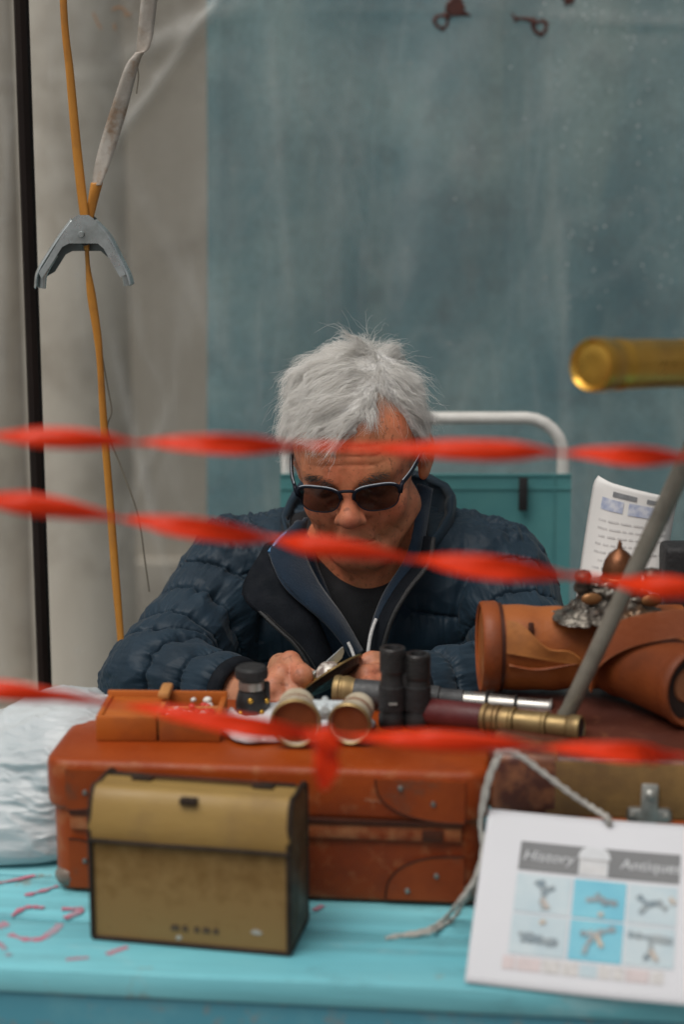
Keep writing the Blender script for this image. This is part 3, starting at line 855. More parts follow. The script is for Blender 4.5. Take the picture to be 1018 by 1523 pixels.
for k, (x0, x1) in enumerate(((-0.018, -0.010), (-0.007, -0.002), (0.004, 0.009), (0.012, 0.019), (0.022, 0.027))):
    g.box(x0, x1, -0.0007, -0.0001, 0.0165, 0.0215)
    g.box(x0 + 0.001, x1 - 0.001, -0.0009, -0.0001, 0.0215, 0.0225)
g.obj('worn_lettering', mat('faded_ink', (0.09, 0.055, 0.03), rough=0.7, sc=200), t, smooth=0)
g = G()
for (x, z, w, h) in ((0.062, 0.022, 0.010, 0.006), (-0.011, 0.009, 0.006, 0.005)):
    g = G()
    pts = [(x + math.cos(k / 12 * 6.283) * w / 2 * random.uniform(.7, 1.2), z + math.sin(k / 12 * 6.283) * h / 2 * random.uniform(.7, 1.2)) for k in range(12)]
    g.prism(pts, -0.0006, 0.0)
    fix_normals(g.obj('scuff', M_scuffp, t, smooth=0))

# ------------------------------------------------------------------ second suitcase at the right
M_canvas2 = mat('olive_canvas', (0.27, 0.155, 0.055), (0.19, 0.105, 0.036), 0.6, spec=0.25, sc=8, det=7, bump=0.3, bsc=300, stain=(0.10, 0.055, 0.028), stain_sc=8)
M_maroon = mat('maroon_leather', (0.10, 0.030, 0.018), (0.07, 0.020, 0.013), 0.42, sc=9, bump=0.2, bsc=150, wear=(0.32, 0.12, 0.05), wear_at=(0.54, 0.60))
M_steel = mat('worn_steel', (0.42, 0.42, 0.39), (0.30, 0.30, 0.28), 0.38, metal=0.55, sc=40, bump=0.1, stain=(0.16, 0.13, 0.1), stain_sc=30)
S2W, S2D, S2H = 0.46, 0.36, 0.150
a = PZ(742, 1120, TZ + S2H)
x0, y0 = PY(735, 1126, 1.545).x, 1.545
R2 = math.radians(-5.8)
cs, sn = math.cos(R2), math.sin(R2)
t = suit2 = thing('suitcase', 'maroon and tan suitcase with a steel latch, partly behind the printed flyer', 'suitcase', (x0 + cs * S2W / 2 - sn * S2D / 2, y0 + sn * S2W / 2 + cs * S2D / 2, TZ + 0.0005), R2)
ZS2 = TZ + S2H
yf = -S2D / 2
G().rbox(S2W - 0.006, S2D - 0.006, 0, 0.10, 0.015, 0.005).obj('body', M_leather, t, smooth=50)
G().rbox(S2W, S2D, 0.088, S2H, 0.016, 0.006).obj('lid', M_maroon, t, smooth=50)  # dark lid colour stands in for the contact shadow beneath the things on top
G().box(-S2W / 2 + 0.05, S2W / 2 - 0.05, yf - 0.0013, yf + 0.002, 0.0925, S2H - 0.004, bev=0.0008).obj('front_panel', M_canvas2, t)
for sx in (-1, 1):
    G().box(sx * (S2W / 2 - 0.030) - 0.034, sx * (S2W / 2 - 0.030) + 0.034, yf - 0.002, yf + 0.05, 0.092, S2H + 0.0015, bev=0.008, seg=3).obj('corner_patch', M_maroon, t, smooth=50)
G().box(-S2W / 2 + 0.012, S2W / 2 - 0.012, yf - 0.0035, yf + 0.002, 0.083, 0.0915, bev=0.0015).obj('lid_edge', M_leather, t)
lx = PY(967, 1190, y0 - 0.02).x
lxl = (Matrix.Rotation(-R2, 3, 'Z') @ (Vector((lx, y0 - 0.02, 0)) - t.location)).x
lt = G(); lt.box(lxl - 0.008, lxl + 0.008, yf - 0.0055, yf - 0.001, 0.083, 0.128, bev=0.002)
lo_ = lt.obj('latch', M_steel, t)
G().box(lxl - 0.021, lxl + 0.021, yf - 0.0042, yf - 0.0005, 0.088, 0.104, bev=0.004, seg=3).obj('latch_plate', M_steel, lo_)
G().lathe([(-0.006, 0), (-0.0055, 0.003), (-0.003, 0.005), (0.004, 0.005)], Matrix.Translation((lxl, yf - 0.004, 0.118)) @ Matrix.Rotation(math.pi / 2, 4, 'Z'), 14).obj('rivet', M_steel, lo_)
G().box(lxl - 0.011, lxl + 0.011, yf - 0.008, yf - 0.001, 0.078, 0.0875, bev=0.003, seg=3).obj('hasp', M_steel, lo_)
for dx in (-0.016, 0.016):
    G().lathe([(-0.0022, 0), (-0.002, 0.002), (0.0, 0.003), (0.001, 0.003)], Matrix.Translation((lxl + dx, yf - 0.0042, 0.096)) @ Matrix.Rotation(math.pi / 2, 4, 'Z'), 10).obj('rivet', M_steel, lo_)

# ================================================================== THINGS ON THE TABLE
M_brass = mat('old_brass', (0.42, 0.30, 0.135), (0.30, 0.21, 0.095), 0.44, metal=0.75, sc=25, bump=0.06, stain=(0.20, 0.12, 0.055), stain_sc=18)
M_brassy = mat('yellow_brass', (0.62, 0.36, 0.065), (0.50, 0.275, 0.045), 0.33, metal=0.9, sc=14, bump=0.04, stain=(0.34, 0.17, 0.035), stain_sc=9, stain_at=(0.55, 0.8))
M_chrome = mat('worn_chrome', (0.46, 0.45, 0.42), (0.33, 0.32, 0.30), 0.36, metal=0.9, sc=30, stain=(0.4, 0.38, 0.34), stain_sc=22)
M_black = mat('black_enamel', (0.012, 0.012, 0.013), (0.020, 0.020, 0.020), 0.42, sc=50, bump=0.1)
M_rubber = mat('black_rubber', (0.010, 0.010, 0.011), (0.016, 0.016, 0.017), 0.65, sc=90, bump=0.35)
M_grey = mat('dark_grey_leatherette', (0.040, 0.042, 0.045), (0.060, 0.062, 0.064), 0.5, sc=60, bump=0.3)
M_wood = mat('orange_wood', (0.50, 0.135, 0.020), (0.38, 0.09, 0.015), 0.42, spec=0.3, sc=14, det=6, stretch=(0.2, 1, 1), bump=0.12, stain=(0.2, 0.055, 0.02), stain_sc=9)
M_woodl = mat('pale_wood', (0.55, 0.25, 0.075), (0.44, 0.18, 0.05), 0.45, sc=14, stretch=(0.2, 1, 1))
M_felt = mat('dark_wood_inside', (0.11, 0.035, 0.015), (0.08, 0.026, 0.012), 0.7, sc=30)
M_red = mat('red_plastic', (0.55, 0.035, 0.020), (0.50, 0.028, 0.018), 0.3, sc=30, rvar=0.05)
M_ivory = mat('ivory', (0.56, 0.49, 0.37), (0.47, 0.40, 0.29), 0.38, sc=30, stain=(0.34, 0.26, 0.16), stain_sc=16, bump=0.08)
M_pearl = mat('pale_enamel', (0.55, 0.60, 0.62), (0.48, 0.53, 0.55), 0.3, sc=30)
M_tissue = mat('white_tissue', (0.70, 0.71, 0.72), (0.63, 0.64, 0.66), 0.8, sc=30, stain=(0.62, 0.40, 0.42), stain_sc=14, stain_at=(0.62, 0.72))
M_glass = mat('dark_lens', (0.02, 0.022, 0.028), (0.02, 0.022, 0.028), 0.05, rvar=0, spec=0.9, coat=0.6)
M_orangein = mat('orange_lacquer', (0.24, 0.062, 0.017), (0.18, 0.045, 0.013), 0.4, sc=30)
M_bead = mat('white_bead', (0.75, 0.72, 0.68), (0.68, 0.65, 0.6), 0.3, sc=50)
Rz = lambda a: Matrix.Rotation(a, 4, 'Z')
Ry = lambda a: Matrix.Rotation(a, 4, 'Y')
Rx = lambda a: Matrix.Rotation(a, 4, 'X')
Tr = lambda *a: Matrix.Translation(a)

# shallow wooden tray with compartments
a, b_ = PZ(141, 1105, ZS), PZ(330, 1100, ZS)
BW = 0.124; BD = 0.078
t = thing('wooden_box', 'shallow orange wooden box with compartments of small oddments, on the large suitcase lid', 'box', (a.x + BW / 2 + 0.002, a.y + BD / 2 + 0.002, ZS + 0.001), math.radians(-2))
BH = 0.025
for x0, x1 in ((-BW / 2, -0.0012), (0.0012, BW / 2)):
    G().box(x0, x1, -BD / 2, -BD / 2 + 0.006, 0, BH, bev=0.0012).obj('front_panel', M_wood, t)
G().box(-BW / 2, BW / 2, BD / 2 - 0.006, BD / 2, 0, BH + 0.004, bev=0.0012).obj('back_panel', M_wood, t)
for sx in (-1, 1):
    G().box(sx * BW / 2 - (0.006 if sx > 0 else 0), sx * BW / 2 + (0.006 if sx < 0 else 0), -BD / 2 + 0.0063, BD / 2 - 0.0063, 0, BH, bev=0.0012).obj('side_panel', M_wood, t)
G().box(-BW / 2 + 0.006, BW / 2 - 0.006, -BD / 2 + 0.006, BD / 2 - 0.006, 0, 0.004).obj('bottom_panel', M_felt, t)
G().box(-0.0025, 0.0025, -BD / 2 + 0.0065, BD / 2 - 0.0065, 0.004, BH + 0.002, bev=0.001).obj('divider', M_woodl, t)
G().box(-BW / 2 + 0.0065, -0.003, -BD / 2 + 0.0065, BD / 2 - 0.0065, 0.0042, 0.0125).obj('lining', M_felt, t)
G().box(0.003, BW / 2 - 0.0065, -BD / 2 + 0.0065, BD / 2 - 0.0065, 0.0042, 0.0125).obj('lining', M_felt, t)
G().box(0.003, BW / 2 - 0.0065, 0.006, 0.010, 0.0126, BH - 0.003, bev=0.001).obj('divider', M_woodl, t)
G().box(-BW / 2 + 0.0065, -0.003, -BD / 2 + 0.0065, BD / 2 - 0.0065, BH - 0.006, BH - 0.0015, bev=0.001).obj('sliding_lid', M_wood, t)
G().box(-0.006, 0.006, 0.004, BD / 2 + 0.002, BH + 0.0043, BH + 0.012, bev=0.003).obj('sliding_lid_end', M_woodl, t)
g0 = Matrix.Translation(t.location) @ Rz(t.rotation_euler.z)
bead0 = None
for k in range(48):
    x = random.uniform(0.008, 0.052)
    y = random.uniform(-0.030, 0.002) if k < 30 else random.uniform(-0.028, 0.028)
    z = 0.0165 + (0.003 if k % 3 else 0.0065)
    w = random.random()
    isr = w < 0.62
    p_ = g0 @ Vector((x, y, z))
    if k < 2 or False:
        pass
    key = 'red' if isr else 'white'
    lab = 'small red bead among the oddments in the wooden box' if isr else 'small whitish bead among the oddments in the wooden box'
    if bead0 is None: bead0 = {}
    if key not in bead0:
        g = G(); g.sphere((0, 0, 0), 0.0042, 10, 7, sc=(1, 0.9, 0.75))
        o = g.obj('bead', M_red if isr else M_bead, None, smooth=180)
        bead0[key] = o
    else:
        o = bead0[key].copy(); COL.objects.link(o)
    o.location = p_; o.rotation_euler = (random.uniform(-.4, .4), random.uniform(-.4, .4), random.uniform(0, 3))
    s_ = random.uniform(0.75, 1.15); o.scale = (s_, s_, s_)
    tag(o, lab, 'bead', 'red beads in the wooden box' if isr else 'whitish beads in the wooden box')

# crumpled tissue under the opera glasses
tc = PZ(440, 1088, ZS)
def tissue(u, v):
    a, r = u * 2 * math.pi, v
    px = 430 + math.cos(a) * r * (116 + 14 * math.sin(3 * a + 1))
    py = 1084 - math.sin(a) * r * (27 + 4 * math.sin(5 * a))
    q = PZ(px, py, ZS)
    n_ = vnoise(np.array([[q.x * 60, q.y * 60, 0.3]], np.float32))[0] + 0.5 * vnoise(np.array([[q.x * 140, q.y * 140, 4.3]], np.float32))[0]
    return (q.x, q.y, ZS + 0.0016 + 0.011 * max(0, n_ - 0.35) * (0.35 + r) * (1 if r < 0.99 else 0.25))
o = G().sheet(tissue, 72, 14, th=0.0005).obj('tissue', M_tissue, None, smooth=180)
tag(o, 'crumpled white tissue spread under the opera glasses on the suitcase', 'tissue')

# opera glasses lying on the tissue
t = thing('opera_glasses', 'ivory opera glasses lying with their open ends to the front on the tissue', 'opera glasses', PZ(480, 1090, ZS + 0.004))
def opera_barrel(a, b_, r0, r1):
    M = axis_m(a, b_)
    L = (Vector(b_) - Vector(a)).length
    o = G().lathe([(0.0, r0 * 0.90), (-0.001, r0 * 0.95), (0.0005, r0), (0.006, r0 * 1.0), (0.008, r0 * 0.96), (L * 0.5, (r0 + r1) / 2 * 0.98), (L * 0.8, r1), (L * 0.82, r1 * 1.12), (L * 0.9, r1 * 1.15), (L, r1 * 1.1), (L, r1 * 0.7), (L * 0.9, r1 * 0.7), (0.03, r0 * 0.80), (0.004, r0 * 0.86)], M, 40, close=True).obj('barrel', M_ivory, t, world=True)
    G().lathe([(0.0035, r0 * 0.858), (0.026, r0 * 0.81), (0.0262, 0.0), (0.0255, 0.0), (0.0252, r0 * 0.79), (0.0032, r0 * 0.84)], M, 40).obj('inner_tube', M_orangein, o, world=True)
    G().lathe([(0.018, 0), (0.017, r0 * 0.5), (0.015, r0 * 0.815), (0.0165, r0 * 0.815), (0.02, 0)], M, 32).obj('lens', M_glass, o, world=True)
    G().lathe([(-0.0012, r0 * 0.9), (-0.0022, r0 * 0.96), (-0.0012, r0 * 1.015), (0.002, r0 * 1.015), (0.0022, r0 * 0.98)], M, 40, close=True).obj('rim', M_brass, o, world=True)
r0 = 0.0250
A1 = PY(440, 1083, 1.600); A1.z = ZS + 0.0035 + r0 * 0.97
B1 = A1 + Vector((0.000, 0.047, 0.0035))
opera_barrel(A1, B1, r0, 0.0165)
A2 = PY(520, 1083, 1.608); A2.z = ZS + 0.0035 + 0.0208
B2 = A2 + Vector((0.010, 0.044, 0.0035))
opera_barrel(A2, B2, 0.0215, 0.0142)
mid = (A1 + A2) / 2 + Vector((0.002, 0.030, 0.012))
G().box(mid.x - 0.010, mid.x + 0.010, mid.y - 0.010, mid.y + 0.010, mid.z - 0.016, mid.z - 0.002, bev=0.004, seg=3).obj('bridge', M_pearl, t, world=True)
G().tube([mid + Vector((0, -0.012, -0.004)), mid + Vector((0, 0.02, -0.004))], 0.0040, 14).obj('focus_post', M_pearl, t, world=True)
mid2 = (B1 + B2) / 2
G().tube([B1 + Vector((0, -0.01, 0.004)), mid2 + Vector((0, -0.01, 0.004)), B2 + Vector((0, -0.01, 0.004))], 0.005, 12).obj('bridge', M_pearl, t, world=True)

# little black loupe with silver collar
q = PZ(375, 1066, ZS)
t = thing('loupe', 'small black eye loupe with a silver collar and brass screws, right of the wooden box', 'loupe', (q.x, q.y, ZS + 0.001), 0.3)
Mz = Ry(-math.pi / 2)
k = 0.00070
G().lathe([(0, 0.0), (0, 0.0158), (0.002, 0.0172), (0.016, 0.0168), (0.022, 0.0155), (0.0285, 0.0135), (0.0285, 0)], Mz, 32).obj('body', M_black, t)
G().lathe([(0.0287, 0.0), (0.0287, 0.0120), (0.030, 0.0135), (0.0385, 0.0135), (0.040, 0.012), (0.040, 0)], Mz, 32).obj('collar', M_chrome, t)
G().lathe([(0.0402, 0), (0.0402, 0.0135), (0.042, 0.0168), (0.046, 0.0175), (0.0515, 0.0168), (0.054, 0.0140), (0.054, 0)], Mz, 32).obj('cap', M_rubber, t)
for a_, z in ((-1.9, 0.0215), (-1.15, 0.008), (-2.6, 0.007), (-0.6, 0.018)):
    G().sphere((0.0163 * math.cos(a_), 0.0163 * math.sin(a_), z), 0.0032, 10, 7).obj('screw', M_brassy, t)
G().box(0.0135, 0.019, -0.004, 0.004, 0.004, 0.036, bev=0.0015).obj('bracket', M_black, t)

# black binoculars standing on end
q1, q2 = PZ(585, 1086, ZS), PZ(621, 1090, ZS)
Yb = 1.672
x1, x2 = PY(584, 1030, Yb).x, PY(621, 1030, Yb).x
t = thing('binoculars', 'compact black binoculars standing upright with ribbed eyecups, middle of the large suitcase', 'binoculars', ((x1 + x2) / 2, Yb, ZS + 0.001))
hx = (x2 - x1) / 2
for sx, H in ((-1, 0.083), (1, 0.0765)):
    pr = [(0, 0.0), (0, 0.0128), (0.002, 0.0140), (0.012, 0.0140), (0.014, 0.0131), (0.046, 0.0128), (0.049, 0.0118), (H - 0.026, 0.0118), (H - 0.0255, 0.0130)]
    for j in range(6):
        z = H - 0.024 + j * 0.0037
        pr += [(z, 0.0134), (z + 0.0022, 0.0134), (z + 0.0026, 0.0127), (z + 0.0034, 0.0127)]
    pr += [(H - 0.001, 0.0132), (H, 0.0122), (H, 0.0088), (H - 0.006, 0.0075), (H - 0.006, 0)]
    o = G().lathe(pr, Tr(sx * hx, 0, 0) @ Mz, 32).obj('barrel', M_black, t)
    G().lathe([(H - 0.0058, 0), (H - 0.0052, 0.004), (H - 0.0058, 0.0074)], Tr(sx * hx, 0, 0) @ Mz, 24).obj('eye_lens', M_glass, o)
    G().lathe([(0.018, 0.0136), (0.0185, 0.0142), (0.043, 0.0140), (0.0435, 0.0133)], Tr(sx * hx, 0, 0) @ Mz, 32).obj('rubber_grip', M_rubber, o)
G().box(-hx * 0.6, hx * 0.6, -0.006, 0.008, 0.020, 0.058, bev=0.003).obj('bridge', M_black, t)
G().lathe([(0.0, 0), (0, 0.006), (0.012, 0.006), (0.013, 0.005), (0.013, 0)], Tr(0, 0.001, 0.058) @ Mz, 20).obj('focus_wheel', M_rubber, t)
G().box(-hx - 0.004, -hx + 0.0045, -0.0150, -0.0138, 0.0265, 0.0285).obj('maker_mark', mat('grey_mark', (0.3, 0.3, 0.28), rough=0.6), t)

# black spyglass with gold ring, silver draw tubes
A = PY(498, 1026, 1.738); A.z = ZS + 0.0175
B = PY(828, 1056, 1.690); B.z = ZS + 0.0135
M = axis_m(A, B); L = (B - A).length
t = thing('spyglass', 'black spyglass with a gilt front ring and silver draw tubes, lying behind the binoculars', 'spyglass', A, rot=M.to_euler())
G().lathe([(0.003, 0.0120), (0, 0.0135), (0.0, 0.0160), (0.002, 0.0168), (0.006, 0.0168), (0.0072, 0.0158), (0.009, 0.0158), (0.0102, 0.0168), (0.016, 0.0165), (0.019, 0.0150), (0.022, 0.0148), (0.022, 0.012)], None, 40, close=True).obj('objective_ring', M_brass, t)
G().lathe([(0.003, 0), (0.002, 0.006), (0.004, 0.0122)], None, 32).obj('lens', M_glass, t)
G().lathe([(0.0222, 0.010), (0.0222, 0.0146), (0.112, 0.0136), (0.1125, 0.010)], None, 36).obj('barrel', M_grey, t)
G().lathe([(0.113, 0.009), (0.113, 0.0118), (0.137, 0.0114), (0.138, 0.009)], None, 32).obj('collar', M_grey, t)
pos = 0.1382
for i, (ln, r) in enumerate(((0.026, 0.0108), (0.030, 0.0098), (L - 0.1382 - 0.060, 0.0088))):
    o = G().lathe([(pos, r * 0.8), (pos, r), (pos + ln - 0.0035, r), (pos + ln - 0.0035, r * 0.8)], None, 32).obj('draw_tube', M_chrome, t)
    G().lathe([(pos + ln - 0.0033, r * 0.8), (pos + ln - 0.0033, r * 1.10), (pos + ln - 0.0022, r * 1.16), (pos + ln - 0.0006, r * 1.12), (pos + ln - 0.0002, r * 0.8)], None, 32).obj('ring', M_black if i < 2 else M_chrome, o)
    pos += ln

# brass spyglass with red leather grip
A = PY(640, 1056, 1.672); A.z = ZS + 0.0155
B = PY(866, 1093, 1.598); B.z = ZS2 + 0.0095
A2_ = A + (A - B) * 0.10
M = axis_m(A2_, B); L = (B - A2_).length
t = thing('spyglass', 'brass spyglass with a dark red leather grip, slanting across both suitcases', 'spyglass', A2_, rot=M.to_euler())
M_redl = mat('dark_red_leather', (0.115, 0.018, 0.018), (0.080, 0.012, 0.013), 0.4, sc=20, bump=0.2, bsc=180)
L1 = 0.075
G().lathe([(0, 0.010), (0, 0.0138), (0.002, 0.0145), (L1, 0.0140), (L1, 0.010)], None, 36).obj('grip', M_redl, t)
pos = L1 + 0.0003
seq = [(0.006, 0.0150), (0.008, 0.0138), (0.005, 0.0146), (0.012, 0.0132), (0.004, 0.0140), (0.030, 0.0118), (0.004, 0.0128), (L - L1 - 0.006 - 0.008 - 0.005 - 0.012 - 0.004 - 0.034 - 0.014, 0.0106), (0.0134, 0.0122)]
for i, (ln, r) in enumerate(seq):
    nm = ('ring', 'draw_tube')[1 if ln > 0.011 and i != len(seq) - 1 else 0] if i != len(seq) - 1 else 'eyepiece'
    if nm == 'eyepiece':
        o = G().lathe([(pos, 0.008), (pos, r * 0.9), (pos + 0.002, r), (pos + ln - 0.001, r), (pos + ln, r * 0.94), (pos + ln - 0.001, r * 0.80), (pos + ln - 0.007, r * 0.35), (pos + ln - 0.008, 0.0)], None, 32).obj(nm, M_brass, t)
        G().lathe([(pos + ln - 0.0062, 0.0), (pos + ln - 0.0062, r * 0.40), (pos + ln - 0.0012, r * 0.74), (pos + ln - 0.0008, r * 0.78), (pos + ln - 0.0018, r * 0.7)], None, 32).obj('eye_cup', M_black, o)
    else:
        e = min(0.001, ln * 0.2)
        G().lathe([(pos, r * 0.7), (pos, r - e), (pos + e, r), (pos + ln - e - 0.0002, r), (pos + ln - 0.0002, r - e), (pos + ln - 0.0002, r * 0.7)], None, 32).obj(nm, M_brass, t)
    pos += ln

# ------------------------------------------------------------------ leather tube cases
M_tanl = mat('tan_leather', (0.40, 0.125, 0.030), (0.29, 0.080, 0.020), 0.45, spec=0.3, sc=9, det=7, bump=0.25, bsc=140, stain=(0.15, 0.045, 0.018), stain_sc=9, stain_at=(0.55, 0.8), wear=(0.45, 0.22, 0.10), wear_at=(0.56, 0.66))
M_tanl2 = mat('rust_tan_leather', (0.29, 0.072, 0.017), (0.20, 0.046, 0.012), 0.47, spec=0.3, sc=9, det=7, bump=0.25, bsc=140, stain=(0.09, 0.028, 0.012), stain_sc=8, stain_at=(0.55, 0.78), wear=(0.36, 0.15, 0.07), wear_at=(0.56, 0.66))
M_dark = mat('dark_inside', (0.020, 0.012, 0.009), (0.030, 0.017, 0.012), 0.7, sc=40)
rA = 0.0475
A = PY(722, 967, 1.745); A.z = ZS2 + rA + 0.002
B = A + Vector((0.24, 0.006, 0.0))
M = axis_m(A, B)
t = thing('leather_case', 'tan leather tube case with a raised rim and a torn-open flap', 'case', A, rot=M.to_euler())
def leather_tube(u, v):
    a = v * 2 * math.pi; x = 0.004 + u * 0.205
    r = rA * (0.955 - 0.06 * u + 0.022 * math.sin(3 * a + 4 * u) + 0.018 * math.sin(u * 9 + a) - 0.03 * math.exp(-((u - 0.42 + 0.05 * math.sin(a * 2)) / 0.035) ** 2) + 0.012 * math.sin(u * 31 + 3 * math.sin(a)))
    return (x, r * math.cos(a), r * math.sin(a) * 1.0)
G().sheet(leather_tube, 40, 60, th=0.0).obj('body', M_tanl, t, smooth=180)
G().lathe([(-0.004, rA * 0.90), (-0.006, rA * 0.97), (-0.004, rA * 1.02), (0.010, rA * 1.03), (0.0125, rA * 1.0), (0.0125, rA * 0.95)], None, 56, close=True).obj('rim', M_tanl2, t, smooth=50)
G().lathe([(-0.001, 0), (-0.0015, rA * 0.6), (-0.003, rA * 0.9), (0.003, rA * 0.93)], None, 48).obj('end_cap', M_tanl, t)
G().lathe([(0.0127, rA * 0.9), (0.0127, rA * 0.985), (0.0165, rA * 0.985), (0.0168, rA * 0.9)], None, 56, close=True).obj('dark_seam', M_leatherd, t)
# torn flap, peeling from the body
def flap(u, v):
    x = 0.020 + 0.070 * u
    w = 0.30 + 0.28 * math.sin(u * math.pi * 0.9) ** 0.8
    a = math.radians(-122 + 14 * u) + (v - 0.5) * w * 1.5 * (1.05 - 0.45 * u)
    lift = 0.003 + 0.011 * math.sin(v * math.pi * 0.5) ** 2 * (1 - 0.4 * u)
    r = rA * 0.975 + lift
    # local y points away from camera for axis_m with up=z : front is -y
    return (x, r * math.sin(a) * 1.0, r * -math.cos(a) * -1.0 * 0.0 + r * math.cos(math.radians(0) + a + math.pi) * -1)
def flap2(u, v):
    x = 0.017 + 0.078 * u
    a0 = math.radians(8 - 16 * u); a1 = math.radians(44 - 46 * u + 5 * math.sin(u * 9))
    a = a0 + (a1 - a0) * v                       # angle above the horizontal, front side
    lift = 0.0012 + 0.010 * v ** 1.5 * (1 - 0.55 * u)
    r = rA * 0.97 + lift
    return (x, -r * math.cos(a), r * math.sin(a))
G().sheet(flap2, 22, 10, th=-0.0018).obj('torn_flap', mat('raw_orange_leather', (0.58, 0.23, 0.055), (0.48, 0.175, 0.042), rough=0.55, sc=20, bump=0.3, stain=(0.25, 0.09, 0.03), stain_sc=12), t, smooth=60)
G().box(0.040, 0.046, -0.0475, -0.0445, 0.012, 0.024, bev=0.0015, M=Rx(-0.3)).obj('stud', M_leatherd, t)
q = [(x, -rA * 0.985 * math.cos(math.radians(an)), rA * 0.985 * math.sin(math.radians(an))) for x, an in ((0.02, -8), (0.05, -14), (0.09, -6), (0.13, 2), (0.18, 20))]
G().tube(smooth_path(q, 30), 0.003, 8, flat=0.5).obj('lip', M_tanl2, t)

rB = 0.041
A = PY(905, 985, 1.748); A.z = ZS2 + rB + 0.002
B = PY(1036, 1045, 1.622); B.z = ZS2 + rB + 0.0015
A = A + (A - B) * 0.02
M = axis_m(A, B); LB = (B - A).length
t = thing('leather_case', 'rust brown leather tube case with a strap and a dark recessed end', 'case', A, rot=M.to_euler())
def tubeB(u, v):
    a = v * 2 * math.pi; x = u * (LB - 0.004)
    r = rB * (0.96 + 0.035 * math.exp(-((u - 0.25) / 0.05) ** 2) + 0.012 * math.sin(2 * a + 5 * u) - 0.02 * math.exp(-((u - 0.36) / 0.03) ** 2))
    return (x, r * math.cos(a), r * math.sin(a))
G().sheet(tubeB, 40, 56).obj('body', M_tanl2, t, smooth=180)
G().lathe([(0.0, 0), (-0.002, rB * 0.7), (0.0, rB * 0.95), (0.003, rB * 0.95)], None, 48).obj('end_cap', M_tanl2, t)
G().lathe([(LB - 0.012, rB * 0.90), (LB - 0.012, rB * 0.985), (LB - 0.008, rB * 1.01), (LB, rB * 1.0), (LB + 0.002, rB * 0.95), (LB, rB * 0.86), (LB - 0.03, rB * 0.84), (LB - 0.03, rB * 0.9)], None, 48, close=True).obj('rim', M_tanl2, t, smooth=50)
G().lathe([(LB - 0.0135, 0.0), (LB - 0.012, rB * 0.5), (LB - 0.0125, rB * 0.84), (LB - 0.016, rB * 0.84)], None, 48).obj('recessed_end', M_dark, t)
G().lathe([(LB - 0.0135, 0), (LB - 0.009, 0.0), (LB - 0.010, rB * 0.42), (LB - 0.0125, rB * 0.46)], None, 36).obj('end_disc', M_tanl2, t)
# broad strap arching over the two cases
sk = [PY(a_, b_2, Y) for a_, b_2, Y in ((878, 1006, 1.692), (890, 970, 1.682), (925, 946, 1.672), (975, 932, 1.658), (1040, 928, 1.648), (1090, 950, 1.645))]
K = smooth_path(sk, 40)
def strap_fn(u, v):
    a_ = Vector(K[int(round(u * 40))])
    return a_ + Vector((0.004 * (v - .5), -0.006 * (v - .5) * 2, -0.030 * (v - 0.5) * (1 - 0.2 * u)))
G().sheet(strap_fn, 40, 6, th=0.0028).obj('strap', M_tanl2, t, world=True, smooth=60)

# ------------------------------------------------------------------ ornate metal stand on the leather case
q = PY(908, 940, 1.722)
t = thing('inkstand', 'ornate tarnished silver inkstand with a pointed dome, perched on the leather cases', 'inkstand', (q.x, q.y, ZS2 + 0.088), 0.12)
t.scale = (1.22, 1.15, 1.0)
M_orn = mat('tarnished_silver', (0.20, 0.18, 0.15), (0.045, 0.035, 0.028), 0.40, metal=0.6, sc=70, det=4, bump=0.5, bsc=110, stain=(0.26, 0.13, 0.055), stain_sc=22, stain_at=(0.55, 0.7), wear=(0.62, 0.6, 0.55), wear_at=(0.55, 0.62))
M_bronze = mat('brown_bronze', (0.22, 0.085, 0.035), (0.13, 0.05, 0.022), 0.35, metal=0.7, sc=40, bump=0.2)
def ornate(P):
    P = np.asarray(P, np.float32)
    x, y, z = P[:, 0], P[:, 1], P[:, 2]
    hw = 0.022 + 0.026 * np.clip(1 - z / 0.030, 0, 1) ** 1.6
    hd = hw * 0.62
    q = np.maximum(np.abs(x) / hw, np.abs(y) / hd)
    q = (np.abs(x / hw) ** 5 + np.abs(y / hd) ** 5) ** 0.2
    d = (q - 1) * hd * 0.8
    d = np.maximum(d, np.maximum(z - 0.040, -z))
    d = smin(d, d_ell(P, (0, 0, 0.002), (0.049, 0.031, 0.004)), 0.004)
    for k_ in range(14):
        an = k_ * 0.449 * 2
        d = smin(d, d_sph(P, (0.026 * math.cos(an) * (1.1 if k_ % 2 else .92), -0.017 * math.sin(an), 0.012 + 0.009 * (k_ % 3)), 0.0052), 0.003)
    d = d - 0.0022 * (fbm(P * 260, 2) - 0.5) * 2
    return d
V, F = surfnet(ornate, (-0.056, -0.04, -0.004), (0.056, 0.04, 0.05), 0.0013)
mesh_np('base', V, F, M_orn, t)
G().lathe([(0.039, 0), (0.039, 0.0155), (0.042, 0.0165), (0.045, 0.0140), (0.050, 0.0145), (0.060, 0.0125), (0.068, 0.0085), (0.072, 0.004), (0.0735, 0.0022), (0.079, 0.0018), (0.082, 0.0004), (0.082, 0)], Tr(0.006, 0, 0) @ Mz, 28).obj('dome_lid', M_bronze, t)
for x in (-0.026, 0.034):
    G().lathe([(0.030, 0), (0.030, 0.007), (0.034, 0.008), (0.040, 0.006), (0.046, 0.0078), (0.051, 0.006), (0.053, 0.0)], Tr(x, -0.003, 0) @ Mz, 18).obj('well', M_orn, t)
M_emb = mat('amber_boss', (0.30, 0.14, 0.05), (0.20, 0.09, 0.035), 0.4, metal=0.5, sc=50)
for x, z in ((-0.022, 0.026), (0.030, 0.022)):
    G().sphere((x, -0.0185, z), 0.0075, 14, 9, sc=(1.2, 0.45, 0.85)).obj('boss', M_emb, t)

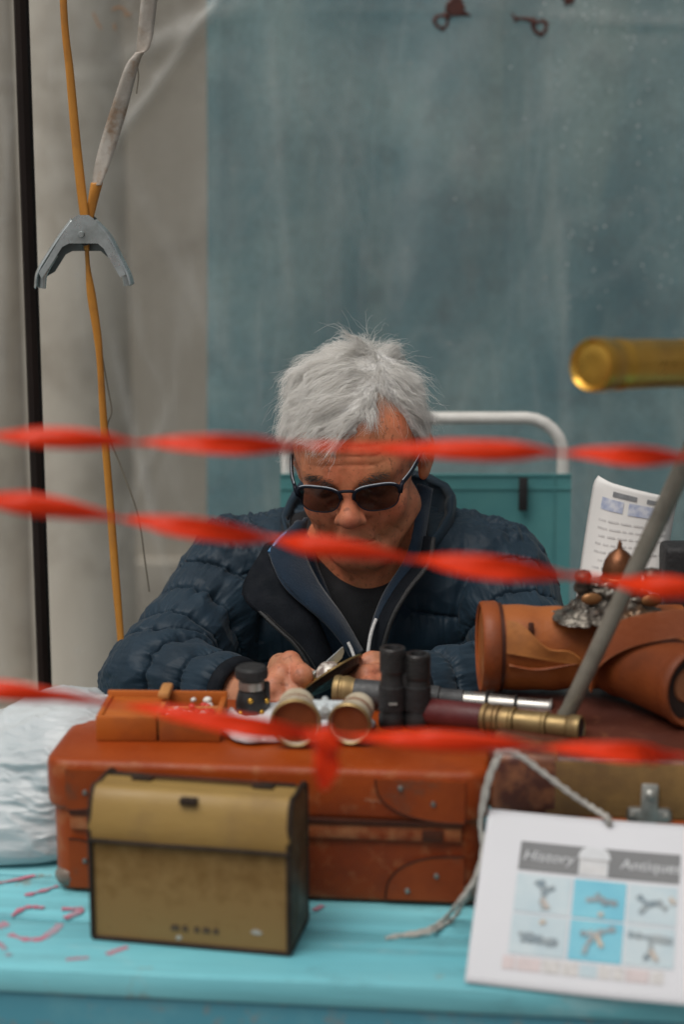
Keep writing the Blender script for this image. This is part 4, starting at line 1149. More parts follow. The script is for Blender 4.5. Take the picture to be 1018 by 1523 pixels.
# ------------------------------------------------------------------ black camera at the right edge
q = PY(987, 830, 1.80)
t = thing('folding_camera', 'black leather-covered folding camera at the far right behind the leather cases', 'camera', (q.x + 0.075, 1.805, ZS2 + 0.001))
hz = PY(990, 812, 1.80).z - ZS2
G().box(-0.075, 0.075, -0.020, 0.024, 0, hz, bev=0.006, seg=3).obj('body', M_rubber, t)
G().box(-0.055, 0.055, -0.0235, -0.020, 0.01, hz - 0.012, bev=0.0015).obj('front_plate', M_black, t)
for k in range(6):
    s_ = 1 - 0.07 * k
    G().box(-0.040 * s_, 0.040 * s_, -0.0285 - 0.0052 * k, -0.0237 - 0.0052 * k, hz / 2 - 0.042 * s_, hz / 2 + 0.042 * s_, bev=0.0016).obj('bellows_fold', M_rubber, t)
G().lathe([(0, 0), (0, 0.021), (0.004, 0.022), (0.009, 0.019), (0.012, 0.015), (0.012, 0.011), (0.008, 0.010), (0.008, 0)], Tr(0, -0.055, hz / 2) @ Rz(-math.pi / 2), 32).obj('lens_mount', M_black, t)
G().lathe([(0.0082, 0), (0.0082, 0.0098), (0.010, 0.005), (0.0105, 0)][::-1], Tr(0, -0.055, hz / 2) @ Rz(-math.pi / 2), 28).obj('lens', M_glass, t)

# ------------------------------------------------------------------ printed sheet standing behind
M_paper = mat('paper', (0.72, 0.71, 0.69), (0.68, 0.67, 0.65), 0.75, sc=6, rvar=0.05, spec=0.25)
M_ink = mat('grey_ink', (0.16, 0.17, 0.18), (0.22, 0.23, 0.24), 0.7, sc=160, det=3, rvar=0)
M_inkb = mat('blue_ink', (0.30, 0.35, 0.50), (0.56, 0.58, 0.64), 0.7, sc=120, det=3, rvar=0)
M_inkl = mat('pale_grey_ink', (0.50, 0.49, 0.48), (0.62, 0.61, 0.60), 0.7, sc=160, det=3, rvar=0)
PTL, PTR = PY(889, 712, 1.855), PY(1012, 742, 1.835)
PBL, PBR = PY(864, 872, 1.835), PY(992, 868, 1.815)
dn = (PBL - PTL); ext = (PBL.z - (ZS2 + 0.002)) / -dn.z
t = thing('paper_sheet', 'white printed sheet with a blue heading, curled and propped behind the inkstand', 'paper', ((PBL.x + PBR.x) / 2, 1.83, ZS2 + 0.001))
def sheet_pt(u, v, lift=0.0):
    """u left-right, v top-down (1 = the visible bottom)"""
    top = PTL.lerp(PTR, u); bot = PBL.lerp(PBR, u)
    q = top.lerp(bot, v)
    curl = 0.020 * max(0, 1 - u / 0.22) ** 2 + 0.012 * max(0, (u - 0.85) / 0.15) ** 2
    q = q + Vector((0, curl - 0.012 * math.sin(u * math.pi) + 0.004 * math.sin(v * 3), 0))
    if v < 0.06 and u < 0.14: q.x += 0.004 * (1 - v / 0.06) * (1 - u / 0.14)
    return q + Vector((0, -lift, lift * 0.2))
vb = 1 + (PBL.z - ZS2 - 0.0015) / (PTL.z - PBL.z)
G().sheet(lambda u, v: sheet_pt(u, v * vb), 40, 40, th=-0.0004).obj('page', M_paper, t, world=True, smooth=180)
def print_bar(u0, u1, v0, v1, m_, par, skew=0.0):
    G().sheet(lambda u, v: sheet_pt(u0 + (u1 - u0) * u, v0 + (v1 - v0) * v + skew * u, 0.0007), max(2, int((u1 - u0) * 40)), 3).obj('printed_line', m_, par, world=True, smooth=180)
print_bar(0.20, 0.48, 0.075, 0.125, M_ink, t); print_bar(0.60, 0.95, 0.075, 0.120, M_ink, t)
print_bar(0.10, 0.34, 0.155, 0.27, M_inkb, t); print_bar(0.40, 0.92, 0.15, 0.275, M_inkb, t)
for k, (u0, u1) in enumerate(((0.1, 0.9), (0.1, 0.92), (0.12, 0.85), (0.1, 0.8), (0.1, 0.9), (0.15, 0.7), (0.1, 0.88), (0.1, 0.6))):
    v0 = 0.36 + k * 0.075
    u = u0
    while u < u1 - 0.03:
        w = random.uniform(0.04, 0.13)
        print_bar(u, min(u + w, u1), v0, v0 + 0.018, M_inkl, t); u += w + 0.025

# ------------------------------------------------------------------ brass telescope on a grey tripod
A = PY(882, 543, 1.46)
Mnt = Vector((0.372, 1.625, A.z - 0.0165))
M = axis_m(A, Mnt)
t = thing('telescope', 'yellow brass telescope on a grey metal tripod beside the printed sheet', 'telescope', A, rot=M.to_euler())
rT = 0.0226
LT = (Mnt - A).length
G().lathe([(0.0, 0.0), (0.0, rT * 0.30), (-0.0006, rT * 0.62), (0.0008, rT * 0.80), (-0.001, rT * 0.86), (-0.003, rT * 0.97), (0.0, rT * 1.03), (0.004, rT * 1.04), (0.016, rT * 1.035), (0.018, rT)], None, 48).obj('front_cap', M_brassy, t, smooth=40)
G().lathe([(0.0182, rT * 0.8), (0.0182, rT * 0.985), (0.034, rT * 0.985), (0.035, rT * 1.015), (0.0385, rT * 1.015), (0.0395, rT * 0.975), (LT * 1.0, rT * 0.975), (LT * 1.0, rT * 0.8)], None, 48).obj('barrel', M_brassy, t, smooth=40)
G().lathe([(LT * 1.0 + .0002, rT * 0.8), (LT * 1.0 + .0002, rT * 1.05), (LT + 0.02, rT * 1.05), (LT + 0.021, rT * 0.9), (LT + 0.14, rT * 0.9), (LT + 0.14, rT * 0.7)], None, 40).obj('barrel', M_brassy, t, smooth=40)
G().lathe([(LT + 0.1402, rT * 0.6), (LT + 0.1402, rT * 0.78), (LT + 0.25, rT * 0.78), (LT + 0.252, rT * 0.9), (LT + 0.262, rT * 0.9), (LT + 0.262, 0)], None, 36).obj('draw_tube', M_brassy, t, smooth=40)
M_greym = mat('grey_tube', (0.26, 0.24, 0.20), (0.20, 0.185, 0.15), 0.42, metal=0.3, sc=18, bump=0.1, stain=(0.12, 0.11, 0.09), stain_sc=22)
G().lathe([(LT - 0.018, rT * 1.0), (LT - 0.018, rT * 1.12), (LT + 0.012, rT * 1.12), (LT + 0.012, rT * 1.0)], None, 40, close=True).obj('mount_ring', M_greym, t)
hub = Mnt + Vector((0, 0, -0.075))
G().tube([Mnt + Vector((0, 0, -rT * 1.1)), hub], 0.010, 16).obj('mount_post', M_greym, t, world=True)
G().lathe([(0, 0.0), (0, 0.016), (0.004, 0.02), (0.022, 0.02), (0.026, 0.014), (0.026, 0)], Tr(*(hub - Vector((0, 0, 0.02)))) @ Mz, 24).obj('hub', M_greym, t, world=True)
f1 = PZ(838, 1074, ZS2 + 0.002)
pm = PY(1009, 712, 1.60)
f0 = f1
d_ = (pm - f1).normalized(); topL = f1 + d_ * ((hub.z - f1.z) / d_.z)
def tleg(a_, b_2, r=0.0089):
    a_, b_2 = Vector(a_), Vector(b_2)
    e = (b_2 - a_).normalized()
    o = G().tube([a_ + e * 0.003, a_ + e * 0.16, b_2], [r * 0.93, r * 0.97, r * 1.06], 18).obj('leg', M_greym, t, world=True)
    G().tube([a_, a_ + e * 0.010], [r * 0.99, r * 1.04], 18).obj('foot_cap', M_greym, o, world=True)
tleg(f1, topL)
tleg((0.50, 1.80, ZS2 + 0.002) if False else (0.515, 1.80, TZ + 0.002), hub + Vector((0.012, 0.010, 0)))
tleg((0.53, 1.47, TZ + 0.002), hub + Vector((0.012, -0.012, 0)))
G().tube([topL, hub], 0.008, 12).obj('leg_joint', M_greym, t, world=True)

# ------------------------------------------------------------------ flyer leaning on the second suitcase
BLp = PZ(692, 1462, TZ + 0.0015); TLp = PY(748, 1207, 1.514)
BRd = Vector((math.cos(math.radians(12.5)), -math.sin(math.radians(12.5)), 0))
u_ = BRd.normalized(); v_ = TLp - BLp; FH = v_.length
v_ = v_ - u_ * v_.dot(u_); v_.normalize(); n_ = u_.cross(v_).normalized()
if n_.y > 0: n_ = -n_
def fpx(px, py):
    r = ray(px, py); d = ((BLp - Vector((0, 0, CAM_Z))).dot(n_)) / r.dot(n_)
    q = Vector((0, 0, CAM_Z)) + r * d - BLp
    return q.dot(u_), q.dot(v_)
FW = fpx(1007, 1390)[0] + 0.020
t = thing('flyer', 'white printed flyer with six small pictures, leaning on the right suitcase', 'flyer', BLp, rot=Matrix((u_, v_, n_)).transposed().to_euler())
def fly(x, y, lift=0.0):
    bow = 0.004 * math.sin(math.pi * min(1, max(0, y / FH))) * math.sin(1 + x * 9) - 0.003 * math.sin(x * 14)
    return (x, y, bow + 0.003 + lift)
G().sheet(lambda u, v: fly(u * FW, v * FH), 40, 24, th=0.0006).obj('page', mat('white_paper', (0.64, 0.65, 0.68), (0.60, 0.61, 0.64), 0.6, sc=5, rvar=0.05, spec=0.3), t, smooth=180)
def rect(x0, x1, y0, y1, m_, name, lift=0.0007, par=None):
    return G().sheet(lambda u, v: fly(x0 + (x1 - x0) * u, y0 + (y1 - y0) * v, lift), max(2, int((x1 - x0) / 0.008)), max(1, int((y1 - y0) / 0.01))).obj(name, m_, par or t, smooth=180)
M_ban = mat('grey_banner', (0.155, 0.16, 0.165), (0.175, 0.18, 0.185), 0.6, sc=20, rvar=0)
xl, yt = fpx(776, 1254); xl2, yb_ = fpx(772, 1297)
xb0 = (xl + xl2) / 2; bh = yt - yb_
xr = fpx(1007, 1390)[0]
rect(xb0, xr, yb_, yt, M_ban, 'banner')
M_print = mat('pale_print', (0.60, 0.62, 0.64), (0.52, 0.54, 0.56), 0.6, sc=60, rvar=0)
def text(s, x, y, size, m_, par=None, lift=0.0014, shear=0.0):
    cu = bpy.data.curves.new('lettering', 'FONT'); cu.body = s; cu.size = size; cu.shear = shear
    o = bpy.data.objects.new('tmp', cu); COL.objects.link(o)
    dg = bpy.context.evaluated_depsgraph_get()
    me = bpy.data.meshes.new_from_object(o.evaluated_get(dg))
    bpy.data.objects.remove(o)
    for v in me.vertices: v.co = fly(x + v.co.x, y + v.co.y, lift)
    me.materials.clear(); me.materials.append(m_)
    return link('lettering', me, par or t)
x1_, _ = fpx(780, 1280); x2_, _ = fpx(922, 1305)
sz = bh * 0.50
text('History', xb0 + 0.003, yb_ + bh * 0.34, sz, M_print, shear=0.2)
text('Antiques', x2_, yb_ + bh * 0.34, sz, M_print, shear=0.1)
# little building emblem in the banner
ex, _ = fpx(862, 1290); ew = 0.026
rect(ex, ex + ew, yb_ - 0.0004, yb_ + bh * 0.55, M_print, 'emblem_building', 0.0012)
G().sheet(lambda u, v: fly(ex + ew * (0.5 + (u - 0.5) * 1.12 * math.cos(v * 1.2)), yb_ + bh * (0.58 + 0.42 * math.sin(v * 1.57)), 0.0012), 12, 6).obj('emblem_roof', M_print, t)
for k in range(5): rect(ex + 0.0025 + k * 0.0046, ex + 0.0048 + k * 0.0046, yb_ + bh * 0.06, yb_ + bh * 0.42, M_inkl, 'emblem_window', 0.0016)
rect(ex, ex + ew, yb_ + bh * 0.50, yb_ + bh * 0.55, M_inkl, 'emblem_cornice', 0.0016)
# six pictures in two rows
_, g1 = fpx(772, 1310); _, g2 = fpx(745, 1458)
gy1 = yb_ - 0.004; gy0 = 0.031
cx = [xb0 - 0.001, fpx(852, 1330)[0], fpx(934, 1330)[0], xr]
M_sky1 = mat('print_grey_blue', (0.42, 0.53, 0.58), (0.52, 0.60, 0.63), 0.6, sc=22, rvar=0)
M_sky2 = mat('print_cyan', (0.14, 0.45, 0.58), (0.20, 0.52, 0.62), 0.6, sc=22, rvar=0)
M_fig = mat('print_dark', (0.17, 0.23, 0.27), (0.33, 0.37, 0.38), 0.6, sc=90, det=4, rvar=0)
M_fig2 = mat('print_sand', (0.55, 0.44, 0.33), (0.45, 0.40, 0.36), 0.6, sc=90, rvar=0)
def blob(pts, r, z=0.0018, m_=None, par=None):
    K = smooth_path(pts, 12)
    vs, fs = [], []
    for i, (x, y) in enumerate(K):
        j, k = min(i + 1, 12), max(i - 1, 0)
        d = Vector((K[j][0] - K[k][0], K[j][1] - K[k][1])).normalized()
        rr = r * (0.8 + 0.4 * math.sin(i * 2.1 + x * 900))
        vs += [fly(x - d.y * rr, y + d.x * rr, z), fly(x + d.y * rr, y - d.x * rr, z)]
    fs = [[2 * i, 2 * i + 2, 2 * i + 3, 2 * i + 1] for i in range(12)]
    return G().add(vs, fs).obj('figure', m_ or M_fig, par)
ym = (gy0 + gy1) / 2
FIG = [[[(0.45, 0.85), (0.52, 0.6), (0.5, 0.3), (0.55, 0.1)], [(0.35, 0.8), (0.55, 0.62), (0.7, 0.7)], [(0.5, 0.35), (0.62, 0.12)]],
       [[(0.25, 0.45), (0.5, 0.5), (0.85, 0.42)], [(0.45, 0.65), (0.6, 0.4), (0.75, 0.5)], [(0.5, 0.1), (0.6, 0.12)]],
       [[(0.2, 0.7), (0.4, 0.5), (0.6, 0.55), (0.8, 0.4)], [(0.25, 0.25), (0.45, 0.5), (0.7, 0.6)], [(0.85, 0.7), (0.95, 0.55)]],
       [[(0.15, 0.5), (0.4, 0.45), (0.6, 0.4), (0.85, 0.35)], [(0.2, 0.35), (0.5, 0.35), (0.8, 0.3)], [(0.5, 0.8), (0.6, 0.85)]],
       [[(0.2, 0.65), (0.5, 0.7), (0.85, 0.85)], [(0.5, 0.7), (0.35, 0.4), (0.3, 0.15)], [(0.5, 0.65), (0.62, 0.35)]],
       [[(0.05, 0.75), (0.4, 0.72), (0.95, 0.66)], [(0.5, 0.7), (0.52, 0.4), (0.4, 0.15)], [(0.52, 0.4), (0.66, 0.15)]]]
for r_ in range(2):
    for c_ in range(3):
        x0, x1 = cx[c_] + 0.001, cx[c_ + 1] - 0.001
        y0, y1 = (ym + 0.001, gy1) if r_ == 0 else (gy0, ym - 0.001)
        o = rect(x0, x1, y0, y1, M_sky2 if c_ == 1 else M_sky1, 'picture')
        for k, s_ in enumerate(FIG[r_ * 3 + c_]):
            blob([(x0 + (x1 - x0) * a_, y0 + (y1 - y0) * b_2) for a_, b_2 in s_], 0.0024 if k else 0.003, 0.0018 + 0.0004 * k, M_fig2 if k == 2 else M_fig, o)
M_pinkp = mat('print_pink', (0.60, 0.52, 0.52), (0.52, 0.46, 0.46), 0.6, rvar=0, sc=80)
x = xb0 - 0.004
while x < xr - 0.012:
    w = random.uniform(0.008, 0.03); w = min(w, xr - x)
    rect(x, x + w, 0.016, 0.028, random.choice((M_inkl, M_inkl, M_pinkp, M_sky1, M_inkl)), 'picture_strip')
    x += w + 0.0015

# ------------------------------------------------------------------ white cotton string
M_str = mat('cotton_string', (0.50, 0.48, 0.44), (0.40, 0.385, 0.35), 0.85, sc=300, bump=0.6, bsc=700)
t = thing('string', 'white cotton string looped over the gap between the suitcases and tied to the flyer', 'string', PZ(640, 1380, TZ))
hz_ = lambda px, py, z: PZ(px, py, z)
def on_path(pts, r, nm):
    K = smooth_path(pts, 60)
    # twisted two-ply cord
    for ph in (0, math.pi):
        q = [Vector(p_) + Vector((math.cos(i * 0.9 + ph), math.sin(i * 0.9 + ph) * 0.6, math.sin(i * 0.9 + ph))) * r * 0.45 for i, p_ in enumerate(K)]
        G().tube(q, r * 0.75, 7).obj(nm, M_str, t, world=True, smooth=180)
Yg = 1.512
knot = PY(742, 1121, Yg)
end = PZ(575, 1395, TZ + 0.0016)
on_path([knot, PY(728, 1150, Yg), PY(718, 1190, Yg), PY(715, 1230, Yg), PY(718, 1265, Yg - .01), PY(705, 1310, Yg - .03), PY(680, 1345, 1.475), PZ(662, 1366, TZ + .0018), PZ(640, 1381, TZ + .0018), PZ(612, 1388, TZ + .0018), end], 0.0021, 'strand')
on_path([knot + Vector((0.002, -0.003, 0)), PY(731, 1155, Yg - .004), PY(722, 1195, Yg - .004), PY(716, 1228, Yg - .004), PY(722, 1258, Yg - .012), PY(717, 1290, Yg - .02), PY(700, 1325, Yg - .03), PZ(678, 1362, TZ + .0045), PZ(655, 1379, TZ + .0018), PZ(640, 1386, TZ + .0045), PZ(600, 1392, TZ + .0018)], 0.0020, 'strand')
fh = BLp + u_ * fpx(905, 1222)[0] + v_ * (FH - 0.006) + n_ * 0.006
on_path([knot, PY(755, 1117, Yg), PY(775, 1124, Yg), PY(810, 1150, Yg - .002), PY(850, 1180, Yg - .004), PY(880, 1200, Yg - .006), fh + Vector((0, 0, 0.004)), fh + Vector((0.002, 0.004, -0.006))], 0.0027, 'strand')
G().sphere(tuple(knot), 0.0042, 10, 8).obj('knot', M_str, t, world=True)

# ------------------------------------------------------------------ crumpled white plastic bag
m = M_bag = bpy.data.materials.new('thin_white_plastic'); m.use_nodes = True
nt = m.node_tree; p = nt.nodes['Principled BSDF']
nt.links.new(ramp(nt, noise(nt, 12, 5), [(0.35, (0.58, 0.625, 0.64)), (0.65, (0.46, 0.505, 0.525))]), p.inputs['Base Color'])
p.inputs['Roughness'].default_value = 0.32; p.inputs['Transmission Weight'].default_value = 0.0
p.inputs['Subsurface Weight'].default_value = 0.15; p.inputs['Subsurface Radius'].default_value = (0.02, 0.02, 0.02); p.inputs['Subsurface Scale'].default_value = 0.5
b = nt.nodes.new('ShaderNodeBump'); b.inputs['Strength'].default_value = 0.6; b.inputs['Distance'].default_value = 0.004
nt.links.new(noise(nt, 22, 7, 0.65, stretch=(0.4, 0.6, 3.0), dist=0.4), b.inputs['Height']); nt.links.new(b.outputs[0], p.inputs['Normal'])
bc = Vector((-0.395, 1.785, TZ))
q0_ = PY(104, 1078, 1.725)
def bag(P):
    P = np.asarray(P, np.float32)
    d = d_ell(P, (bc.x - 0.03, bc.y - 0.02, TZ + 0.015), (0.165, 0.140, 0.050))
    d = smin(d, d_ell(P, (bc.x + 0.085, bc.y + 0.045, TZ + 0.055), (0.075, 0.06, 0.052)), 0.05)
    d = smin(d, d_cap(P, (q0_.x, 1.735, q0_.z - 0.040), (q0_.x - 0.25, 1.76, q0_.z - 0.118), 0.034, 0.036), 0.06)
    d = smin(d, d_ell(P, (bc.x - 0.12, bc.y - 0.06, TZ + 0.03), (0.09, 0.09, 0.04)), 0.04)
    d = smin(d, d_ell(P, (bc.x + 0.06, bc.y - 0.10, TZ + 0.018), (0.085, 0.06, 0.03)), 0.03)
    q_ = PY(104, 1078, 1.725)
    d = smin(d, d_ell(P, (q_.x, q_.y, q_.z - 0.022), (0.058, 0.075, 0.030)), 0.10)
    d = smax(d, -(P[:, 2] - TZ - 0.0012), 0.004)
    return d
V, F = surfnet(bag, (bc.x - 0.24, bc.y - 0.2, TZ - 0.01), (bc.x + 0.24, bc.y + 0.16, TZ + 0.18), 0.007)
V, F = subdiv(V, F); V, F = subdiv(V, F)
N = vnormals(V, F)
w_ = V[:, 2] + 0.30 * V[:, 1] - 0.22 * V[:, 0]
Q = np.stack([V[:, 0] * 7, V[:, 1] * 9, w_ * 48], 1).astype(np.float32)
Q = Q + (fbm(V * 9, 2)[:, None] - 0.5) * 2.6
r1 = np.abs(fbm(Q, 3) - 0.5) * 2
w2_ = V[:, 2] + 0.25 * V[:, 1] + 0.10 * V[:, 0]
Q2 = np.stack([V[:, 0] * 22, V[:, 1] * 24, w2_ * 125], 1).astype(np.float32) + (fbm(V * 22 + 9, 2)[:, None] - 0.5) * 3.0
r2 = np.abs(fbm(Q2, 2) - 0.5) * 2
damp = np.clip((V[:, 2] - TZ - 0.002) / 0.012, 0, 1)
V = V + N * ((0.0105 * (0.4 - r1) + 0.0040 * (0.35 - r2)) * damp * (0.35 + 0.65 * np.clip((V[:, 2] - TZ - 0.02) / 0.05, 0, 1)))[:, None]
V[:, 2] = np.maximum(V[:, 2], TZ + 0.0008)
o = mesh_np('plastic_bag', V, F, M_bag)
tag(o, 'crumpled thin white plastic bag lying on the turquoise table beside the large suitcase', 'plastic bag')

# ------------------------------------------------------------------ red ribbons strung across the front
m = M_rib = bpy.data.materials.new('red_ribbon'); m.use_nodes = True
nt = m.node_tree; p = nt.nodes['Principled BSDF']
p.inputs['Base Color'].default_value = (0.84, 0.050, 0.006, 1); p.inputs['Roughness'].default_value = 0.32; p.inputs['Specular IOR Level'].default_value = 0.35
tl = nt.nodes.new('ShaderNodeBsdfTranslucent'); tl.inputs[0].default_value = (0.98, 0.13, 0.016, 1)
mx = nt.nodes.new('ShaderNodeMixShader'); mx.inputs[0].default_value = 0.34
nt.links.new(p.outputs[0], mx.inputs[1]); nt.links.new(tl.outputs[0], mx.inputs[2]); nt.links.new(mx.outputs[0], nt.nodes['Material Output'].inputs[0])
RY = 1.17
def ribbon(label, path, wmax, keys):
    kx, ka = [k_[0] for k_ in keys], [k_[1] for k_ in keys]
    K = smooth_path([PY(a_, b_2, RY) for a_, b_2 in path], 400)
    P0 = [p_[0] for p_ in path]
    cen = Vector(K[200])
    t = thing('ribbon', label, 'ribbon', cen, group='red ribbons strung across the stall front')
    px0 = path[0][0]; px1 = path[-1][0]
    sc2 = RY * 1.0 / FPX
    def fn(u, v):
        i = min(400, int(round(u * 400)))
        q = Vector(K[i]); d = (Vector(K[min(i + 1, 400)]) - Vector(K[max(i - 1, 0)])).normalized()
        px = 509 + q.x / sc2
        if px < kx[0]: an = ka[0] + (px - kx[0]) / 225
        elif px > kx[-1]: an = ka[-1] + (px - kx[-1]) / 225
        else: an = float(np.interp(px, kx, ka))
        ang = math.pi * an + 0.12 * math.sin(px * 0.031)
        up_ = Vector((0, 0, 1)); up_ = (up_ - d * up_.dot(d)).normalized(); bk = d.cross(up_)
        w = (v - 0.5) * wmax * (1 + 0.08 * math.sin(px * 0.02))
        cup = 0.16 * wmax * (1 - (2 * v - 1) ** 2) + 0.03 * wmax * math.sin(px * 0.07 + v * 5) * math.sin(px * 0.023)
        return q + (up_ * math.cos(ang) + bk * math.sin(ang)) * w + (bk * math.cos(ang) - up_ * math.sin(ang)) * cup
    G().sheet(fn, 400, 6, th=0.00025).obj('band', M_rib, t, world=True, smooth=180)
    return t, fn, K
ribbon('topmost red twisted ribbon crossing in front of the man\'s forehead', [(-900, 600), (-400, 632), (0, 648), (215, 657), (330, 661), (430, 664), (640, 668), (750, 671), (860, 674), (1018, 681), (1500, 690), (2000, 680)], 0.0138, [(0, -0.42), (100, 0), (215, .5), (330, 1), (430, 1.32), (540, 1.58), (640, 1.72), (745, 2), (860, 2.5), (945, 3), (1060, 3.5)])
ribbon('middle red twisted ribbon sloping down past the man\'s mouth', [(-900, 640), (-400, 700), (0, 744), (60, 752), (175, 769), (290, 786), (390, 800), (500, 815), (630, 832), (760, 848), (890, 862), (1018, 876), (1500, 915), (2000, 935)], 0.0160, [(0, -0.25), (60, 0), (175, .46), (290, .95), (390, 1.36), (500, 2), (630, 2.48), (750, 3), (890, 3.4), (1018, 4)])
t, _, K = ribbon('lowest red twisted ribbon with a knot and a hanging tail above the large suitcase', [(-900, 900), (-400, 985), (0, 1026), (150, 1043), (250, 1058), (380, 1082), (480, 1094), (580, 1097), (700, 1104), (850, 1113), (960, 1121), (1018, 1126), (1500, 1150), (2000, 1150)], 0.0148, [(0, 0), (190, .5), (380, 1), (480, 1.25), (560, 1.6), (700, 2), (855, 2.5), (965, 3)])
kn = PY(480, 1098, RY)
def knot_f(P):
    P = np.asarray(P, np.float32) - V3(kn)
    d = d_ell(P, (0, 0, 0), (0.0105, 0.008, 0.0075))
    d = smin(d, d_cap(P, (-0.010, 0, 0.003), (0.009, -0.003, -0.003), 0.0045, 0.005), 0.003)
    d = smin(d, d_cap(P, (0.004, -0.002, 0.006), (0.003, -0.003, -0.008), 0.004, 0.004), 0.003)
    return d - 0.0008 * np.sin(P[:, 0] * 900 + P[:, 2] * 500)
V, F = surfnet(knot_f, tuple(kn - Vector((.02, .02, .02))), tuple(kn + Vector((.02, .02, .02))), 0.0009, bs=12)
mesh_np('knot', V, F, M_rib, t, world=True)
def tail(u, v):
    w = 0.004 + 0.0075 * math.sin(min(1, u * 1.15) * math.pi) ** 0.8 + 0.003 * u
    a_ = 0.6 * math.sin(u * 4)
    return kn + Vector(((v - .5) * w * 1.7 * math.cos(a_) + 0.003 * math.sin(u * 3), (v - .5) * w * math.sin(a_) - 0.004 * math.sin(u * 3), -0.004 - 0.034 * u + 0.002 * math.cos(v * 6)))
G().sheet(tail, 20, 6, th=0.00025).obj('tail', M_rib, t, world=True, smooth=180)

# ================================================================== THE SEATED MAN
M_skin = bpy.data.materials.new('skin'); m = M_skin; m.use_nodes = True
nt = m.node_tree; p = nt.nodes['Principled BSDF']
at = nt.nodes.new('ShaderNodeAttribute'); at.attribute_name = 'tone'
mott = ramp(nt, noise(nt, 55, 6, 0.65), [(0.28, (0.74, 0.64, 0.60)), (0.72, (1.16, 1.14, 1.12))])
col = mixc(nt, 1.0, at.outputs['Color'], mott, 'MULTIPLY')
bl_ = ramp(nt, noise(nt, 17, 4, 0.6), [(0.32, (1.12, 0.92, 0.90)), (0.68, (0.92, 1.06, 1.04))])
col = mixc(nt, 1.0, col, bl_, 'MULTIPLY')
spots = ramp(nt, noise(nt, 130, 3, 0.6), [(0.58, (0,) * 3), (0.68, (0.55,) * 3)])
col = mixc(nt, spots, col, (0.19, 0.060, 0.030))
nt.links.new(col, p.inputs['Base Color'])
nt.links.new(ramp(nt, noise(nt, 70, 4), [(0.3, (0.40,) * 3), (0.7, (0.56,) * 3)]), p.inputs['Roughness'])
p.inputs['Specular IOR Level'].default_value = 0.38
p.inputs['Subsurface Weight'].default_value = 0.12
p.inputs['Subsurface Radius'].default_value = (0.009, 0.0035, 0.0018)
p.inputs['Subsurface Scale'].default_value = 0.35
b = nt.nodes.new('ShaderNodeBump'); b.inputs['Strength'].default_value = 0.30; b.inputs['Distance'].default_value = 0.0012
nt.links.new(noise(nt, 330, 5, 0.7), b.inputs['Height']); nt.links.new(b.outputs[0], p.inputs['Normal'])

# head frame: x to the picture's right, -y out of the face, z up
HP, HY, HR = math.radians(19), math.radians(-9), math.radians(-4.0)
RH = (Matrix.Rotation(HY, 3, 'Z') @ Matrix.Rotation(HP, 3, 'X') @ Matrix.Rotation(HR, 3, 'Y'))
EYE = PY(519, 732, 2.00)
HO = EYE - RH @ Vector((0, -0.092, 0.0))
RHn = np.array(RH, np.float32); HOn = V3(HO)
def hw(*p_): return HO + RH @ Vector(p_)
def to_head(P): return (P - HOn) @ RHn            # world -> head frame
CX = 0.030                                         # the body's middle line
NECK = Vector((CX + 0.002, 2.135, 0.955))
SHR, ELR, WRR = Vector((-0.135, 2.155, 0.925)), Vector((-0.228, 1.985, 0.838)), Vector((-0.098, 1.868, 0.852))
SHL, ELL, WRL = Vector((0.195, 2.155, 0.930)), Vector((0.235, 1.985, 0.842)), Vector((0.078, 1.866, 0.858))

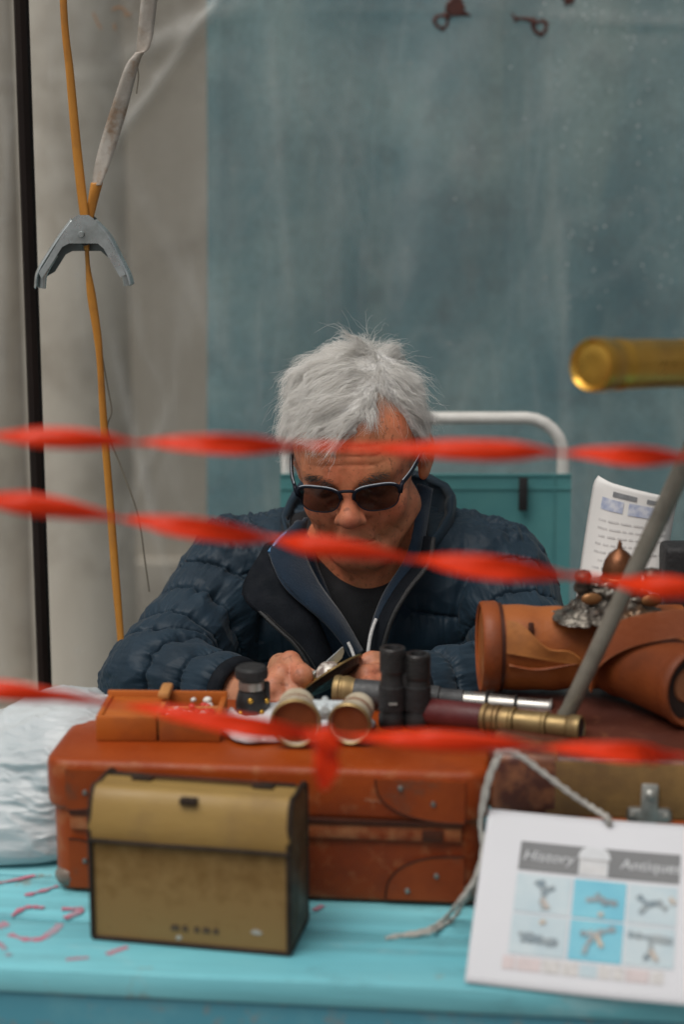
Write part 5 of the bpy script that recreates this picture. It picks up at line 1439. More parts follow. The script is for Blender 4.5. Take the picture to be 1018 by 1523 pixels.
def head_sdf(H):
    """head frame points"""
    X = H.copy(); X[:, 0] = np.abs(X[:, 0])
    d = d_ell(H, (0, 0.012, 0.038), (0.0755, 0.096, 0.085))
    d = smin(d, d_ell(H, (0, -0.030, 0.030), (0.066, 0.063, 0.066)), 0.03)       # forehead
    d = smin(d, d_ell(H, (0, -0.034, -0.038), (0.0605, 0.056, 0.076)), 0.03)    # face
    d = smin(d, d_sph(X, (0.0415, -0.010, -0.060), 0.0195), 0.026)                 # jaw angle
    d = smin(d, d_ell(H, (0, -0.069, -0.094), (0.024, 0.021, 0.020)), 0.03)     # chin
    d = smin(d, d_cap(X, (0.020, -0.070, -0.094), (0.050, -0.014, -0.066), 0.016, 0.018), 0.024)
    d = smin(d, d_ell(X, (0.036, -0.066, -0.032), (0.025, 0.021, 0.022)), 0.022)  # cheek
    d = smin(d, d_cap(X, (0.014, -0.084, 0.017), (0.043, -0.071, 0.020), 0.0105, 0.0095), 0.018)  # brow
    d = smax(d, -d_ell(X, (0.031, -0.098, -0.001), (0.018, 0.017, 0.0105)), 0.012)  # eye socket
    d = smin(d, d_sph(X, (0.031, -0.0755, -0.002), 0.0125), 0.003)                 # eyeball and lid
    d = smin(d, d_cap(H, (0, -0.086, 0.006), (0, -0.1075, -0.025), 0.0078, 0.0105), 0.012)  # nose
    d = smin(d, d_ell(H, (0, -0.1065, -0.0290), (0.0142, 0.0122, 0.0108)), 0.008)
    d = smin(d, d_ell(X, (0.0155, -0.0965, -0.0330), (0.0090, 0.0110, 0.0088)), 0.006)
    d = smax(d, -d_ell(X, (0.0068, -0.1050, -0.0428), (0.0036, 0.0050, 0.0045)), 0.003)  # nostril
    d = smin(d, d_ell(H, (0, -0.080, -0.064), (0.027, 0.017, 0.020)), 0.016)       # muzzle
    d = smin(d, d_cap(X, (0.0, -0.0965, -0.0615), (0.020, -0.086, -0.0655), 0.0042, 0.002), 0.005)  # upper lip
    d = smin(d, d_cap(X, (0.0, -0.0945, -0.0710), (0.018, -0.086, -0.0690), 0.0048, 0.002), 0.005)  # lower lip
    d = smax(d, -d_cap(X, (0, -0.1005, -0.0665), (0.024, -0.0875, -0.0685), 0.0016), 0.003)
    d = smax(d, -d_cap(X, (0.0180, -0.0980, -0.0320), (0.0325, -0.080, -0.074), 0.0030), 0.009)    # fold beside nose
    d = smax(d, -d_cap(X, (0.012, -0.0915, -0.012), (0.030, -0.084, -0.021), 0.0022), 0.006)       # eye bag
    fm = np.clip((-H[:, 1] - 0.045) / 0.03, 0, 1) * np.clip(1 - (np.abs(H[:, 0]) / 0.05) ** 4, 0, 1)
    for z in (0.036, 0.0465, 0.058):
        d = d + 0.0015 * fm * np.exp(-((H[:, 2] - z - 0.0025 * np.cos(H[:, 0] * 70)) / 0.0016) ** 2)
    d = d + 0.0008 * np.exp(-((X[:, 0] - 0.0055 - 0.05 * (H[:, 2] - .02)) / 0.0013) ** 2) * np.exp(-((H[:, 2] - 0.020) / 0.009) ** 2) * (H[:, 1] < -0.06)
    # crow's feet and cheek lines
    for x0, z0, x1, z1, yy in ((0.053, 0.004, 0.064, 0.012, -0.060), (0.054, -0.003, 0.066, -0.004, -0.058), (0.053, -0.010, 0.064, -0.018, -0.058), (0.040, -0.045, 0.050, -0.075, -0.06)):
        dx, dz = x1 - x0, z1 - z0; L_ = math.hypot(dx, dz)
        s_ = ((X[:, 0] - x0) * dx + (X[:, 2] - z0) * dz) / L_; q_ = ((X[:, 0] - x0) * dz - (X[:, 2] - z0) * dx) / L_
        d = d + 0.0011 * np.exp(-(q_ / 0.0014) ** 2) * np.exp(-((s_ - L_ / 2) / (L_ * 0.55)) ** 4) * (H[:, 1] < -0.01)
    return d
def ear_sdf(H):
    X = H.copy(); X[:, 0] = np.abs(X[:, 0])
    q = X - V3((0.0745, 0.014, -0.008))
    a = math.radians(24)
    c, s = math.cos(a), math.sin(a)
    q2 = np.stack([q[:, 0] * c - q[:, 1] * s, q[:, 0] * s + q[:, 1] * c, q[:, 2] + 0.12 * q[:, 1]], 1)
    z = np.zeros(3)
    d = d_ell(q2, (0.006, 0.004, 0.004), (0.0055, 0.0175, 0.0275))
    d = smin(d, d_ell(q2, (0.0035, -0.004, -0.024), (0.0055, 0.0085, 0.0105)), 0.008)
    d = smax(d, -d_ell(q2, (0.0125, -0.001, 0.003), (0.0072, 0.0100, 0.0165)), 0.004)
    d = smin(d, d_cap(q2, (0.0085, -0.004, 0.011), (0.0085, 0.006, -0.008), 0.0024), 0.004)
    d = smin(d, d_cap(q2, (-0.004, -0.004, 0.0), (0.003, -0.004, 0.0), 0.012), 0.010)
    return d

def torso_sdf(P):
    X = P.copy(); X[:, 0] = np.abs(X[:, 0] - CX)
    d = d_cap(X, (0.055, 2.400, 0.50), (0.070, 2.205, 0.83), 0.125, 0.108)
    d = smin(d, d_cap(X, (0.0, 2.400, 0.50), (0.0, 2.19, 0.84), 0.125, 0.110), 0.06)
    d = smin(d, d_cap(X, (0.05, 2.175, 0.955), (0.155, 2.158, 0.928), 0.055, 0.058), 0.07)
    d = smin(d, d_cap(X, (0.0, 2.16, 0.90), (0.0, 2.14, 0.955), 0.085, 0.062), 0.06)
    return d
def arm_sdf(P, S, E, W, r0, r1, r2):
    d = d_cap(P, S, E, r0, r1)
    return smin(d, d_cap(P, E, W, r1, r2), 0.03)

# ---------------------------------------------------------------- hands: joints in world space
def fingers_right():
    """right hand: a loose fist round the knife, seen from the front"""
    w = WRR
    kn = {'index': PY(432, 984, 1.842), 'middle': PY(420, 1002, 1.824), 'ring': PY(408, 1018, 1.812), 'little': PY(398, 1032, 1.806)}
    pip = {'index': PY(449, 1005, 1.815), 'middle': PY(438, 1034, 1.808), 'ring': PY(424, 1048, 1.800), 'little': PY(412, 1056, 1.796)}
    dip = {'index': PY(452, 1036, 1.822), 'middle': PY(440, 1055, 1.822), 'ring': PY(426, 1062, 1.812), 'little': PY(412, 1067, 1.806)}
    tip = {'index': PY(444, 1050, 1.836), 'middle': PY(430, 1050, 1.838), 'ring': PY(417, 1058, 1.828), 'little': PY(404, 1064, 1.820)}
    th = [w + Vector((0.026, 0.006, 0.004)), PY(418, 990, 1.862), PY(446, 1000, 1.860), PY(466, 1008, 1.850)]
    return kn, pip, dip, tip, th
def fingers_left():
    kn = {'index': PY(574, 998, 1.838), 'middle': PY(578, 1012, 1.822), 'ring': PY(584, 1026, 1.812), 'little': PY(592, 1036, 1.806)}
    pip = {'index': PY(546, 1004, 1.815), 'middle': PY(550, 1020, 1.802), 'ring': PY(558, 1034, 1.796), 'little': PY(568, 1044, 1.794)}
    dip = {'index': PY(530, 1012, 1.822), 'middle': PY(533, 1028, 1.812), 'ring': PY(542, 1042, 1.808), 'little': PY(552, 1050, 1.806)}
    tip = {'index': PY(516, 1014, 1.832), 'middle': PY(520, 1032, 1.822), 'ring': PY(530, 1044, 1.818), 'little': PY(542, 1052, 1.816)}
    th = [WRL + Vector((-0.020, 0.004, 0.006)), PY(580, 984, 1.858), PY(553, 984, 1.846), PY(527, 994, 1.836)]
    return kn, pip, dip, tip, th
HANDS = [(WRR, ELR, fingers_right()), (WRL, ELL, fingers_left())]
RAD = {'index': 0.0108, 'middle': 0.0102, 'ring': 0.0096, 'little': 0.0084}
def hand_sdf(P, w, e, F_):
    kn, pip, dip, tip, th = F_
    d = d_cap(P, w + (e - w) * 0.45, w, 0.034, 0.0255)
    pal = None
    for n_ in ('index', 'middle', 'ring', 'little'):
        q = d_cap(P, w + (kn[n_] - w) * 0.15, kn[n_], 0.0165, 0.0120)
        pal = q if pal is None else smin(pal, q, 0.008)
    d = smin(d, pal, 0.016)
    for n_ in ('index', 'middle', 'ring', 'little'):
        r = RAD[n_]
        q = d_cap(P, kn[n_], pip[n_], r * 1.12, r)
        q = smin(q, d_sph(P, pip[n_], r * 1.10), 0.004)
        q = smin(q, d_cap(P, pip[n_], dip[n_], r * 0.98, r * 0.90), 0.004)
        q = smin(q, d_cap(P, dip[n_], tip[n_], r * 0.90, r * 0.78), 0.003)
        d = smin(d, q, 0.0020)
    t_ = d_cap(P, th[0], th[1], 0.0180, 0.0135)
    t_ = smin(t_, d_cap(P, th[1], th[2], 0.0125, 0.0112), 0.006)
    t_ = smin(t_, d_cap(P, th[2], th[3], 0.0112, 0.0086), 0.005)
    return smin(d, t_, 0.006)

LEGS = [((CX - 0.085, 2.40, 0.50), (CX - 0.12, 2.02, 0.535), (CX - 0.13, 2.06, 0.09)), ((CX + 0.085, 2.40, 0.50), (CX + 0.13, 2.02, 0.535), (CX + 0.14, 2.07, 0.09))]
def body_sdf(P):
    P = np.asarray(P, np.float32)
    H = to_head(P)
    d = head_sdf(H)
    d = smin(d, ear_sdf(H), 0.005)
    nk = d_cap(P, hw(0, 0.028, -0.055), NECK + Vector((0, 0.005, -0.02)), 0.054, 0.060)
    d = smin(d, nk, 0.022)
    d = smin(d, d_cap(P, hw(0, -0.045, -0.088), NECK + Vector((0, -0.045, 0.0)), 0.024, 0.026), 0.03)   # throat, soft under-chin
    d = smin(d, torso_sdf(P) + 0.012, 0.03)
    d = smin(d, arm_sdf(P, SHR, ELR, WRR, 0.045, 0.037, 0.026), 0.03)
    d = smin(d, arm_sdf(P, SHL, ELL, WRL, 0.045, 0.037, 0.026), 0.03)
    for w, e, F_ in HANDS: d = smin(d, hand_sdf(P, w, e, F_), 0.008)
    for hp, kn_, an in LEGS:
        d = smin(d, d_cap(P, hp, kn_, 0.075, 0.055), 0.03)
        d = smin(d, d_cap(P, kn_, an, 0.052, 0.036), 0.02)
        d = smin(d, d_cap(P, (an[0], an[1] + 0.03, 0.045), (an[0], an[1] - 0.16, 0.035), 0.036, 0.028), 0.02)
    return d
V, F = surfnet(body_sdf, (-0.36, 1.70, -0.02), (0.40, 2.56, 1.28), 0.0042, bs=16)
V = project(body_sdf, V, 1)
# finer faces where skin shows: head and hands
fc = V[F].mean(1)
hd = to_head(fc)
fine = (np.abs(hd[:, 0]) < 0.11) & (np.abs(hd[:, 1]) < 0.16) & (np.abs(hd[:, 2]) < 0.15) & (fc[:, 2] > 0.86)
for w, e, F_ in HANDS: fine |= (np.abs(fc - V3(w + (F_[0]['middle'] - w) * 0.6)) < 0.085).all(1)
bmx = bmesh.new()
bv = [bmx.verts.new(v) for v in V.tolist()]
bf = [bmx.faces.new([bv[i] for i in f]) for f in F.tolist()]
for _ in range(1):
    ed = {e for f, k in zip(bf, fine) if k for e in f.edges}
    bmesh.ops.subdivide_edges(bmx, edges=list(ed), cuts=1, use_grid_fill=True)
me = bpy.data.meshes.new('person')
bmx.to_mesh(me); bmx.free()
V = np.empty(len(me.vertices) * 3, np.float32); me.vertices.foreach_get('co', V); V = V.reshape(-1, 3)
H = to_head(V)
sel = ((np.abs(H) < 0.17).all(1))
for w, e, F_ in HANDS: sel |= (np.abs(V - V3(w + (F_[0]['middle'] - w) * 0.6)) < 0.10).all(1)
V[sel] = project(body_sdf, V[sel], 3, 0.002)
me.vertices.foreach_set('co', V.ravel())
me.polygons.foreach_set('use_smooth', [True] * len(me.polygons))
me.materials.append(M_skin)
# skin tone: ruddy, redder nose and cheeks, paler hands, darker lips
H = to_head(V)
base = np.tile(np.array((0.67, 0.255, 0.132), np.float32), (len(V), 1))
def tint(mask, c):
    global base
    base = base * (1 - mask[:, None]) + np.array(c, np.float32) * mask[:, None]
g_ = lambda c, r: np.exp(-(((H - V3(c)) / V3(r)) ** 2).sum(1))
ishead = (np.abs(H) < 0.2).all(1).astype(np.float32) * (V[:, 2] > 0.93)
tint(np.clip(g_((0, -0.112, -0.030), (0.020, 0.03, 0.016)) * 0.75, 0, 1), (0.44, 0.120, 0.085))
for sx in (-1, 1): tint(np.clip(g_((sx * 0.040, -0.08, -0.032), (0.024, 0.03, 0.02)) * 0.45, 0, 1), (0.44, 0.125, 0.070))
tint(np.clip(g_((0, -0.095, -0.0665), (0.019, 0.02, 0.006)) * 0.8, 0, 1), (0.33, 0.085, 0.065))
tint(np.clip(g_((0, -0.08, -0.085), (0.045, 0.05, 0.028)) * 0.35 * (H[:, 1] < -0.03), 0, 1), (0.30, 0.145, 0.095))
hm = np.zeros(len(V), np.float32)
for w, e, F_ in HANDS: hm = np.maximum(hm, (np.abs(V - V3(w + (F_[0]['middle'] - w) * 0.6)) < 0.11).all(1).astype(np.float32))
tint(hm * 0.85, (0.47, 0.215, 0.130))
tint(np.clip((H[:, 2] - 0.078) / 0.02, 0, 1) * ishead * 0.8, (0.50, 0.40, 0.33))
tip_m = np.zeros(len(V), np.float32)
for w, e, F_ in HANDS:
    for n_ in RAD:
        tip_m = np.maximum(tip_m, np.exp(-(((V - V3(F_[1][n_])) / 0.010) ** 2).sum(1)) * 0.55)
        tip_m = np.maximum(tip_m, np.exp(-(((V - V3(F_[3][n_])) / 0.010) ** 2).sum(1)) * 0.55)
tint(tip_m, (0.50, 0.165, 0.095))
ca = me.color_attributes.new('tone', 'FLOAT_COLOR', 'POINT')
ca.data.foreach_set('color', np.hstack([base, np.ones((len(V), 1), np.float32)]).ravel())
me.update()
man = link('person', me)
tag(man, 'white-haired man in navy quilted jacket seated behind the table, looking down at his hands', 'person')

# finger nails
M_nail = mat('nail', (0.52, 0.27, 0.18), (0.48, 0.24, 0.16), 0.3, sc=90, rvar=0.05)
for w, e, F_ in HANDS:
    th = F_[4]
    d_ = (th[3] - th[2]).normalized(); s_ = Vector((0, -0.35, 1)); s_ = (s_ - d_ * s_.dot(d_)).normalized()
    M = Matrix((d_, s_.cross(d_) * -1, s_)).transposed().to_4x4(); M.translation = th[3] + s_ * 0.0068 - d_ * 0.001
    G().sphere((0, 0, 0), 0.006, 12, 8, sc=(1.05, 0.9, 0.4), M=M).obj('nail', M_nail, man, smooth=180)

# ---------------------------------------------------------------- T-shirt, fleece, quilted jacket, trousers
M_tee = mat('black_jersey', (0.014, 0.0145, 0.016), (0.020, 0.020, 0.022), 0.85, sc=25, bump=0.25, bsc=500, sheen=0.1, spec=0.2)
M_fleece = mat('navy_fleece', (0.0075, 0.018, 0.034), (0.011, 0.025, 0.046), 0.85, sc=22, bump=0.4, bsc=420, sheen=0.25, spec=0.2)
M_nylon = mat('navy_nylon', (0.0078, 0.0205, 0.034), (0.0115, 0.029, 0.047), 0.55, sc=16, bump=0.15, bsc=300, rvar=0.06, spec=0.25, sheen=0.08)
M_lining = mat('black_lining', (0.006, 0.008, 0.011), (0.010, 0.012, 0.016), 0.8, sc=40, bump=0.3, bsc=260, spec=0.12)
M_piping = mat('blue_piping', (0.075, 0.22, 0.42), (0.055, 0.17, 0.33), 0.5, sc=60)
M_zip = mat('black_zip', (0.016, 0.016, 0.017), (0.028, 0.028, 0.028), 0.45, sc=300, bump=0.5)
M_jean = mat('dark_trousers', (0.020, 0.022, 0.028), (0.03, 0.032, 0.04), 0.85, sc=30, bump=0.3, bsc=300)
M_shoe = mat('dark_shoe', (0.02, 0.016, 0.014), (0.03, 0.024, 0.02), 0.5, sc=30)

def tee_sdf(P):
    P = np.asarray(P, np.float32)
    d = torso_sdf(P) - 0.002
    d = smin(d, d_cap(P, NECK + Vector((0, 0, -0.05)), NECK + Vector((0, 0.004, 0.006)), 0.075, 0.068), 0.03)
    # round neckline: cut by a tilted plane
    pl = (P - V3(NECK + Vector((0, -0.055, -0.012)))) @ np.array((0.0, -0.62, 0.785), np.float32)
    d = smax(d, pl, 0.006)
    d = d - 0.0022 * (fbm(P * np.array([45, 45, 22], np.float32), 2) - 0.5) * 2
    return d
V, F = surfnet(tee_sdf, (CX - 0.28, 1.98, 0.36), (CX + 0.28, 2.56, 1.06), 0.008)
mesh_np('shirt', V, F, M_tee, man)

# front opening outlines in x,z (as seen from the front at the chest)
def xz(pts, Y): return np.array([(PY(a_, b_2, Y).x, PY(a_, b_2, Y).z) for a_, b_2 in pts], np.float32)
def poly_sd(Q, poly):
    n = len(poly); d = np.full(len(Q), 1e9, np.float32); ins = np.zeros(len(Q), bool)
    for i in range(n):
        a_, b_2 = poly[i], poly[(i + 1) % n]
        e = b_2 - a_; w = Q - a_
        t_ = np.clip((w @ e) / float(e @ e), 0, 1)
        d = np.minimum(d, ((w - t_[:, None] * e) ** 2).sum(1))
        c = ((a_[1] > Q[:, 1]) != (b_2[1] > Q[:, 1])) & (Q[:, 0] < (b_2[0] - a_[0]) * (Q[:, 1] - a_[1]) / (b_2[1] - a_[1] + 1e-12) + a_[0])
        ins ^= c
    return np.where(ins, -1, 1) * np.sqrt(d)
OPEN_J = xz([(430, 740), (418, 800), (438, 862), (470, 935), (500, 1000), (520, 1100), (548, 1100), (562, 1000), (578, 930), (606, 880), (634, 835), (640, 740)], 2.05)
OPEN_F = xz([(468, 740), (470, 850), (500, 905), (532, 965), (540, 1100), (546, 1100), (552, 965), (578, 905), (606, 860), (622, 820), (630, 740)], 2.05)

def fleece_sdf(P):
    P = np.asarray(P, np.float32)
    d = torso_sdf(P) - 0.011
    d = smin(d, d_cap(P, NECK + Vector((0, 0.004, -0.05)), NECK + Vector((0, 0.012, 0.02)), 0.088, 0.082), 0.03)
    d = smax(d, (P - V3(NECK + Vector((0, 0.01, 0.035)))) @ np.array((0, -0.3, 0.954), np.float32), 0.006)
    front = np.maximum(poly_sd(P[:, [0, 2]], OPEN_F), P[:, 1] - 2.16)
    d = smax(d, -front, 0.008)
    return d - 0.003 * (fbm(P * np.array([40, 40, 18], np.float32), 2) - 0.5) * 2
V, F = surfnet(fleece_sdf, (CX - 0.30, 1.95, 0.36), (CX + 0.30, 2.58, 1.08), 0.007)
mesh_np('fleece_jacket', V, F, M_fleece, man)

J_R = (SHR + Vector((-0.004, 0.0, -0.008)), ELR, WRR + (ELR - WRR).normalized() * 0.030)
J_L = (SHL + Vector((0.004, 0.0, -0.008)), ELL, WRL + (ELL - WRL).normalized() * -0.004)
def jacket_parts(P):
    dt = torso_sdf(P) - 0.022
    ar = arm_sdf(P, *J_R, 0.070, 0.060, 0.046)
    al = arm_sdf(P, *J_L, 0.070, 0.060, 0.046)
    return dt, ar, al
def jacket_sdf(P):
    P = np.asarray(P, np.float32)
    dt, ar, al = jacket_parts(P)
    front = np.maximum(poly_sd(P[:, [0, 2]], OPEN_J), P[:, 1] - 2.17)
    dt = smax(dt, -front, 0.010)
    d = smin(smin(dt, ar, 0.035), al, 0.035)
    for w, e, co in ((WRR, ELR, 0.026), (WRL, ELL, -0.008)):        # open cuffs
        ax_ = np.array((e - w).normalized(), np.float32)
        q = d_cap(P, w - (e - w).normalized() * 0.05, w + (e - w).normalized() * 0.055, 0.0345)
        d = smax(d, -q, 0.006)
        d = smax(d, np.where(np.sqrt(((P - V3(w)) ** 2).sum(1)) < 0.12, -((P - V3(w + (e - w).normalized() * co)) @ ax_), -1), 0.008)
    d = smax(d, (P - V3((CX, 2.17, 1.012))) @ np.array((0, -0.2, 0.98), np.float32), 0.01)
    d = smax(d, 0.43 - P[:, 2], 0.02)
    return d
V, F = surfnet(jacket_sdf, (-0.42, 1.80, 0.40), (0.46, 2.60, 1.06), 0.0062)
V = project(jacket_sdf, V, 1)
V, F = subdiv(V, F); V = project(jacket_sdf, V, 2)
V, F = subdiv(V, F)
N = vnormals(V, F)
dt, ar, al = jacket_parts(V)
def limb_t(P, S, E, W):
    """distance along the sleeve and its side direction"""
    S, E, W = V3(S), V3(E), V3(W)
    L1 = np.linalg.norm(E - S); L2 = np.linalg.norm(W - E)
    t1 = np.clip(((P - S) @ (E - S)) / L1, -0.05, L1); t2 = np.clip(((P - E) @ (W - E)) / L2, 0, L2 + 0.05)
    d1 = np.linalg.norm(P - S - np.clip(t1, 0, L1)[:, None] * (E - S) / L1, axis=1); d2 = np.linalg.norm(P - E - t2[:, None] * (W - E) / L2, axis=1)
    w = 1 / (1 + np.exp(np.clip((d1 - d2) * 160, -40, 40)))
    return t1 * w + (L1 + t2) * (1 - w)
tor = (dt < np.minimum(ar, al) - 0.004)
tR, tL = limb_t(V, *J_R), limb_t(V, *J_L)
wob = (fbm(V * 14, 2) - 0.5) * 0.022
# torso: baffles every 58 mm, following the shoulders
s_t = (V[:, 2] + 0.14 * np.abs(V[:, 0] - CX) + wob * 0.9 - 0.012) / 0.060
s_a = np.where(ar < al, tR, tL)
s_a = (s_a + wob * 1.1) / 0.050
big = fbm(V * 17 + 5, 3) - 0.5
crs = -np.abs(fbm(V * np.array([26, 26, 26], np.float32) + 31, 2) - 0.5)
GR = V * np.array([75, 75, 14], np.float32)
gat_t = fbm(GR, 3) - 0.5                                              # gathers run across the seams
def gat_arm(A_, B_):
    ax_ = np.array((B_ - A_).normalized(), np.float32)
    q = V - (V @ ax_)[:, None] * ax_ * 0.8
    return fbm(q * 80, 3) - 0.5
def softstep(t_, L, k=0.012): return (1 / (1 + np.exp(np.clip((t_ - L) / k, -30, 30)))).astype(np.float32)
LR, LL = (J_R[1] - J_R[0]).length, (J_L[1] - J_L[0]).length
wR, wL = softstep(tR, LR), softstep(tL, LL)
gR = gat_arm(J_R[0], J_R[1]) * wR + gat_arm(J_R[1], J_R[2]) * (1 - wR)
gL = gat_arm(J_L[0], J_L[1]) * wL + gat_arm(J_L[1], J_L[2]) * (1 - wL)
gat_a = np.where(ar < al, gR, gL)
def quilt(s_, gat):
    ph = np.abs(np.sin(np.pi * s_))
    near = np.exp(-(np.arcsin(np.clip(ph, 0, 1)) / 0.55) ** 2)
    return 0.0074 * (ph ** 0.46 - 0.79) + near * gat * 0.0150 + gat * 0.0060 - 0.0028 * np.exp(-(ph / 0.10) ** 2)
wt = (1 / (1 + np.exp(np.clip((dt - np.minimum(ar, al) + 0.004) / 0.0025, -30, 30)))).astype(np.float32)
arm_in = np.abs(dt - np.minimum(ar, al) + 0.004)
hole = np.exp(-(arm_in / 0.006) ** 2) * (V[:, 2] > 0.86)
disp = quilt(s_t, gat_t) * wt + quilt(s_a, gat_a) * (1 - wt) + big * 0.010 + crs * 0.008 - hole * 0.005
edge = np.clip(-0 + np.minimum(np.abs(np.maximum(poly_sd(V[:, [0, 2]], OPEN_J), V[:, 1] - 2.17)), 0.03) / 0.03, 0.15, 1)
V = V + N * (disp * edge)[:, None]
mesh_np('quilted_jacket', V, F, M_nylon, man)

def ribbon_loft(edges_a, edges_b, nu, nv, name, m_, th=0.005, par=man, bulge=0.0, wr=0.0015, fr=40):
    A_, B_ = smooth_path(edges_a, nu), smooth_path(edges_b, nu)
    def fn(u, v):
        i = int(round(u * nu))
        q = Vector(A_[i]).lerp(Vector(B_[i]), v)
        k_ = vnoise(np.array([[q.x * fr, q.y * fr, q.z * fr]], np.float32))[0] - 0.5
        return q + Vector((0, -1, 0.2)) * (bulge * math.sin(math.pi * v) + wr * 2 * k_)
    return fix_normals(G().sheet(fn, nu, nv, th=th).obj(name, m_, par, smooth=180))
# left lapel of the jacket, flopped open so the black lining shows
lapA = [PY(a_, b_2, Y) for a_, b_2, Y in ((432, 790, 2.075), (440, 840, 2.040), (455, 890, 2.025), (478, 945, 2.02), (500, 1005, 2.02))]
lapB = [PY(a_, b_2, Y) for a_, b_2, Y in ((398, 812, 2.055), (364, 882, 2.035), (402, 922, 2.008), (444, 962, 1.995), (476, 1015, 1.995))]
ribbon_loft(lapA, lapB, 44, 14, 'lapel', M_lining, th=0.006, bulge=0.008, wr=0.003)
G().tube(smooth_path([q + Vector((-.001, -0.004, 0.001)) for q in lapB[1:]], 40), 0.0034, 8, flat=0.8).obj('zip', M_zip, man, smooth=180)
g = G()
K = smooth_path([q + Vector((0.006, -0.0085, 0.0)) for q in lapB[1:]], 54)
for k in range(54): g.box(-0.0016, 0.0016, -0.001, 0.001, -0.0006, 0.0006, M=Tr(*K[k]) @ Ry(0.7))
tag(g.obj('zip_teeth', M_zip, man, smooth=0), kind='stuff')
# right front edge with its zip
redge = [PY(a_, b_2, Y) for a_, b_2, Y in ((645, 800, 2.055), (638, 838, 2.035), (606, 880, 2.010), (580, 928, 2.002), (566, 985, 2.002), (560, 1040, 2.002))]
G().tube(smooth_path(redge, 50), 0.0036, 8).obj('zip', M_zip, man, smooth=180)
rinn = [q + Vector((-0.012, 0.016, -0.002)) for q in redge]
ribbon_loft(redge, rinn, 44, 6, 'placket', M_lining, th=0.004, wr=0.001)
# fleece collar: left side flopped out, right side standing, blue piping on its rim
cA = [PY(a_, b_2, Y) for a_, b_2, Y in ((452, 770, 2.085), (450, 820, 2.060), (470, 868, 2.035), (506, 920, 2.025), (536, 972, 2.022))]
cB = [PY(a_, b_2, Y) for a_, b_2, Y in ((440, 786, 2.075), (402, 822, 2.038), (426, 872, 2.012), (488, 928, 2.008), (528, 978, 2.012))]
ribbon_loft(cA, cB, 44, 12, 'fleece_collar', M_fleece, th=0.006, bulge=0.006, wr=0.002)
G().tube(smooth_path([cB[0] + Vector((0, -.003, .002)), PY(418, 800, 2.050), cB[1] + Vector((-.001, -.002, .001))], 24), 0.0026, 8).obj('piping', M_piping, man, smooth=180)
G().tube(smooth_path([q + Vector((0, -0.003, 0)) for q in cB[1:]], 40), 0.0022, 8).obj('collar_edge', M_fleece, man, smooth=180)
dA = [PY(a_, b_2, Y) for a_, b_2, Y in ((640, 728, 2.120), (632, 775, 2.085), (622, 825, 2.058), (592, 880, 2.035), (568, 930, 2.028), (556, 985, 2.026))]
dB = [PY(a_, b_2, Y) for a_, b_2, Y in ((622, 722, 2.115), (618, 770, 2.075), (606, 830, 2.052), (574, 886, 2.040), (556, 935, 2.034), (548, 985, 2.032))]
ribbon_loft(dA, dB, 44, 8, 'fleece_collar', M_fleece, th=0.005, bulge=0.004, wr=0.0015)
G().tube(smooth_path([q + Vector((0.001, -0.004, 0.001)) for q in (dA[0].lerp(dB[0], .3), dA[1].lerp(dB[1], .3), dA[2].lerp(dB[2], 0.2))], 26), 0.0026, 8).obj('piping', M_piping, man, smooth=180)
# standing outer collar round the neck
def collar_fn(u, v):
    a_ = math.radians(-58 + u * 266)       # from the picture's right front, round the back, to the left front
    rx, ry = 0.096 + 0.012 * v, 0.090 + 0.010 * v
    zc = 0.957 + 0.02 * math.sin(a_)
    hgt = 0.080 * (1 - 0.55 * max(0, (u - 0.72) / 0.28)) * (1 - 0.45 * max(0, (0.2 - u) / 0.2))
    pf = 0.006 * abs(math.sin(v * math.pi * 2)) ** 0.6
    x = CX + 0.004 + math.cos(a_) * (rx + pf); y = 2.150 + math.sin(a_) * (ry + pf)
    k_ = vnoise(np.array([[x * 60, y * 60, v * 3]], np.float32))[0] - 0.5
    return (x + k_ * 0.004, y + k_ * 0.004, zc + hgt * v)
fix_normals(G().sheet(collar_fn, 90, 20, th=0.011).obj('collar', M_nylon, man, smooth=180))
# T-shirt neckband
nb = []
for k in range(41):
    a_ = 2 * math.pi * k / 40
    nb.append((NECK.x + 0.066 * math.cos(a_), NECK.y + 0.004 + 0.066 * math.sin(a_), NECK.z + 0.006 + 0.052 * math.sin(a_)))
G().tube(nb, 0.0052, 10, cap=False).obj('neckband', M_tee, man, smooth=180)
# white drawstrings
M_cord = mat('white_cord', (0.62, 0.61, 0.60), (0.52, 0.51, 0.5), 0.7, sc=300, bump=0.4)
G().tube(smooth_path([PY(a_, b_2, Y) for a_, b_2, Y in ((518, 955, 2.004), (524, 968, 2.000), (529, 985, 1.994), (530, 1004, 1.990))], 20), 0.0021, 8).obj('drawstring', M_cord, man)
G().tube(smooth_path([PY(a_, b_2, Y) for a_, b_2, Y in ((560, 920, 2.010), (553, 940, 2.003), (549, 962, 1.997), (547, 985, 1.992), (546, 1005, 1.99))], 20), 0.0022, 8).obj('drawstring', M_cord, man)
# cuffs
for w, e, co in ((WRR, ELR, 0.022), (WRL, ELL, -0.012)):
    d_ = (e - w).normalized(); M = axis_m(w + d_ * co, w + d_ * 0.1)
    G().lathe([(0.0, 0.0345), (-0.003, 0.039), (0.002, 0.0445), (0.010, 0.0465), (0.016, 0.044), (0.016, 0.036)], M, 36, close=True).obj('cuff', M_lining, man, smooth=180)
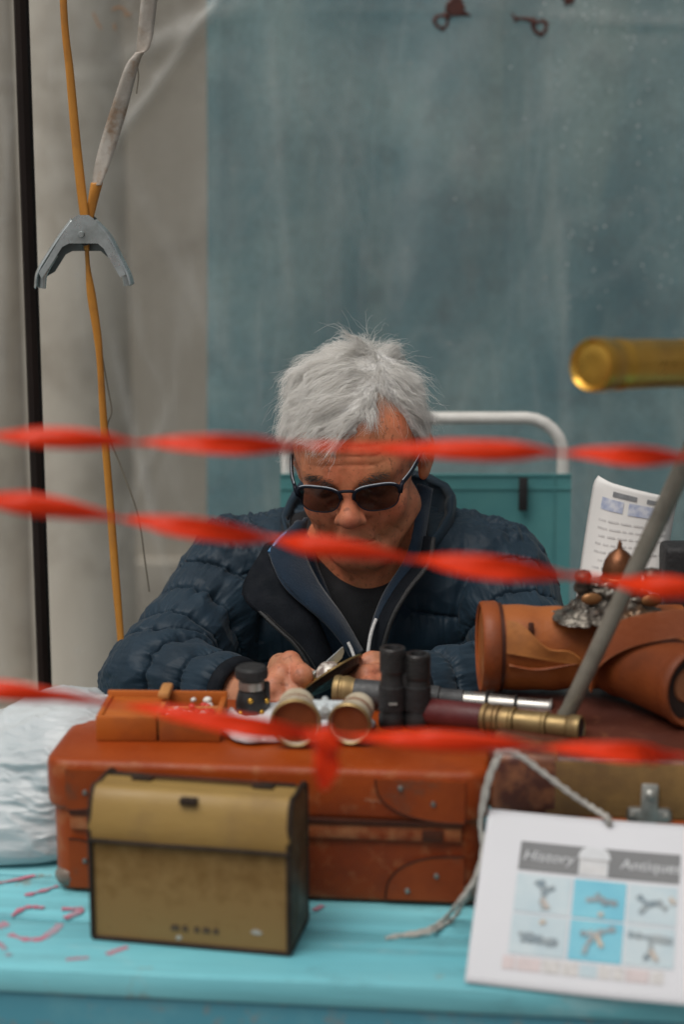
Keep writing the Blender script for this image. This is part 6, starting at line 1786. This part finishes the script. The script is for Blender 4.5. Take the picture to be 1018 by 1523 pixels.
# trousers and shoes under the table
def trouser_sdf(P):
    P = np.asarray(P, np.float32)
    d = d_cap(P, (CX - 0.05, 2.42, 0.50), (CX + 0.05, 2.42, 0.50), 0.135)
    for hp, kn_, an in LEGS:
        d = smin(d, d_cap(P, hp, kn_, 0.095, 0.072), 0.03)
        d = smin(d, d_cap(P, kn_, (an[0], an[1], 0.10), 0.070, 0.058), 0.02)
    d = smax(d, P[:, 2] - 0.60, 0.02)
    return d - 0.004 * (fbm(P * 25, 2) - 0.5) * 2
V, F = surfnet(trouser_sdf, (CX - 0.26, 1.9, 0.02), (CX + 0.28, 2.6, 0.64), 0.013)
mesh_np('trousers', V, F, M_jean, man)
for hp, kn_, an in LEGS:
    def shoe_sdf(P):
        P = np.asarray(P, np.float32)
        d = d_cap(P, (an[0], an[1] + 0.03, 0.050), (an[0], an[1] - 0.17, 0.038), 0.047, 0.040)
        d = smin(d, d_cap(P, (an[0], an[1], 0.06), (an[0], an[1], 0.11), 0.046), 0.02)
        return smax(d, 0.003 - P[:, 2], 0.004)
    V, F = surfnet(shoe_sdf, (an[0] - 0.08, an[1] - 0.24, -0.01), (an[0] + 0.08, an[1] + 0.1, 0.17), 0.009)
    mesh_np('shoe', V, F, M_shoe, man)

# ---------------------------------------------------------------- white hair, strand by strand
M_hair = bpy.data.materials.new('white_hair'); m = M_hair; m.use_nodes = True
nt = m.node_tree; p = nt.nodes['Principled BSDF']
at = nt.nodes.new('ShaderNodeAttribute'); at.attribute_name = 'tone'
nt.links.new(at.outputs['Color'], p.inputs['Base Color'])
p.inputs['Roughness'].default_value = 0.45; p.inputs['Specular IOR Level'].default_value = 0.4
tl = nt.nodes.new('ShaderNodeBsdfTranslucent'); nt.links.new(at.outputs['Color'], tl.inputs[0])
mx = nt.nodes.new('ShaderNodeMixShader'); mx.inputs[0].default_value = 0.36
nt.links.new(p.outputs[0], mx.inputs[1]); nt.links.new(tl.outputs[0], mx.inputs[2]); nt.links.new(mx.outputs[0], nt.nodes['Material Output'].inputs[0])

def skull(H): return head_sdf(H)
def hair_mask(P):
    x, y, z = P.T
    # hairline: low fringe at the picture's left, high temple at its right
    line = np.where(x < 0.018, 0.072 + 0.10 * np.clip(x + 0.06, 0, 1) * 0 + 0.0, 0.072 + 0.031 * np.exp(-((x - 0.043) / 0.019) ** 2))
    line = line + 0.006 * (fbm(P * 90, 2) - 0.5) * 2
    front = (y < 0.0)
    ok = np.where(y < -0.035, z > line, np.where(y < 0.0, z > -0.008 + 0.062 * np.clip((-y - 0.004) / 0.032, 0, 1) ** 1.3, z > np.where(y < 0.035, 0.016, -0.055)))
    #     ok |= (np.abs(x) > 0.060) & (y > -0.024) & (y < -0.006) & (z > -0.016)
    ok &= ~((np.abs(x) > 0.055) & (y > -0.010) & (y < 0.040) & (z < 0.030))
    return ok
def roots(n):
    out = []
    while sum(len(o) for o in out) < n:
        d_ = RNG.normal(size=(n * 3, 3)).astype(np.float32); d_ /= np.linalg.norm(d_, axis=1, keepdims=True)
        P = np.array((0, 0.012, 0.038), np.float32) + d_ * np.array((0.0755, 0.096, 0.085), np.float32)
        P = project(skull, P, 3, 0.03)
        ok = hair_mask(P)
        out.append(P[ok])
    return np.concatenate(out)[:n]
def flow(P):
    """combing direction in the head frame"""
    x, y, z = P.T
    part = 0.030 + 0.10 * (y + 0.02) * 0
    left = (1 / (1 + np.exp(np.clip((x - 0.042 - 0.034 * (fbm(P * 70 + 3, 2) - 0.5)) / 0.004, -30, 30)))).astype(np.float32)[:, None]
    top = np.clip((z - 0.055) / 0.04, 0, 1)[:, None]
    fL = np.stack([-0.75 + 0 * x, -0.55 + 0 * x, -0.25 + 0 * x], 1)                         # swept to the left and forward
    fR = np.stack([0.75 + 0 * x, -0.20 + 0 * x, -0.75 + 0 * x], 1)                          # swept down the right side
    f = left * fL + (1 - left) * fR
    side = np.stack([np.sign(x) * 0.30, 0.22 + 0 * x, -0.92 + 0 * x], 1)
    f = f * top + side * (1 - top)
    fr = (np.clip((-y - 0.045) / 0.03, 0, 1) * np.clip((z - 0.05) / 0.02, 0, 1))[:, None]      # fringe
    f = f * (1 - fr * 0.75) + np.stack([-0.78 + 0 * x, -0.52 + 0 * x, -0.16 + 0 * x], 1) * fr * 0.75 * left + np.stack([0.55 + 0 * x, -0.3 + 0 * x, -0.6 + 0 * x], 1) * fr * 0.75 * (1 - left)
    bk = np.clip((y - 0.03) / 0.03, 0, 1)[:, None]
    f = f * (1 - bk) + np.stack([np.sign(x) * 0.15, 0.35 + 0 * x, -0.9 + 0 * x], 1) * bk
    return f / np.linalg.norm(f, axis=1, keepdims=True)
def grow(P, length, lift, seed_dir, nseg=8, curl=0.0):
    n = grad(skull, P)
    pts = [P - n * 0.001]
    t_ = flow(P); d = n * lift[:, None] + (t_ - (t_ * n).sum(1, keepdims=True) * n) + seed_dir
    d /= np.linalg.norm(d, axis=1, keepdims=True)
    q = P - n * 0.001
    st = (length / nseg)[:, None]
    for k in range(nseg):
        q = q + d * st
        dd = skull(q); nn = grad(skull, q)
        push = np.clip(0.0035 + 0.010 * min(1, k / 4) * lift - dd, 0, 0.01)
        q = q + nn * push[:, None]
        t2 = flow(q)
        t2 = t2 - (t2 * nn).sum(1, keepdims=True) * nn
        d = d * 0.72 + t2 * 0.30 + seed_dir * 0.10 - nn * 0.10 * (k / nseg) + np.array((0, 0, -0.05), np.float32)
        d /= np.linalg.norm(d, axis=1, keepdims=True)
        pts.append(q)
    return np.stack(pts, 1)
NG, NS, NSEG = 300, 22000, 8
gr = roots(NG)
def lengths(P):
    x, y, z = P.T
    L = 0.026 + 0.027 * np.clip((z - 0.03) / 0.06, 0, 1)
    L = np.where((np.abs(x) > 0.058) & (z < 0.045), 0.026, L)
    L = np.where((np.abs(x) > 0.058) & (y < 0.0) & (z < 0.02), 0.014, L)
    L = np.where(y > 0.06, 0.035, L)
    L = np.where((y < -0.048) & (z > 0.05), 0.040 + 0.5 * np.clip(z - 0.075, 0, 0.03), L)
    L = np.where((x > 0.02) & (z > 0.05) & (y < -0.03), 0.044, L)
    return L
gl = lengths(gr) * RNG.uniform(0.8, 1.2, NG).astype(np.float32)
gli = 0.84 * (0.50 + 0.45 * np.clip((gr[:, 2] - 0.06) / 0.05, 0, 1)) * RNG.uniform(0.75, 1.3, NG)
# a tuft that stands up near the crown, left of the middle
tuft = np.exp(-(((gr - np.array((-0.038, -0.010, 0.112), np.float32)) / np.array((0.020, 0.03, 0.02), np.float32)) ** 2).sum(1))
gli = gli * (1 - 0.55 * np.exp(-((gr[:, 0] - 0.040) / 0.020) ** 2)) * (1 - 0.35 * np.clip((gr[:, 0] + 0.02) / 0.04, 0, 1)) + 2.8 * tuft
gl = gl * (1 - 0.22 * tuft)
gli = gli + 0.55 * np.clip((-gr[:, 1] - 0.035) / 0.02, 0, 1) * np.clip((gr[:, 2] - 0.06) / 0.02, 0, 1)
gd = RNG.normal(size=(NG, 3)).astype(np.float32) * 0.36
gd[:, 2] += 0.7 * tuft
GUIDE = grow(gr, gl.astype(np.float32), gli.astype(np.float32), gd, NSEG)
rt = roots(NS)
ex_r = roots(60000); ex_r = ex_r[(np.abs(ex_r[:, 0] - 0.038) < 0.022) & (ex_r[:, 2] > 0.085)][:2600]     # denser along the parting
rt[:len(ex_r)] = ex_r
# nearest guides
idx = np.empty(NS, np.int32)
for i0 in range(0, NS, 2000):
    dq = ((rt[i0:i0 + 2000, None] - gr[None]) ** 2).sum(2) * RNG.uniform(0.6, 1.4, (min(2000, NS - i0), NG))
    idx[i0:i0 + 2000] = dq.argmin(1)
own = grow(rt, (lengths(rt) * RNG.uniform(0.7, 1.2, NS)).astype(np.float32), (0.8 * (0.5 + 0.5 * RNG.random(NS) + 0.35 * np.clip((rt[:, 2] - 0.06) / 0.05, 0, 1))).astype(np.float32), RNG.normal(size=(NS, 3)).astype(np.float32) * 0.26, NSEG)
gshape = GUIDE[idx] - GUIDE[idx][:, :1]
tt = np.linspace(0, 1, NSEG + 1)[None, :, None]
cl = (0.76 * RNG.uniform(0.5, 1.25, NS))[:, None, None]
clump = rt[:, None] * (1 - 0.72 * tt * np.clip(cl, 0, 1)) + GUIDE[idx][:, :1] * 0.72 * tt * np.clip(cl, 0, 1) + gshape
STR = own * (1 - cl * 0.95) + clump * cl * 0.95
fly_ = RNG.random(NS) < 0.10
STR[fly_] = own[fly_] + (RNG.normal(size=(fly_.sum(), 1, 3)) * 0.010) * tt ** 1.5
STR += (RNG.normal(size=(NS, 1, 3)) * 0.0040) * tt ** 1.3
SF = STR.reshape(-1, 3).astype(np.float32)
wv = np.stack([fbm(SF * 34 + k * 21.7, 2) - 0.5 for k in range(3)], 1).reshape(NS, NSEG + 1, 3)
wv2 = np.stack([fbm(SF * 80 + k * 11.7, 2) - 0.5 for k in range(3)], 1).reshape(NS, NSEG + 1, 3)
STR += (wv * 0.026 + wv2 * 0.015) * tt ** 1.1
HP_ = STR.reshape(-1, 3).astype(np.float32)
dd = skull(HP_); low = dd < 0.0012
HP_[low] += grad(skull, HP_[low]) * (0.0014 - dd[low])[:, None]
STR = HP_.reshape(NS, NSEG + 1, 3)
WS = STR @ RHn.T + HOn
# three-sided tapering strands
tan = np.gradient(WS, axis=1); tan /= np.linalg.norm(tan, axis=2, keepdims=True) + 1e-9
rf = RNG.normal(size=(NS, 1, 3)); u1 = np.cross(tan, rf); u1 /= np.linalg.norm(u1, axis=2, keepdims=True) + 1e-9
u2 = np.cross(tan, u1)
rad = (RNG.uniform(0.00013, 0.00024, NS))[:, None, None] * (1 - 0.80 * tt ** 2)
ring = np.stack([WS + rad * (u1 * math.cos(a_) + u2 * math.sin(a_)) for a_ in (0, 2.094, 4.189)], 2)     # NS, seg, 3, 3
VV = ring.reshape(-1, 3)
bi = (np.arange(NS)[:, None] * (NSEG + 1) + np.arange(NSEG)[None]) * 3
FF = np.stack([np.stack([bi + k, bi + (k + 1) % 3, bi + 3 + (k + 1) % 3, bi + 3 + k], -1) for k in range(3)], 2).reshape(-1, 4)
tone = RNG.uniform(0.93, 0.99, NS)
grey = RNG.random(NS) < 0.06 + 0.10 * (rt[:, 0] > 0.02)
tone[grey] *= 0.68
tcol = np.stack([tone, tone * 0.985, tone * 0.955, np.ones(NS)], 1)
tcol = np.repeat(tcol, (NSEG + 1) * 3, 0).astype(np.float32)
def strand_obj(name, VV, FF, tcol, par):
    o = mesh_np(name, VV, FF, M_hair, par)
    ca = o.data.color_attributes.new('tone', 'FLOAT_COLOR', 'POINT')
    ca.data.foreach_set('color', tcol.ravel())
    return tag(o, kind='stuff')
strand_obj('hair', VV, FF, tcol, man)
# pale shell added below the strands to bounce light and cover the scalp
UV_, UF_ = surfnet(skull, (-0.1, -0.13, -0.13), (0.1, 0.13, 0.145), 0.0032, bs=14)
UV_, UF_ = subdiv(UV_, UF_)
ok_ = hair_mask(UV_)
kf = ok_[UF_].all(1)
UF2 = UF_[kf]
cnt_in = np.zeros(len(UV_)); cnt_all = np.zeros(len(UV_))
for k in range(4): np.add.at(cnt_in, UF_[:, k], kf.astype(float)); np.add.at(cnt_all, UF_[:, k], 1.0)
inner = (cnt_in == cnt_all) & (cnt_all > 0)
sm = inner.astype(np.float32)
for _ in range(3):
    acc = np.zeros(len(UV_)); 
    fm_ = sm[UF_].mean(1)
    for k in range(4): np.add.at(acc, UF_[:, k], fm_)
    sm = np.minimum(inner, acc / np.maximum(cnt_all, 1)).astype(np.float32)
nn_ = grad(skull, UV_)
fl_ = flow(UV_)
qs = UV_ - (UV_ * fl_).sum(1, keepdims=True) * fl_ * 0.85
rel = 0.0062 * sm * (0.55 + 0.9 * fbm(qs * 330, 2)) + 0.0005
used, inv_ = np.unique(UF2, return_inverse=True)
WV = (UV_ + nn_ * rel[:, None])[used] @ RHn.T + HOn
tn = (0.82 + 0.28 * fbm(qs[used] * 500, 2)).clip(0, 0.97)
strand_obj('hair_bounce_shell', WV, inv_.reshape(-1, 4), np.stack([tn, tn * .985, tn * .96, np.ones(len(tn))], 1).astype(np.float32), man)
# eyebrows: short dark grey hairs
ne = 260
ex_ = RNG.uniform(0.012, 0.050, ne) * RNG.choice([-1, 1], ne)
EB = np.stack([ex_, np.full(ne, -0.09), 0.0165 + 0.004 * np.sin((np.abs(ex_) - 0.012) / 0.038 * 3.0) + RNG.normal(size=ne) * 0.0022], 1).astype(np.float32)
EB = project(skull, EB, 4, 0.03)
nn = grad(skull, EB)
dr = np.stack([np.sign(ex_) * 0.8, np.full(ne, -0.25), RNG.normal(size=ne) * 0.35 + 0.1], 1).astype(np.float32) + nn * 0.45
dr /= np.linalg.norm(dr, axis=1, keepdims=True)
Lb = RNG.uniform(0.006, 0.011, ne)[:, None]
PB = np.stack([EB - nn * .0005, EB + dr * Lb * .5 + nn * 0.0006, EB + dr * Lb], 1)
WB = PB @ RHn.T + HOn
tan = np.gradient(WB, axis=1); u1 = np.cross(tan, RNG.normal(size=(ne, 1, 3))); u1 /= np.linalg.norm(u1, axis=2, keepdims=True) + 1e-9
u2 = np.cross(tan, u1); u2 /= np.linalg.norm(u2, axis=2, keepdims=True) + 1e-9
t3 = np.linspace(0, 1, 3)[None, :, None]
ring = np.stack([WB + 0.00022 * (1 - .7 * t3) * (u1 * math.cos(a_) + u2 * math.sin(a_)) for a_ in (0, 2.094, 4.189)], 2)
bi = (np.arange(ne)[:, None] * 3 + np.arange(2)[None]) * 3
FF = np.stack([np.stack([bi + k, bi + (k + 1) % 3, bi + 3 + (k + 1) % 3, bi + 3 + k], -1) for k in range(3)], 2).reshape(-1, 4)
tb = RNG.uniform(0.05, 0.2, ne)
strand_obj('eyebrows', ring.reshape(-1, 3), FF, np.repeat(np.stack([tb, tb * .9, tb * .8, np.ones(ne)], 1), 9, 0).astype(np.float32), man)

# ---------------------------------------------------------------- dark glasses
M_frame = mat('navy_black_frame', (0.008, 0.010, 0.018), (0.012, 0.014, 0.024), 0.45, sc=60, rvar=0.05, spec=0.2)
M_edge = mat('pale_blue_edge', (0.42, 0.47, 0.52), (0.36, 0.41, 0.46), 0.3, sc=60, rvar=0.05)
m = M_lens = bpy.data.materials.new('smoked_lens'); m.use_nodes = True
nt = m.node_tree; p = nt.nodes['Principled BSDF']
p.inputs['Base Color'].default_value = (0.010, 0.010, 0.011, 1); p.inputs['Roughness'].default_value = 0.06
tr = nt.nodes.new('ShaderNodeBsdfTransparent'); tr.inputs[0].default_value = (0.30, 0.29, 0.29, 1)
mx = nt.nodes.new('ShaderNodeMixShader'); mx.inputs[0].default_value = 0.36
nt.links.new(tr.outputs[0], mx.inputs[1]); nt.links.new(p.outputs[0], mx.inputs[2]); nt.links.new(mx.outputs[0], nt.nodes['Material Output'].inputs[0])
t = thing('sunglasses', 'dark sunglasses with slim navy frame worn on the man\'s nose', 'sunglasses', hw(0, -0.1035, 0.003), rot=RH.to_euler())
t.scale = (1.05, 1.0, 1.02)
GO = Vector((0, -0.102, -0.004))
def lens_outline(sx, n=44, grow_=0.0):
    pts = []
    cx_, w, h = 0.0332, 0.0258 + grow_, 0.0182 + grow_
    for k in range(n):
        a_ = 2 * math.pi * k / n
        c, s = math.cos(a_), math.sin(a_)
        e = 2 / 2.9
        x = cx_ + w * math.copysign(abs(c) ** e, c)
        z = -0.006 + h * math.copysign(abs(s) ** e, s) * (1.0 if s < 0 else 0.80)
        z += 0.03 * (x - cx_) if s > 0 else 0.0
        if s < 0: x = cx_ + (x - cx_) * (0.93 - 0.10 * abs(s)) + 0.0016 * abs(s)
        y = 0.012 * ((x) / 0.06) ** 2
        pts.append(Vector((sx * x, y, z)))
    return pts
for sx in (-1, 1):
    o1 = lens_outline(sx)
    c = sum(o1, Vector()) / len(o1) + Vector((0, -0.002, 0))
    rings = [[c + (q - c) * f + Vector((0, -0.0016 * (1 - f * f), 0)) for q in o1] for f in (0.35, 0.7, 1.0)]
    g = G(); n = len(o1)
    vs = [c + Vector((0, -0.0016, 0))] + [q for r_ in rings for q in r_]
    fs = [[0, 1 + k, 1 + (k + 1) % n] for k in range(n)]
    for r_ in range(2):
        for k in range(n): fs.append([1 + r_ * n + k, 1 + (r_ + 1) * n + k, 1 + (r_ + 1) * n + (k + 1) % n, 1 + r_ * n + (k + 1) % n])
    g.add(vs, fs); fix_normals(g.obj('lens', M_lens, t, smooth=180))
    lower = [o1[k % n] for k in range(n // 2 - 1, n + 2)]
    G().tube(lower, 0.00075, 8).obj('lens_rim', M_frame, t, smooth=180)
    top = [o1[k] for k in range(0, n // 2 + 1)]
    G().tube([q + Vector((0, -0.0006, 0.0008)) for q in top], [0.0024 - 0.0009 * math.sin(math.pi * i / (len(top) - 1)) ** 0.5 if False else 0.00175 + 0.0007 * abs(2 * i / (len(top) - 1) - 1) for i in range(len(top))], 10).obj('brow_bar', M_frame, t, smooth=180)
    G().tube([q + Vector((0, -0.0010, 0.0026)) for q in top[2:-2]], 0.00075, 8).obj('pale_edge', M_edge, t, smooth=180)
    # temple arm back to the ear
    hinge = Vector((sx * 0.0595, 0.0125, 0.0045))
    corner = Vector((sx * 0.0625, 0.0160, 0.0055))
    G().tube([top[0 if True else -1] + Vector((0, -0.0005, 0.001)), Vector((sx * 0.0612, 0.012, 0.004)), corner], [0.0026, 0.0026, 0.0024], 10).obj('hinge', M_frame, t, smooth=180)
    arm = smooth_path([corner, Vector((sx * 0.0695, 0.040, 0.0065)), Vector((sx * 0.0765, 0.080, 0.0080)), Vector((sx * 0.0790, 0.112, 0.0075)), Vector((sx * 0.0780, 0.128, -0.006))], 28)
    G().tube(arm, 0.0021, 8, flat=1.5).obj('temple_arm', M_frame, t, smooth=180)
    G().tube([Vector(q) + Vector((0, 0, 0.0030)) for q in arm[:20]], 0.0006, 6).obj('pale_edge', M_edge, t, smooth=180)
G().tube(smooth_path([Vector((-0.0095, 0.0, 0.0035)), Vector((-0.005, -0.0015, 0.0052)), Vector((0, -0.002, 0.0056)), Vector((0.005, -0.0015, 0.0052)), Vector((0.0095, 0, 0.0035))], 16), 0.0019, 10).obj('bridge', M_frame, t, smooth=180)

# ---------------------------------------------------------------- pocket knife and compass in his hands
M_blade = mat('knife_blade', (0.44, 0.48, 0.50), (0.34, 0.38, 0.40), 0.38, metal=0.45, sc=40, stretch=(0.2, 1, 1), stain=(0.28, 0.29, 0.3), stain_sc=20)
M_knifer = mat('red_scale', (0.42, 0.018, 0.018), (0.34, 0.014, 0.014), 0.3, sc=50)
k0, k1 = PY(471, 1004, 1.832), PY(515, 967, 1.838)
d_ = (k1 - k0).normalized(); nrm = Vector((0.25, -0.88, 0.40)); nrm = (nrm - d_ * nrm.dot(d_)).normalized(); sd_ = nrm.cross(d_)
M = Matrix((d_, nrm, sd_)).transposed().to_4x4(); M.translation = k0
KL = (k1 - k0).length
t = thing('pocket_knife', 'open pocket knife with a red handle gripped in the man\'s hand', 'knife', k0, rot=M.to_euler())
bl = [(0.002, -0.0048), (KL * 0.55, -0.0056), (KL * 0.80, -0.0040), (KL * 0.94, 0.0006), (KL, 0.0060), (KL * 0.97, 0.0068), (KL * 0.8, 0.0062), (0.002, 0.0052)]
g = G(); g.prism(bl, -0.0006, 0.0006); fix_normals(g.obj('blade', M_blade, t, smooth=20))
G().box(-0.006, 0.0024, -0.0030, 0.0030, -0.0062, 0.0060, bev=0.0012).obj('bolster', M_steel, t)
G().box(-0.062, -0.0062, -0.0060, -0.0032, -0.0072, 0.0072, bev=0.0022, seg=3).obj('handle_scale', M_knifer, t)
G().box(-0.062, -0.0062, 0.0032, 0.0060, -0.0072, 0.0072, bev=0.0022, seg=3).obj('handle_scale', M_knifer, t)
G().box(-0.060, -0.0062, -0.0030, 0.0030, -0.0066, 0.0064, bev=0.001).obj('liner', M_steel, t)

c0, c1 = PY(446, 1032, 1.800), PY(538, 977, 1.836)
mid = (c0 + c1) / 2; ax_ = (c1 - c0).normalized()
nrm = Vector((-0.50, 0.37, 0.79)); nrm = (nrm - ax_ * nrm.dot(ax_)).normalized(); sd_ = nrm.cross(ax_)
M = Matrix((ax_, sd_, nrm)).transposed().to_4x4(); M.translation = mid
R_ = (c1 - c0).length / 2
t = thing('compass', 'antique brass pocket compass with a pearly dome, held tilted in both hands', 'compass', mid, rot=M.to_euler())
M_pl = mat('aged_brass_rim', (0.42, 0.29, 0.12), (0.26, 0.18, 0.08), 0.35, metal=0.85, sc=60, bump=0.1)
M_dkb = mat('blackened_base', (0.030, 0.022, 0.018), (0.055, 0.038, 0.026), 0.5, metal=0.4, sc=90, bump=0.5)
M_prl = mat('mottled_pearl', (0.62, 0.58, 0.52), (0.20, 0.15, 0.13), 0.25, sc=110, det=5, lo=0.42, hi=0.58, coat=0.6)
G().lathe([(-0.0006, 0), (-0.0006, R_), (0.0014, R_), (0.0016, R_ * 0.96), (0.0012, R_ * 0.90), (0.0012, 0)], Mz, 48).obj('rim_plate', M_pl, t)
G().lathe([(-0.0095, 0), (-0.0095, R_ * 0.55), (-0.007, R_ * 0.80), (-0.0008, R_ * 0.90), (-0.0008, 0)], Mz, 40).obj('base', M_dkb, t)
rd = 0.0155
G().lathe([(0.0014, rd), (0.005, rd * 0.97), (0.010, rd * 0.82), (0.014, rd * 0.52), (0.0162, rd * 0.2), (0.0166, 0)], Tr(-0.002, -0.003, 0) @ Mz, 36).obj('dome', M_prl, t)
for a_, r_, s_ in ((2.2, 0.0215, .0030), (3.6, 0.022, .0026), (0.6, 0.0205, .0032), (5.2, 0.022, .0028), (4.5, 0.0215, .0022)):
    G().lathe([(0.0014, 0.0), (0.0014, s_), (0.0036, s_), (0.0042, s_ * .6), (0.0042, 0)], Tr(r_ * math.cos(a_) - .002, r_ * math.sin(a_) - .003, 0) @ Mz, 16).obj('boss', M_brassy, t)
